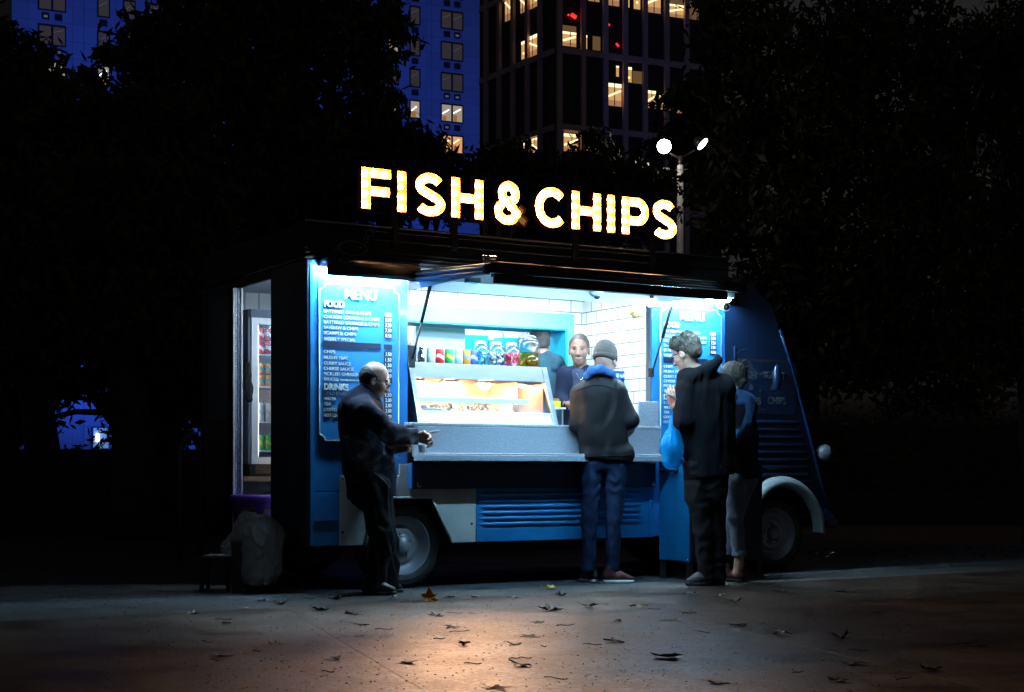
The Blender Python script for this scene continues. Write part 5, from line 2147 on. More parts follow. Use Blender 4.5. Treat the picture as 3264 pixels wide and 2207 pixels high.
    org_part('boots', sc_, [mat('grey_suede', (.055, .050, .050), rough=.8, bump=.5), M_BLACK], P_)
    # phone
    c = Vector(q(2136, 1262, -.05))
    ax = Vector((.50, .15, -.30)).normalized()
    ay = Vector((-.35, .80, .30))
    ay = (ay - ax * ay.dot(ax)).normalized()
    az = ax.cross(ay)
    def pp(a, b_, d):
        return tuple(c + ax * a + ay * b_ + az * d)
    b = MB()
    b.hexa([pp(-.036, -.075, -.005), pp(.036, -.075, -.005), pp(.036, .075, -.005), pp(-.036, .075, -.005)], [pp(-.036, -.075, .005), pp(.036, -.075, .005), pp(.036, .075, .005), pp(-.036, .075, .005)])
    ph = thing('phone', 'dark smartphone with a silver edge held up by the fair haired man', 'phone', tuple(c))
    part('phone_case', b, mat('phone_silver', (.30, .31, .36), rough=.25, metal=.5), ph, bevel=.003)
    b = MB()
    for sgn in (1, -1):
        d = .0056 * sgn
        b.add([pp(-.032, -.070, d), pp(.032, -.070, d), pp(.032, .070, d), pp(-.032, .070, d)], [(0, 1, 2, 3)], 0)
    part('screen', b, mat('phone_glass', (.03, .035, .06), rough=.08), ph)
    # blue carrier bag
    top = q(2152, 1325, -.05)
    bp = [('c', q(2147, 1350, -.05), q(2142, 1420, -.05), .030, .085, .8), ('c', q(2142, 1420, -.05), q(2136, 1468, -.05), .088, .066, .8), ('c', q(2150, 1440, -.05), q(2150, 1480, -.05), .06, .042), ('c', top, q(2147, 1350, -.05), .012, .03)]
    bv, bf = organic(bp, .005, .03, folds=.010, ffreq=60, seed=34, aniso=(1, 1, .22))
    B = thing('carrier_bag', 'thin bright blue plastic carrier bag hanging from the arm of the fair haired man', 'plastic bag', top)
    bm = mat('blue_polythene', (.01, .36, .75), rough=.25, var=.12, vscale=20, stretch=(4, 4, .6))
    bsd = bm.node_tree.nodes['Principled BSDF']
    bsd.inputs['Subsurface Weight'].default_value = .0
    nt = bm.node_tree
    tr_ = nt.nodes.new('ShaderNodeBsdfTranslucent')
    tr_.inputs[0].default_value = (.02, .50, .95, 1)
    mx = nt.nodes.new('ShaderNodeMixShader')
    mx.inputs[0].default_value = .45
    nt.links.new(bsd.outputs[0], mx.inputs[1])
    nt.links.new(tr_.outputs[0], mx.inputs[2])
    tp = nt.nodes.new('ShaderNodeBsdfTransparent')
    tp.inputs[0].default_value = (.35, .75, 1, 1)
    mx2 = nt.nodes.new('ShaderNodeMixShader')
    mx2.inputs[0].default_value = .38
    nt.links.new(mx.outputs[0], mx2.inputs[1])
    nt.links.new(tp.outputs[0], mx2.inputs[2])
    nt.links.new(mx2.outputs[0], nt.nodes['Material Output'].inputs[0])
    org_part('bag', [(bv, bf, 0)], [bm], B)
    b = MB()
    for dx in (-.012, .014):
        b.tube([q(2147, 1352, -.05), (top[0] + dx, top[1] - .01, top[2] + .02), (top[0] + dx * .3, top[1], top[2] + .07)], [.010, .006, .005], 6)
    part('handle', b, bm, B)
    c = Vector(q(2148, 1450, -.05))
    b = MB()
    ax, az = Vector((.95, 0, .28)).normalized(), Vector((-.28, 0, .95)).normalized()
    pts = [c + ax * a + az * z_ + Vector((0, y_, 0)) for z_ in (-.058, .058) for a, y_ in ((-.036, -.03), (.036, -.03), (.036, .03), (-.036, .03))]
    b.hexa(pts[:4], pts[4:])
    solo('navy_carton', b, mat('navy_card', (.01, .02, .10), rough=.5), 'dark navy carton inside the blue carrier bag', 'carton', tuple(c), bevel=.003)


# ------------------------------------------------------------------ woman at the back right
def woman_right():
    q = PX(11.36)
    P_ = thing('person', 'woman with messy tied hair, denim jacket, dark tabard and rolled pale jeans', 'person', q(2350, 1846)[:2] + (0,))
    f = Vector((-.75, .6, -.15))
    hp, P, M, fr = head_prims(q(2330, 1205), f, s=.98)
    ch = [organic(hp + [('c', q(2336, 1228), q(2345, 1275), .050, .058)], .005, .022) + (0,)]
    ch.append(organic([('c', q(2356, 1740), q(2355, 1800), .040, .033), ('c', q(2355, 1800), q(2350, 1828), .034, .036)], .005, .02) + (0,))
    w = q(2318, 1430, -.10)
    ch.append(organic(hand(None, w, Vector((-.2, .4, -.4)), (0, -.5, .4), .6), .004, .008) + (0,))
    org_part('body', ch, [M_SKIN], P_)
    part('eyes', eyes(P), M_EYE, P_)
    hair = [('e', P(0, -.02, .03), (.088, .108, .096), M), ('e', q(2362, 1180, -.03), (.050, .055, .045)), ('c', q(2350, 1185, -.03), q(2368, 1215, -.05), .035, .03), ('c', q(2362, 1215, -.05), q(2358, 1242, -.04), .03, .016)]
    rg = random.Random(14)
    for k in range(40):
        x_, y_ = rg.gauss(2356, 13), rg.gauss(1185, 17)
        d = rg.uniform(-.09, .03)
        hair.append(('c', q(x_, y_, d), q(x_ + rg.uniform(-14, 14), y_ + rg.uniform(-10, 10), d), .011, .004))
    hv, hf = organic(hair, .0045, .014, folds=.004, ffreq=100, seed=41, fine=.0025, clips=[(P(0, .052, .0), tuple(fr[1]))])
    org_part('hair', [(hv, hf, 0)], [mat('brown_blonde_hair', (.035, .026, .018), rough=.6, var=.5, vscale=90, bump=1.0, bscale=260)], P_)
    def wisp(rg):
        x_, y_, d_ = rg.gauss(2352, 16), rg.gauss(1188, 20), rg.uniform(-.10, .02)
        p0 = Vector(q(x_, y_, d_))
        j = Vector((rg.gauss(.4, 1), rg.gauss(0, .6), rg.gauss(0, 1))) * .022
        return [p0, p0 + j, p0 + j * 1.9 + Vector((.008, 0, -.012))]
    strands(P_, 'loose_wisps', MATS['brown_blonde_hair'], 150, 8, wisp)
    dj = [('c', q(2325, 1282), q(2368, 1282), .075, .078), ('c', q(2378, 1280, -.02), q(2378, 1350, -.05), .068, .058), ('c', q(2378, 1350, -.05), q(2330, 1420, -.12), .054, .042), ('c', q(2345, 1262), q(2345, 1280), .07, .09)]
    jv, jf = organic(dj, .007, .025, folds=.006, ffreq=40, seed=42)
    org_part('denim_jacket', [(jv, jf, 0)], [cloth('mid_blue_denim', (.03, .07, .16), var=.3)], P_)
    tb = [('c', q(2345, 1290, .02), q(2356, 1400, .0), .125, .130, .9), ('c', q(2375, 1300, .04), q(2385, 1400, .02), .07, .08), ('c', q(2356, 1400), q(2362, 1515), .140, .132, .9), ('c', q(2345, 1260, .04), q(2395, 1300, .05), .04, .05)]
    tv, tf = organic(tb, .008, .03, folds=.006, ffreq=20, seed=43, clips=[(q(2350, 1530), (.05, 0, -1))], aniso=(1, 1, .35))
    org_part('dark_tabard', [(tv, tf, 0)], [cloth('dark_navy_cloth', (.010, .011, .018))], P_)
    jn = [('c', q(2330, 1525), q(2372, 1525), .105, .105), ('c', q(2340, 1540, -.04), q(2344, 1655, -.06), .098, .066), ('c', q(2344, 1655, -.06), q(2357, 1765, -.02), .066, .050),
          ('c', q(2372, 1540, .08), q(2330, 1680, .14), .085, .064), ('c', q(2330, 1680, .14), q(2322, 1770, .16), .058, .046)]
    nv, nf = organic(jn, .007, .02, folds=.006, ffreq=38, seed=44, clips=[(q(2350, 1772), (0, 0, -1))], aniso=(.8, 1, 1.1))
    cv, cf = organic([('c', q(2357, 1755, -.02), q(2357, 1772, -.02), .058, .058)], .005, .02, folds=.003, ffreq=40, seed=3, clips=[(q(2350, 1773), (0, 0, -1)), (q(2350, 1752), (0, 0, 1))])
    org_part('jeans', [(nv, nf, 0), (cv, cf, 0)], [cloth('washed_denim', (.17, .21, .27), rough=.8, var=.25)], P_)
    sc_ = []
    x, y, _ = q(2352, 1842, -.0)
    shoe(sc_, (x + .02, y, 0), (x - .07, y + .12, 0), 0, 1, .9)
    x, y, _ = q(2322, 1838, .16)
    shoe(sc_, (x + .0, y, 0), (x - .1, y + .10, 0), 0, 1, .9)
    org_part('shoes', sc_, [mat('burgundy_canvas', (.07, .015, .022), rough=.7), M_BLACK], P_)


# ------------------------------------------------------------------ server behind the counter
def server():
    q = PX(12.05)
    fl = .381
    P_ = thing('person', 'woman serving behind the counter with pulled back hair, navy cardigan and polo shirt', 'person', q(1850, 1500)[:2] + (fl,))
    f = Vector((-.12, -1, -.12))
    hp, P, M, fr = head_prims(q(1846, 1114), f, s=1.02)
    ch = [organic(hp + [('c', q(1847, 1140, .02), q(1849, 1200, .03), .050, .056), ('e', q(1849, 1205, .0), (.075, .05, .05))], .0045, .022) + (0,)]
    w1 = q(1812, 1290, -.20)
    ch.append(organic(hand(None, w1, Vector((.5, -.5, -.1)), (0, 0, 1), .5), .0035, .008) + (0,))
    w2 = q(1880, 1300, -.20)
    ch.append(organic(hand(None, w2, Vector((-.5, -.5, -.1)), (0, 0, 1), .5), .0035, .008) + (0,))
    lv, lf = organic([('e', P(0, .088, -.068), (.023, .011, .0065), M), ('e', P(0, .085, -.078), (.018, .011, .006), M)], .0022, .004)
    ch.append((lv, lf, 1))
    bv, bf = organic([('c', P(.018, .094, .030), P(.045, .082, .030), .0035, .0025), ('c', P(-.018, .094, .030), P(-.045, .082, .030), .0035, .0025)], .0018, .002)
    ch.append((bv, bf, 2))
    org_part('body', ch, [mat('skin_server', (.24, .13, .095), rough=.5, var=.05, sss=.15), M_LIP, mat('brow_hair', (.10, .06, .04), rough=.8)], P_)
    part('eyes', eyes(P, 1.0), M_EYE, P_)
    hv, hf = organic([('e', P(0, -.016, .030), (.083, .102, .098), M), ('e', P(0, -.095, .04), (.045, .04, .045), M)], .0045, .02, folds=.0012, ffreq=140, seed=51,
                     clips=[(P(0, .062, .070), tuple(fr[1] * 1.0 - fr[2] * .55)), (P(0, 0, -.055), tuple(-fr[2]))])
    org_part('hair', [(hv, hf, 0)], [mat('brown_hair_tied', (.05, .032, .026), rough=.5, var=.3, vscale=60)], P_)
    cg = [('c', q(1805, 1196, .03), q(1893, 1194, .03), .070, .070), ('c', q(1848, 1215, .04), q(1850, 1330, .04), .135, .130, .75), ('c', q(1850, 1330, .04), q(1850, 1420, .04), .15, .16, .8),
          ('c', q(1798, 1200, .02), q(1788, 1268, .0), .062, .055), ('c', q(1788, 1268, .0), q(1808, 1292, -.17), .052, .040),
          ('c', q(1900, 1200, .02), q(1912, 1268, .0), .062, .055), ('c', q(1912, 1268, .0), q(1884, 1298, -.17), .052, .040)]
    cv, cf = organic(cg, .007, .025, folds=.0055, ffreq=30, seed=52)
    org_part('cardigan', [(cv, cf, 0)], [cloth('navy_knit', (.010, .014, .032))], P_)
    pv, pf = organic([('c', q(1846, 1195, -.030), q(1846, 1300, -.068), .052, .050, .8), ('c', q(1826, 1180, .0), q(1838, 1205, -.06), .020, .014), ('c', q(1868, 1178, .0), q(1856, 1205, -.06), .020, .014)], .006, .02, folds=.003, ffreq=40, seed=53)
    org_part('polo_shirt', [(pv, pf, 0)], [cloth('slate_blue_cotton', (.035, .048, .09))], P_)
    ap, af = organic([('c', q(1850, 1420, .04), (q(1850, 1420, .04)[0], 12.09, fl + .05), .15, .12, .8)], .010, .03, folds=.006, ffreq=20, seed=54)
    org_part('apron', [(ap, af, 0)], [cloth('black_apron_cloth', (.015, .014, .016))], P_)
    b = MB()
    b.tube([q(1832, 1165, -.02), q(1842, 1200, -.085), q(1852, 1212, -.09), (q(1862, 1200, -.085)), q(1868, 1165, -.02)], .0022, 6)
    part('necklace', b, mat('silver_chain', (.7, .7, .7), rough=.2, metal=1), P_)


# ------------------------------------------------------------------ cook seen from behind
def cook():
    q = PX(12.55)
    fl = .381
    P_ = thing('person', 'dark haired cook in a teal hooded sweatshirt with his back turned in the kitchen', 'person', q(1760, 1500)[:2] + (fl,))
    f = Vector((-.45, .9, -.2))
    hp, P, M, fr = head_prims(q(1718, 1088), f, s=1.0)
    ch = [organic(hp + [('c', q(1725, 1110), q(1745, 1160), .056, .064)], .005, .022) + (0,)]
    org_part('body', ch, [M_SKIN], P_)
    hv, hf = organic([('e', P(0, -.016, .026), (.087, .107, .100), M), ('e', P(0, -.05, -.03), (.070, .05, .06), M)], .0045, .02, folds=.003, ffreq=120, seed=61, fine=.002,
                     clips=[(P(0, .06, .02), tuple(fr[1])), (P(0, -.02, -.075), tuple(-fr[2]))])
    org_part('hair', [(hv, hf, 0)], [mat('salt_dark_hair', (.055, .05, .048), rough=.6, var=.5, vscale=90, bump=.8, bscale=200)], P_)
    hd = [('c', q(1712, 1160), q(1800, 1185), .09, .085), ('c', q(1748, 1190), q(1760, 1330), .165, .16, .75), ('c', q(1800, 1190), q(1806, 1280), .075, .065), ('c', q(1705, 1190), q(1695, 1280), .07, .065), ('c', q(1735, 1140, -.03), q(1775, 1152, -.09), .050, .055),
          ('c', q(1760, 1330), q(1765, 1480), .155, .15, .8), ('c', q(1775, 1152, -.09), q(1768, 1172, -.12), .05, .03)]
    jv, jf = organic(hd, .007, .03, folds=.007, ffreq=26, seed=62, clips=[((0, 0, fl + .002), (0, 0, -1))])
    org_part('hooded_sweatshirt', [(jv, jf, 0)], [cloth('teal_grey_cotton', (.035, .09, .13))], P_)


for fn in (man_left, man_middle, man_right, woman_right, server, cook):
    fn()


# ================================================================== background buildings
def at(x, y, Y):
    return Vector(((x - 1632) / FPX * Y, Y, EYE + (HORIZON - y) / FPX * Y))


class Facade:
    """a vertical wall through (X0, Y0) running along direction d"""
    def __init__(s, X0, Y0, d):
        s.p = Vector((X0, Y0))
        s.d = Vector(d).normalized()
        s.n = Vector((s.d.y, -s.d.x))
        if s.n.y > 0:
            s.n = -s.n            # outward, toward the camera
    def s_of(s, x):
        t = (x - 1632) / FPX
        return (t * s.p.y - s.p.x) / (s.d.x - t * s.d.y)
    def sz(s, x, y):
        q = s.s_of(x)
        Y = s.p.y + s.d.y * q
        return q, EYE + (HORIZON - y) / FPX * Y
    def P(s, q, out, z):
        v = s.p + s.d * q + s.n * out
        return (v.x, v.y, z)
    def box(s, b, q0, q1, o0, o1, z0, z1, mi=0):
        a = [s.P(q0, o0, z0), s.P(q1, o0, z0), s.P(q1, o1, z0), s.P(q0, o1, z0)]
        c = [s.P(q0, o0, z1), s.P(q1, o0, z1), s.P(q1, o1, z1), s.P(q0, o1, z1)]
        b.hexa(a, c, mi)


M_FACADE = tiles_mat('pale_facade_cladding', (.36, .37, .40), (.25, .26, .28), 3.4, 1.55, rough=.6, size=.03, offset=0)
M_WFRAME = mat('dark_window_frame', (.02, .022, .028), rough=.4)
M_PDARK = mat('dim_window_glass', (.05, .05, .06), rough=.15, emit=(.55, .45, .30), estr=.045, var=.5, vscale=.7)
M_PLIT = emis('lit_window_cream', (.75, .60, .38), .42, (.3, .28, .2))
M_PWARM = emis('lit_window_orange', (1.0, .46, .12), .75, (.3, .2, .1))
E_OFF = emis('office_tube', (.92, 1.0, .85), 2.6)
E_OFFW = emis('office_tube_warm', (1.0, .78, .42), 2.2)

FA = Facade(-5.96, 149.0, (math.cos(R(25)), math.sin(R(25))))
BB = thing('office_block', 'tall office block washed in deep blue floodlight with paired windows, behind the left tree', 'office building', (-22, 141, 0))
s0, s1 = FA.s_of(42), FA.s_of(1526)
b = MB()
FA.box(b, s0, s1, 0, -18, 0, 62)
part('wall', b, M_FACADE, BB)
b = MB()
for x in (42, 272, 600, 900, 1215, 1370, 1522):
    q = FA.s_of(x)
    FA.box(b, q - .12, q + .12, .0, .10, 0, 62)
part('wall_rib', b, M_FACADE, BB)
cols_ = [(1440, 2.4), (1322, 1.12), (1253, 1.12), (1130, 1.12), (1060, 1.12), (940, 2.4), (820, 1.12), (750, 1.12), (600, 2.4), (490, 1.12), (412, 1.12), (330, 1.12), (166, 2.4)]
rng2 = random.Random(12)
lit = {(0, 0): 2, (0, 1): 1, (2, 1): 1, (1, 1): 1, (2, 3): 1, (12, 2): 0, (12, 1): 1, (11, 1): 1, (2, 5): 1, (11, 4): 0, (10, 4): 0}
for ci, (x, wd) in enumerate(cols_):
    q = FA.s_of(x)
    for r_ in range(7):
        zb_ = 32.05 + 3.06 * r_
        ztp = zb_ + 1.80
        st = lit.get((ci, r_), None)
        if st is None:
            st = 1 if (3 <= ci <= 8 and rng2.random() < .45) else 0
        b = MB()
        FA.box(b, q - wd / 2, q + wd / 2, .005, .08, zb_, ztp, 0)
        halves = [(q - wd / 2 + .12, q - .10), (q + .10, q + wd / 2 - .12)] if wd > 2 else [(q - wd / 2 + .12, q + wd / 2 - .12)]
        for (a, c) in halves:
            FA.box(b, a, c, .081, .09, zb_ + .12, ztp - .12, 1 + st)
            if st:
                m = 4 if st == 1 else 5
                k = rng2.random()
                hh = ztp - .35 - k * .4
                ln = (c - a) * (.55 + .3 * rng2.random())
                pa, pb = FA.P(a + .05, .10, hh - .45), FA.P(a + ln, .10, hh)
                b.tube([pa, pb], .055, 6, m)
                FA.box(b, a + .05, a + (c - a) * rng2.uniform(.4, .95), .091, .096, zb_ + .13, zb_ + .35 + .5 * rng2.random(), 6)
            if st == 0 and rng2.random() < .6:
                pa, pb = FA.P(a + .05, .095, ztp - .9 + rng2.random() * .3), FA.P(c - .1, .095, ztp - .35)
                b.tube([pa, pb], .02, 5, 7)
        for (a, c) in (((q - wd * .36, q - wd * .36 + .62), (q + wd * .36 - .62, q + wd * .36)) if wd > 2 else ((q - .33, q + .33),)):
            FA.box(b, a, c, .005, .10, zb_ - .78, zb_ - .28, 0)
            if rng2.random() < .28:
                FA.box(b, a + .14, c - .14, .101, .11, zb_ - .63, zb_ - .43, 7)
        w_ = part('window', b, [M_WFRAME, M_PDARK, M_PLIT, M_PWARM, E_OFF, E_OFFW, mat('amber_interior', (.2, .1, .03), rough=.6, emit=(.8, .36, .05), estr=.35), mat('glass_streak', (.2, .2, .2), rough=.5, emit=(.7, .65, .5), estr=.10)], BB)
b = MB()
q0 = FA.s_of(291)
FA.box(b, q0, FA.s_of(346), .1, .2, 2.6, 4.6, 0)
FA.box(b, q0 + .15, FA.s_of(312), .2, .25, 2.7, 4.5, 1)
FA.box(b, FA.s_of(315), FA.s_of(344), .2, .25, 2.7, 4.5, 1)
b.tube([FA.P(q0 + .5, .3, 3.3), FA.P(q0 + .5, .3, 4.0)], .14, 8, 2)
part('entrance_window', b, [M_WFRAME, emis('teal_lobby', (.25, .55, .5), .28), E_OFF], BB)

# blue floodlights standing on the ground in front of the block, aimed at it
for (x, dist, e, sp) in ((150, 26, 25000, 80), (700, 30, 33000, 90), (1250, 34, 13000, 80)):
    q = FA.s_of(x)
    p = FA.P(q, dist, 1.0)
    ld = bpy.data.lights.new('facade_floodlight', 'SPOT')
    ld.energy = e
    ld.color = (.018, .10, .90)
    ld.spot_size = R(sp + (30 if x < 1000 else -6))
    ld.spot_blend = .6
    ld.shadow_soft_size = .1
    lo = bpy.data.objects.new('facade_floodlight', ld)
    SC.collection.objects.link(lo)
    lo.location = p
    tgt = Vector(FA.P(q, 0, 38))
    lo.rotation_euler = (tgt - Vector(p)).to_track_quat('-Z', 'Y').to_euler()

# ---- dark tower
TWR = thing('dark_tower', 'dark brown office tower with slim piers and scattered warm lit windows behind the sign', 'tower block', (6.04, 200, 0))
FR = Facade(6.04, 200, (math.cos(R(24)), math.sin(R(24))))
FL = Facade(6.04, 200, (-.536, .844))
FL.n = Vector((-.844, -.536))
M_TW = mat('tower_dark_glass', (.020, .016, .014), rough=.5, var=.2, vscale=.2)
M_PIER = mat('tower_bronze_pier', (.62, .38, .24), rough=.6, var=.15, vscale=.3, emit=(1.0, .62, .42), estr=.0)
qr, ql = FR.s_of(2300), FL.s_of(1529)
b = MB()
a0, a1, a2 = FR.P(0, 0, 0), FR.P(qr, 0, 0), FL.P(ql, 0, 0)
a3 = (a1[0] - .536 * ql, a1[1] + .844 * ql, 0)
b.hexa([a0, a1, a3, a2], [(p[0], p[1], 90) for p in (a0, a1, a3, a2)])
part('glass_wall', b, M_TW, TWR)
b = MB()
for x in (1856, 1927, 1990, 2053, 2122, 2185):
    q = FR.s_of(x)
    FR.box(b, q - .35, q + .35, .02, .5, 0, 90)
for x in (1554, 1596, 1640, 1686, 1726):
    q = FL.s_of(x)
    FL.box(b, q - .35, q + .35, .02, .5, 0, 90)
FR.box(b, -.2, .5, .02, .55, 0, 90)
part('pier', b, M_PIER, TWR)
b = MB()
for z in (36.1, 46.35, 56.5, 66.8, 77):
    FR.box(b, .5, qr, .02, .42, z - .45, z + .35)
    FL.box(b, .6, ql, .02, .42, z - .45, z + .35)
part('floor_band', b, M_PIER, TWR)
E_T1 = emis('tower_lit_pane', (1.0, .56, .20), .62, (.3, .2, .1))
E_T2 = emis('tower_dim_pane', (1.0, .56, .22), .12, (.1, .07, .05))
E_T3 = emis('tower_ceiling_light', (1.0, .78, .40), 1.9)
RW = [(1793, 1836, 103, 148, 1), (1793, 1836, 83, 101, 0), (1858, 1871, 113, 156, 1), (1889, 1913, 117, 161, 0), (1930, 1980, 267, 338, 1), (1964, 1972, 211, 245, 1), (1996, 2013, 215, 263, 1),
      (2016, 2045, 228, 267, 0), (1797, 1842, 428, 484, 1), (1797, 1842, 413, 426, 0), (1864, 1878, 435, 486, 1), (1893, 1920, 438, 490, 0), (1875, 1910, -50, 5, 1), (1925, 1973, -50, 18, 1),
      (1992, 2006, -40, 24, 1), (2020, 2040, -40, 30, 1), (2057, 2105, -30, 41, 1), (2123, 2178, 15, 55, 1), (2123, 2178, -25, 13, 0), (2182, 2226, 5, 62, 0),
      (2060, 2090, 290, 345, 1), (2100, 2130, 300, 350, 1), (2135, 2175, 300, 360, 1)]
LW = [(1611, 1632, -20, 65, 1), (1660, 1676, -20, 40, 1), (1690, 1712, -30, 25, 1), (1663, 1678, 132, 188, 1), (1686, 1716, 113, 178, 1), (1629, 1635, 152, 208, 1), (1670, 1684, 455, 500, 1),
      (1696, 1720, 440, 505, 1), (1632, 1638, 470, 490, 1)]
for F_, WL in ((FR, RW), (FL, LW)):
    for (xa, xb, ya, yb, on) in WL:
        qa, qb = sorted((F_.s_of(xa), F_.s_of(xb)))
        zt_, zb_ = F_.sz((xa + xb) / 2, ya)[1], F_.sz((xa + xb) / 2, yb)[1]
        b = MB()
        F_.box(b, qa, qb, .01, .05, zb_, zt_, 0 if on else 1)
        if on:
            hgt = zt_ - zb_
            F_.box(b, qa, qb, .052, .07, zt_ - .16 * hgt, zt_, 2)
            if qb - qa > 1.2:
                m = qa + (qb - qa) * .56
                F_.box(b, m - .06, m + .06, .072, .10, zb_, zt_, 3)
                b.tube([F_.P(qa + .05, .09, zb_ + .35 * hgt), F_.P(qb - .1, .09, zt_ - .30 * hgt)], .12, 5, 2)
                F_.box(b, qa, qb, .052, .060, zb_, zb_ + .25 * hgt, 4)
            elif hgt > 1.5:
                b.sphere(F_.P((qa + qb) / 2, .08, zb_ + .3 * hgt), .14, 8, 6, 2)
        part('window', b, [E_T1, E_T2, E_T3, M_WFRAME, emis('tower_floor_glow', (.9, .42, .12), .4)], TWR)
E_RED = emis('red_neon', (1.0, .02, .02), 1.5)
for (xa, ya, xb, yb) in ((1819, 48, 1834, 58), (1929, 76, 1941, 82), (1927, 107, 1936, 115), (1962, 140, 1970, 150), (1809, 47, 1811, 52)):
    b = MB()
    q1_, z1_ = FR.sz(xa, ya)
    q2_, z2_ = FR.sz(xb, yb)
    b.tube([FR.P(q1_, .2, z1_), FR.P(q2_, .2, z2_)], .14 if xa != 1819 else .26, 6)
    part('red_light', b, E_RED, TWR)

# ================================================================== trees
M_LEAF = mat('night_leaves', (.045, .065, .022), rough=.6, var=.5, vscale=2.5)
M_LEAF2 = mat('dark_evergreen_leaves', (.022, .040, .016), rough=.6, var=.5, vscale=2.5)
M_BARK = mat('tree_bark', (.06, .045, .035), rough=.9, var=.4, vscale=9, bump=1, bscale=30)


def leaf_cloud(blobs, n, size, seed, droop=.5):
    rg = np.random.default_rng(seed)
    wts = np.array([b_[1][0] * b_[1][1] * b_[1][2] for b_ in blobs]) ** .8
    cnt = (n * wts / wts.sum()).astype(int)
    C_, = [np.zeros((0, 3))],
    for (c, r), k in zip(blobs, cnt):
        # clusters inside the blob, leaves inside the clusters
        kc = max(6, k // 34)
        d = rg.normal(size=(kc, 3))
        d /= np.linalg.norm(d, axis=1)[:, None]
        rad = rg.uniform(.15, 1.05, kc)[:, None] ** .55
        cc = np.array(c) + d * rad * np.array(r)
        idx = rg.integers(0, kc, k)
        off = rg.normal(size=(k, 3)) * np.array([.20, .20, .13]) * (np.mean(r) ** .35)
        C_.append(cc[idx] + off)
    C = np.concatenate(C_)
    m = len(C)
    a = rg.normal(size=(m, 3))
    a[:, 2] -= droop
    a /= np.linalg.norm(a, axis=1)[:, None]
    b_ = np.cross(a, rg.normal(size=(m, 3)))
    b_ /= np.linalg.norm(b_, axis=1)[:, None]
    L_ = size * rg.uniform(.6, 1.35, m)[:, None]
    Wd = L_ * rg.uniform(.26, .42, m)[:, None]
    v = np.stack([C - a * L_ * .5, C - a * L_ * .02 + b_ * Wd * .5, C + a * L_ * .5, C - a * L_ * .02 - b_ * Wd * .5], 1).reshape(-1, 3)
    f = np.arange(m * 4).reshape(-1, 4)
    return v, f


def tree(name, label, base, top, trunk_r, blobs, n, size, seed, leafmat=None, cat='tree', group=None, droop=.5):
    t_ = thing(name, label, cat, base, group=group)
    v, f = leaf_cloud(blobs, n, size, seed, droop)
    org_part('crown', [(v, f, 0)], [leafmat or M_LEAF], t_)
    b = MB()
    rg = random.Random(seed)
    B_, T_ = Vector(base), Vector(top)
    pts = [B_.lerp(T_, k / 6) + Vector((rg.uniform(-.12, .12), rg.uniform(-.12, .12), 0)) * (k > 0) for k in range(7)]
    b.tube(pts, [trunk_r * (1.25 - .8 * k / 6) for k in range(7)], 10)
    for (c, r) in blobs:
        c = Vector(c)
        k = rg.randint(2, 5)
        st = pts[k]
        mid = st.lerp(c, .5) + Vector((0, 0, rg.uniform(.1, .5)))
        b.tube([st, mid, c], [trunk_r * .40, trunk_r * .24, trunk_r * .08], 6)
        for q in range(4):
            e = c + Vector((rg.uniform(-1, 1) * r[0], rg.uniform(-1, 1) * r[1], rg.uniform(-1, 1) * r[2])) * .85
            b.tube([mid.lerp(c, .6), c.lerp(e, .5) + Vector((0, 0, .1)), e], [trunk_r * .12, trunk_r * .07, trunk_r * .02], 5)
    part('trunk', b, M_BARK, t_)
    return t_


def blob(x, y, rx, ry, Y, ry3=None):
    c = at(x, y, Y)
    k = Y / FPX
    return (tuple(c), (rx * k, (ry3 or (rx + ry) / 2 * k), ry * k))


Y = 26
bl = [blob(640, 200, 250, 190, Y), blob(480, 150, 100, 130, Y), blob(400, 265, 170, 75, Y), blob(850, 120, 260, 200, Y), blob(1090, 110, 190, 150, Y), blob(1235, 50, 90, 70, Y - .6), blob(1200, 190, 80, 55, Y),
      blob(760, 420, 330, 160, Y), blob(1120, 330, 150, 110, Y), blob(1200, 300, 90, 60, Y), blob(1060, 480, 230, 120, Y), blob(560, 560, 320, 150, Y), blob(860, 620, 280, 110, Y), blob(700, 30, 200, 110, Y), blob(1000, 0, 220, 90, Y),
      blob(345, 185, 50, 60, Y), blob(300, 270, 60, 35, Y)]
tree('chestnut_tree', 'huge dark broadleaf tree hiding most of the blue lit office block above the van', at(860, 1495 + 4128 / 26, 26)[:2] + (0,) if False else (at(860, 1600, 26).x, 26, 0), at(820, 250, 26), .32, bl, 18500, .27, 71)
Y = 21
bl = [blob(60, 240, 130, 110, Y), blob(-60, 160, 120, 120, Y), blob(150, 270, 95, 60, Y), blob(20, 430, 240, 170, Y), blob(180, 420, 200, 110, Y), blob(330, 430, 180, 130, Y), blob(480, 420, 150, 100, Y)]
tree('plane_tree', 'dark tree at the left edge of the picture under the blue facade', (at(120, 1600, Y).x, Y, 0), at(90, 330, Y), .22, bl, 17000, .20, 72)
Y = 18.5
bl = [blob(90, 800, 260, 190, Y), blob(430, 760, 230, 170, Y), blob(250, 640, 260, 130, Y), blob(60, 1060, 170, 130, Y), blob(480, 1010, 190, 150, Y), blob(520, 640, 170, 120, Y), blob(620, 850, 160, 190, Y), blob(290, 960, 200, 150, Y)]
tree('plane_tree', 'broad dark tree with low branches left of the van, blue facade glinting through gaps', (at(430, 1600, Y).x, Y, 0), at(400, 800, Y), .26, bl, 24000, .20, 73)
Y = 23
bl = [blob(170, 1180, 150, 85, Y), blob(330, 1190, 120, 75, Y), blob(560, 1400, 110, 60, Y), blob(60, 1250, 150, 150, Y), blob(480, 1240, 150, 130, Y), blob(640, 1200, 150, 200, Y), blob(-60, 1380, 160, 120, Y), blob(430, 1380, 80, 100, Y)]
tree('plane_tree', 'low dark tree beside the lit blue doorway far left', (at(540, 1600, Y).x, Y, 0), at(520, 1250, Y), .2, bl, 13000, .19, 74)
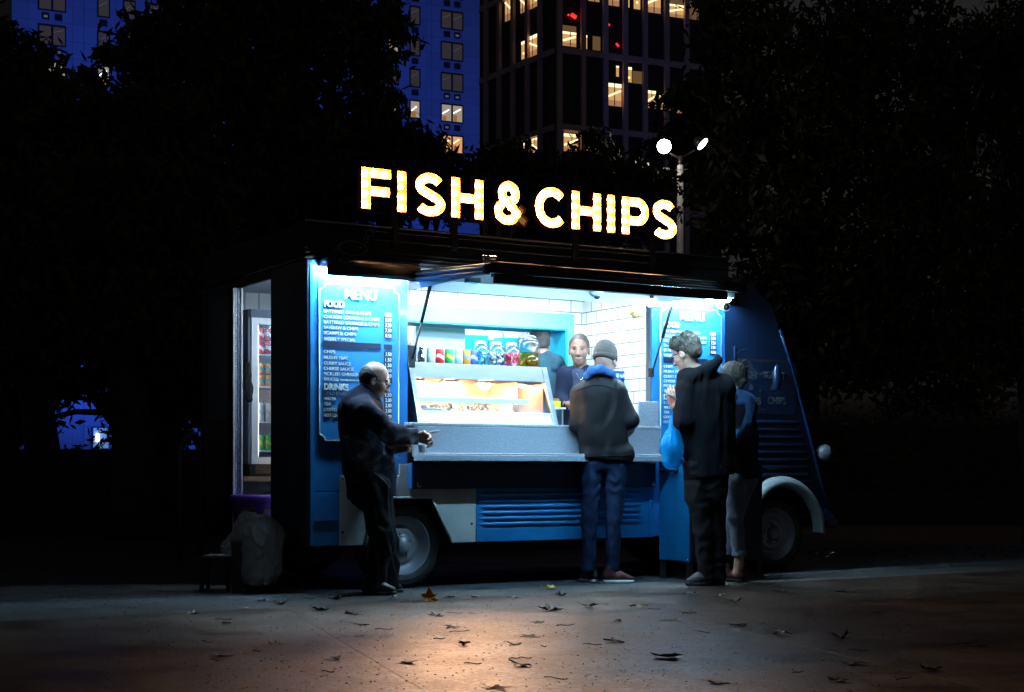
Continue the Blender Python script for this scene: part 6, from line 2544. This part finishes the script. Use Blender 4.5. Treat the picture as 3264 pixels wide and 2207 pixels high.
Y = 19
bl = [blob(1270, 470, 120, 70, Y), blob(1340, 500, 80, 50, Y), blob(1400, 545, 60, 50, Y), blob(1250, 580, 170, 90, Y), blob(1420, 620, 140, 70, Y), blob(1120, 600, 170, 110, Y), blob(900, 680, 160, 80, Y)]
tree('yew_tree', 'dark evergreen right behind the letters FISH', (at(1250, 1600, Y).x, Y, 0), at(1250, 560, Y), .2, bl, 17000, .15, 75, M_LEAF2)
Y = 24
bl = [blob(1570, 520, 70, 40, Y), blob(1660, 490, 60, 50, Y), blob(1620, 590, 170, 90, Y), blob(1780, 600, 130, 80, Y), blob(1900, 560, 110, 80, Y), blob(2010, 620, 150, 90, Y), blob(1840, 700, 240, 70, Y), blob(1905, 470, 40, 40, Y)]
tree('maple_tree', 'dark tree in front of the brown tower behind the ampersand', (at(1800, 1600, Y).x, Y, 0), at(1800, 640, Y), .2, bl, 15000, .17, 76)
Y = 27
bl = [blob(2420, 150, 200, 170, Y), blob(2250, 320, 130, 90, Y), blob(2130, 310, 55, 40, Y - 1), blob(2330, 430, 180, 150, Y), blob(2450, 700, 220, 180, Y), blob(2620, 350, 220, 220, Y), blob(2800, 120, 240, 180, Y), blob(2260, 30, 60, 60, Y), blob(2900, 500, 240, 220, Y),
      blob(2700, 850, 240, 200, Y), blob(2100, 470, 70, 50, Y), blob(2500, 960, 200, 140, Y), blob(2300, 600, 120, 120, Y), blob(2950, 950, 260, 200, Y), blob(2650, 1100, 260, 160, Y), blob(2980, 1180, 240, 160, Y), blob(3120, 300, 220, 260, Y), blob(3060, 700, 220, 180, Y)]
tree('plane_tree', 'tall dark tree right of the brown tower behind the street lamp', (at(2560, 1600, Y).x, Y, 0), at(2600, 400, Y), .3, bl, 44000, .22, 77)
Y = 17
bl = [blob(3180, 950, 140, 160, Y), blob(3230, 1130, 130, 110, Y), blob(3290, 760, 150, 170, Y), blob(3330, 500, 180, 200, Y), blob(3100, 1020, 70, 70, Y), blob(3250, 200, 200, 180, Y)]
tree('beech_tree', 'dark tree at the right edge with faint reddish lamplight in its leaf colour', (at(3330, 1600, Y).x, Y, 0), at(3300, 700, Y), .2, bl, 15000, .13, 78, mat('lamplit_reddish_leaves', (.07, .045, .02), rough=.55, var=.5, vscale=2))  # warm lamp highlights painted into the leaf colour

# hedge and wall on the right
v, f = leaf_cloud([((x, 24.6, 1.0), (1.3, .6, .9)) for x in np.arange(4.0, 24, 1.1)], 22000, .12, 79, .1)
hd = thing('hedge', 'clipped dark green hedge running behind the front of the van to the right', 'hedge', (12, 24.6, 0))
org_part('foliage', [(v, f, 0)], [M_LEAF], hd)
b = MB()
b.box(3.6, 26, 24.2, 24.9, 0.0, 1.55)
part('branch_core', b, M_BARK, hd)
b = MB()
b.box(3.2, 30, 22.6, 22.9, 0, .42)
b.box(3.2, 30, 22.57, 22.93, .42, .47)
solo('low_wall', b, mat('dark_brick_wall', (.06, .045, .04), rough=.8, var=.3, vscale=8, bump=.5), 'low dark brick wall with a pale coping in front of the hedge', 'wall', (10, 22.7, 0), bevel=.01)
b = MB()
b.box(-20, 3.0, 30, 30.4, 0, 1.25)
solo('light_block_fence', b, mat('dark_board_fence', (.02, .018, .017), rough=.8, var=.3), 'dark added fence behind the van blocking blue light from the facade', 'fence', (-10, 30.2, 0), bevel=.01)  # fence extended behind the van to hold off blue facade light

v, f = leaf_cloud([((x, 20.0, .55), (1.3, .45, .65)) for x in np.arange(-13.0, 3.0, 1.1)], 22000, .11, 80, .1)  # hedge put in to keep blue facade light off the ground
hd = thing('hedge', 'low dark hedge added behind the van to block blue facade light', 'hedge', (-5, 20.0, 0))
org_part('foliage', [(v, f, 0)], [M_LEAF2], hd)
b = MB()
b.box(-13.5, 3.0, 19.8, 20.4, 0.0, .95)
part('branch_core', b, M_BARK, hd)

# ================================================================== street lamp
L = thing('street_lamp', 'tall grey lamp post with two round floodlight heads, one shining at the camera', 'street lamp', (at(2168, 1600, 25).x, 25, 0))
xp = at(2168, 0, 25).x
b = MB()
b.tube([(xp, 25, 0), (xp, 25, 1.2), (xp, 25, 5.9)], [.085, .07, .05], 16)
part('pole', b, mat('lamp_post_paint', (.55, .54, .52), rough=.5), L)
h1, h2 = at(2117, 467, 24.8), at(2240, 460, 25.2)
b = MB()
b.tube([(xp, 25, 5.85), (xp, 25, 6.05)], .04, 10)
b.tube([tuple(h1 + Vector((0, .15, -.02))), (xp, 25, 6.0), tuple(h2 + Vector((-.05, .1, -.02)))], .022, 8)
part('crossarm', b, M_DARK, L)
for hpt, d in ((h1, Vector((.02, -1, -.10))), (h2, Vector((.62, -.28, -.62)))):
    d = d.normalized()
    b = MB()
    b.tube([hpt - d * .16, hpt - d * .10, hpt - d * .005], [.05, .10, .122], 24)
    hh_ = part('lamp_head', b, M_DARK, L)
    b = MB()
    b.tube([hpt - d * .004, hpt + d * .004], .112, 24)
    part('lens', b, emis('floodlight_lens', (1.0, .90, .82), 60) if d.x < .3 else emis('floodlight_lens_violet', (.72, .62, 1.0), 9), hh_)

pl = bpy.data.lights.new('street_lamp_light', 'POINT')
pl.energy = 9
pl.color = (1, .88, .78)
pl.shadow_soft_size = .05
plo = bpy.data.objects.new('street_lamp_light', pl)
SC.collection.objects.link(plo)
plo.location = (h1.x + .02, h1.y - .16, h1.z - .1)

# ================================================================== bits beside the van
# rubbish bin with liner
bx_, by_ = at(826, 0, 10.48).x, 10.48
T_ = thing('waste_bin', 'dark bin with a big loose translucent liner bag behind the rear of the van', 'rubbish bin', (bx_, by_, .004))
b = MB()
b.lathe([(0, .006), (.105, .004), (.135, .40), (.140, .41), (.130, .41), (.100, .02), (0, .02)], (bx_, by_, 0), 'z', 28)
part('bin_body', b, mat('dark_bin_plastic', (.018, .016, .017), rough=.6), T_)
q = PX(10.48)
lm = mat('translucent_liner', (.62, .68, .70), rough=.35, var=.1, vscale=12)
nt = lm.node_tree
tp = nt.nodes.new('ShaderNodeBsdfTransparent')
tp.inputs[0].default_value = (.85, .9, .92, 1)
mx = nt.nodes.new('ShaderNodeMixShader')
mx.inputs[0].default_value = .5
nt.links.new(nt.nodes['Principled BSDF'].outputs[0], mx.inputs[1])
nt.links.new(tp.outputs[0], mx.inputs[2])
nt.links.new(mx.outputs[0], nt.nodes['Material Output'].inputs[0])
lv, lf = organic([('c', (bx_, by_, .16), (bx_, by_, .38), .150, .165), ('c', q(810, 1700), q(790, 1665), .13, .075), ('c', q(790, 1680), q(728, 1742), .07, .05), ('c', q(820, 1690), q(888, 1712), .09, .045), ('c', q(795, 1672), q(789, 1645), .05, .014), ('c', q(728, 1742), q(730, 1762), .045, .02)],
                 .007, .03, folds=.013, ffreq=60, seed=81, aniso=(1, 1, .5), clips=[((0, 0, .03), (0, 0, -1))])
org_part('liner_bag', [(lv, lf, 0)], [lm], T_)
# step stool
sx, sy = at(700, 0, 10.62).x, 10.62
k = 10.62 / FPX
zt_ = EYE + (HORIZON - 1768) * k
T_ = thing('step_stool', 'small plastic step stool standing left of the bin', 'stool', (sx, sy, .004))
b = MB()
b.box(sx - .10, sx + .075, sy - .10, sy + .12, zt_ - .018, zt_)
part('seat', b, mat('stool_top_plastic', (.20, .22, .22), rough=.6, var=.3, vscale=40), T_, bevel=.006)
for dx in (-1, 1):
    for dy in (-1, 1):
        b = MB()
        cx, cy = sx - .012 + dx * .075, sy + .01 + dy * .095
        b.hexa([(cx + dx * .02 - .014, cy + dy * .02 - .012, .004), (cx + dx * .02 + .014, cy + dy * .02 - .012, .004), (cx + dx * .02 + .014, cy + dy * .02 + .012, .004), (cx + dx * .02 - .014, cy + dy * .02 + .012, .004)],
               [(cx - .014, cy - .012, zt_ - .0185), (cx + .014, cy - .012, zt_ - .0185), (cx + .014, cy + .012, zt_ - .0185), (cx - .014, cy + .012, zt_ - .0185)])
        part('leg', b, M_BLACK, T_)
# upright board by the bin
p0 = at(757, 0, 10.40)
b = MB()
b.box(p0.x - .034, p0.x + .034, 10.36, 10.40, .004, EYE + (HORIZON - 1727) * 10.4 / FPX)
b.box(p0.x - .038, p0.x + .038, 10.355, 10.405, EYE + (HORIZON - 1727) * 10.4 / FPX - .03, EYE + (HORIZON - 1727) * 10.4 / FPX + .004)
solo('upright_post', b, mat('dark_post_plastic', (.028, .026, .026), rough=.7), 'short dark flat post standing between the stool and the bin', 'post', (p0.x, 10.38, .004), bevel=.004)
# bicycle hoop
T_ = thing('bicycle_stand', 'faint grey tubular hoop stand in the dark left of the van', 'bicycle stand', (at(575, 0, 14).x, 14, .0))
b = MB()
pts = [at(574, 1780, 14), at(576, 1440, 14), at(584, 1412, 14), at(600, 1388, 14.1), at(620, 1384, 14.6), at(630, 1400, 15), at(634, 1760, 15)]
pts[0].z = 0
pts[-1].z = 0
b.tube(pts, .024, 12)
part('hoop', b, mat('galvanised_tube', (.16, .15, .15), rough=.5, metal=.4), T_)

# ================================================================== fallen leaves and twigs
LEAFM = [mat('leaf_dark_brown', (.035, .020, .012), rough=.6, var=.4, vscale=30), mat('leaf_brown', (.10, .05, .022), rough=.6, var=.4, vscale=30),
         mat('leaf_olive', (.10, .085, .02), rough=.6, var=.4, vscale=30), mat('leaf_orange', (.60, .22, .02), rough=.55, var=.3, vscale=30),
         mat('leaf_yellow', (.58, .44, .10), rough=.55, var=.3, vscale=30), mat('leaf_pale', (.38, .34, .26), rough=.6, var=.3, vscale=30)]


def leaf_mesh(seed, mi):
    rg = random.Random(seed)
    b = MB()
    n = 5
    pts = []
    for k in range(n):
        a = R(-20 + k * (220 / (n - 1)))
        L_ = (.75, .95, 1.15, .95, .75)[k] * rg.uniform(.85, 1.1)
        for (da, rr) in ((-.27, .62), (-.15, .80), (-.05, .82), (0, 1.0), (.06, .84), (.16, .78), (.27, .62)):
            pts.append((math.cos(a + da) * rr * L_, math.sin(a + da) * rr * L_))
    pts.append((-.15, -.10))
    pts.append((.12, -.12))
    c1, c2, ph = rg.uniform(.25, .75), rg.uniform(.1, .35), rg.uniform(0, 6)
    def h_(x, y):
        return c1 * x * x * .75 + c2 * math.sin(y * 4 + ph) * .55 + .14 * math.sin(x * 9 + y * 5 + ph) + .22
    vs = [(0, .25, h_(0, .25) - .05)]
    for (x, y) in pts:
        vs.append((x, y, max(.02, h_(x, y))))
    m = len(pts)
    fs = [(0, i + 1, (i + 1) % m + 1) for i in range(m)]
    b.add(vs, fs, 0, False)
    b.tube([(0, -.05, .12), (.10, -.5, .16 + rg.random() * .2), (.05, -.95, .08 + rg.random() * .5)], [.028, .02, .018], 5)
    mz = min(v_[2] for v_ in b.v[:len(pts) + 1])
    b.v = [(x_, y_, max(0.0, z_ - mz)) for (x_, y_, z_) in b.v]
    me = mesh_data(b, 'fallen_leaf', [LEAFM[mi]])
    return me


LM = {}
lspots = [(1368, 1918, 3, .075, 'bright orange leaf standing upright on the paving near the smoking man', .9), (1745, 1881, 4, .06, 'flat yellow leaf on the grey edging strip below the middle customer', 0),
          (1790, 1905, 5, .055, 'pale curled leaf lying just below the yellow leaf', .2)]
gspots = [(1515, 1908, 5), (1435, 1907, 0), (1250, 1912, 5), (1072, 1916, 0), (1760, 1950, 2), (1718, 1990, 0), (1965, 1984, 0), (2130, 1983, 2), (2190, 1958, 0), (2210, 1898, 0), (2288, 1903, 1), (2340, 1925, 1),
          (2355, 1997, 0), (2480, 1888, 0), (2700, 1890, 0), (2480, 2030, 0), (1385, 1968, 0), (1445, 2005, 0), (1130, 1965, 1), (1145, 2034, 1), (1140, 1996, 0), (1075, 2108, 0), (1310, 2116, 0), (1640, 2060, 0), (1480, 2060, 0),
          (1700, 2034, 0), (1653, 2128, 0), (1948, 2050, 0), (2120, 2100, 0), (2270, 2182, 0), (2675, 2178, 0), (2720, 2120, 1), (2690, 2038, 0), (890, 2058, 0), (715, 1990, 1), (710, 2096, 1), (530, 1888, 0), (775, 1943, 5),
          (905, 1930, 0), (1640, 1912, 1), (2035, 1942, 5), (1870, 1940, 5), (2930, 1925, 0), (2960, 2140, 0), (3120, 2060, 0), (2440, 1990, 1), (620, 1960, 0), (1570, 2200, 0), (1010, 1950, 0), (830, 1917, 5)]
for i, (x, y, mi, sz, lab, tilt) in enumerate(lspots):
    X_, Y_ = GR(x, y)
    me = leaf_mesh(100 + i, mi)
    o = bpy.data.objects.new('fallen_leaf', me)
    SC.collection.objects.link(o)
    o.location = (X_, Y_, .006)
    o.rotation_euler = (R(70) * tilt, 0, random.random() * 1.0 if tilt > .5 else random.random() * 6)
    o.scale = (sz, sz, sz)
    tag(o, lab, 'leaf')
SPECIAL = {(2120, 2100): 'largest dark curled leaf near the bottom, right of centre', (2130, 1983): 'big olive leaf below the fair haired man, stalk pointing up', (1760, 1950): 'wide olive leaf below the middle customer feet'}
for i, (x, y, mi) in enumerate(gspots):
    X_, Y_ = GR(x, y)
    key = (i % 9, mi)
    if key not in LM:
        LM[key] = leaf_mesh(key[0] * 7 + mi, mi)
    o = bpy.data.objects.new('fallen_leaf', LM[key])
    SC.collection.objects.link(o)
    o.location = (X_, Y_, .006)
    sz = random.uniform(.045, .088)
    if (x, y) in ((2120, 2100), (2130, 1983), (1760, 1950)):
        sz = .11
    o.rotation_euler = (random.uniform(-.15, .15), random.uniform(-.15, .15), random.random() * 6.28)
    o.scale = (sz, sz * random.uniform(.6, 1.1), min(sz, .075) * random.choice((.2, .3, .45, .6, .8)))
    tag(o, {0: 'dark curled dead leaf on the damp paving', 1: 'brown dead leaf on the damp paving', 2: 'large olive brown crumpled leaf on the damp paving', 5: 'pale dead leaf on the damp paving'}[mi], 'leaf',
        None if (x, y) in SPECIAL else {0: 'dark dead leaves on the paving', 1: 'brown dead leaves on the paving', 2: 'olive leaves on the paving', 5: 'pale leaves on the paving'}[mi])
    if (x, y) in SPECIAL:
        o['label'] = SPECIAL[(x, y)]
# twigs
for i in range(26):
    x, y = random.uniform(600, 2900), random.uniform(1905, 2190)
    X_, Y_ = GR(x, y)
    b = MB()
    L_ = random.uniform(.025, .11)
    a = random.uniform(-.5, .5)
    p = [(X_ + math.cos(a + .15 * math.sin(k)) * L_ * k / 4, Y_ + math.sin(a * 3) * L_ * k / 4 + .0012 * math.sin(k * 2 + i), .008 + .003 * math.sin(k * 1.7)) for k in range(5)]
    b.tube(p, .0022, 5)
    solo('twig', b, LEAFM[0], 'thin dark twig lying on the damp paving', 'twig', (X_, Y_, .006), group='twigs scattered on the paving')
# fine leaf crumbs and gravel
rg = np.random.default_rng(5)
m = 2600
px = rg.uniform(300, 3100, m)
py = 1880 + (rg.random(m) ** 1.3) * 330
Yg = FPX * EYE / (py - HORIZON)
Xg = (px - 1632) / FPX * Yg
s_ = rg.uniform(.002, .0065, m)
an = rg.uniform(0, 6.28, m)
cs, sn = np.cos(an), np.sin(an)
vv = []
for (dx, dy, dz) in ((-1, -.5, 0), (1, -.6, 0), (.7, .6, 0), (-.6, .7, .9)):
    vv.append(np.stack([Xg + (dx * cs - dy * sn) * s_, Yg + (dx * sn + dy * cs) * s_, .0055 + dz * s_ * .8], 1))
vv = np.stack(vv, 1).reshape(-1, 3)
me = np_mesh('leaf_crumbs', [(vv, np.arange(m * 4).reshape(-1, 4), 0)], [LEAFM[0]])
o = bpy.data.objects.new('leaf_crumbs', me)
SC.collection.objects.link(o)
tag(o, 'fine leaf crumbs scattered over the paving', 'leaf litter', None, 'stuff')
# glinting litter at the soil edge right of the van
m = 1500
Xg = rg.uniform(2.4, 9, m)
Yg = 15.6 + rg.normal(size=m) * .5 + (Xg - 3) * -.05
s_ = rg.uniform(.008, .028, m)
an = rg.uniform(0, 6.28, m)
cs, sn = np.cos(an), np.sin(an)
vv = []
for (dx, dy, dz) in ((-1, -.5, .1), (1, -.6, .6), (.7, .6, 1.0), (-.6, .7, .4)):
    vv.append(np.stack([Xg + (dx * cs - dy * sn) * s_, Yg + (dx * sn + dy * cs) * s_, .006 + dz * s_ * rg.uniform(.2, 1.2, m)], 1))
vv = np.stack(vv, 1).reshape(-1, 3)
me = np_mesh('wet_leaf_litter', [(vv, np.arange(m * 4).reshape(-1, 4), 0)], [mat('wet_leaf', (.09, .06, .035), rough=.18, var=.4)])
o = bpy.data.objects.new('wet_leaf_litter', me)
SC.collection.objects.link(o)
tag(o, 'wet leaf litter glinting along the edge of the soil bed', 'leaf litter', None, 'stuff')

# ================================================================== cigarette smoke
q = PX(10.05)
c = q(1195, 1425)
b = MB()
b.box(c[0] - .27, c[0] + .36, 9.94, 10.10, c[2] - .20, c[2] + .15)
sm = bpy.data.materials.new('drifting_smoke')
sm.use_nodes = True
nt = sm.node_tree
nt.nodes.remove(nt.nodes['Principled BSDF'])
pv = nt.nodes.new('ShaderNodeVolumePrincipled')
pv.inputs['Color'].default_value = (.85, .92, 1, 1)
pv.inputs['Anisotropy'].default_value = .0
tc = nt.nodes.new('ShaderNodeTexCoord')
n1 = nt.nodes.new('ShaderNodeTexNoise')
n1.inputs['Scale'].default_value = 7
n1.inputs['Detail'].default_value = 6
n1.inputs['Roughness'].default_value = .62
n1.inputs['Distortion'].default_value = 1.6
nt.links.new(tc.outputs['Object'], n1.inputs['Vector'])
r1 = nt.nodes.new('ShaderNodeValToRGB')
r1.color_ramp.elements[0].position = .54
r1.color_ramp.elements[0].color = (0, 0, 0, 1)
r1.color_ramp.elements[1].position = .72
r1.color_ramp.elements[1].color = (1, 1, 1, 1)
nt.links.new(n1.outputs[0], r1.inputs[0])
gr = nt.nodes.new('ShaderNodeTexGradient')
gr.gradient_type = 'SPHERICAL'
mp = nt.nodes.new('ShaderNodeMapping')
mp.inputs['Scale'].default_value = (2.9, 10, 5.2)
nt.links.new(tc.outputs['Object'], mp.inputs[0])
nt.links.new(mp.outputs[0], gr.inputs[0])
mu_ = nt.nodes.new('ShaderNodeMath')
mu_.operation = 'MULTIPLY'
nt.links.new(r1.outputs[0], mu_.inputs[0])
nt.links.new(gr.outputs['Fac'], mu_.inputs[1])
m2 = nt.nodes.new('ShaderNodeMath')
m2.operation = 'MULTIPLY'
nt.links.new(mu_.outputs[0], m2.inputs[0])
m2.inputs[1].default_value = 7
nt.links.new(m2.outputs[0], pv.inputs['Density'])
nt.links.new(pv.outputs[0], nt.nodes['Material Output'].inputs['Volume'])
o = solo('cigarette_smoke', b, sm, 'thin grey cigarette smoke drifting in front of the dark fleece', 'smoke', (c[0] + .03, 10.02, c[2] - .02), kind='stuff')
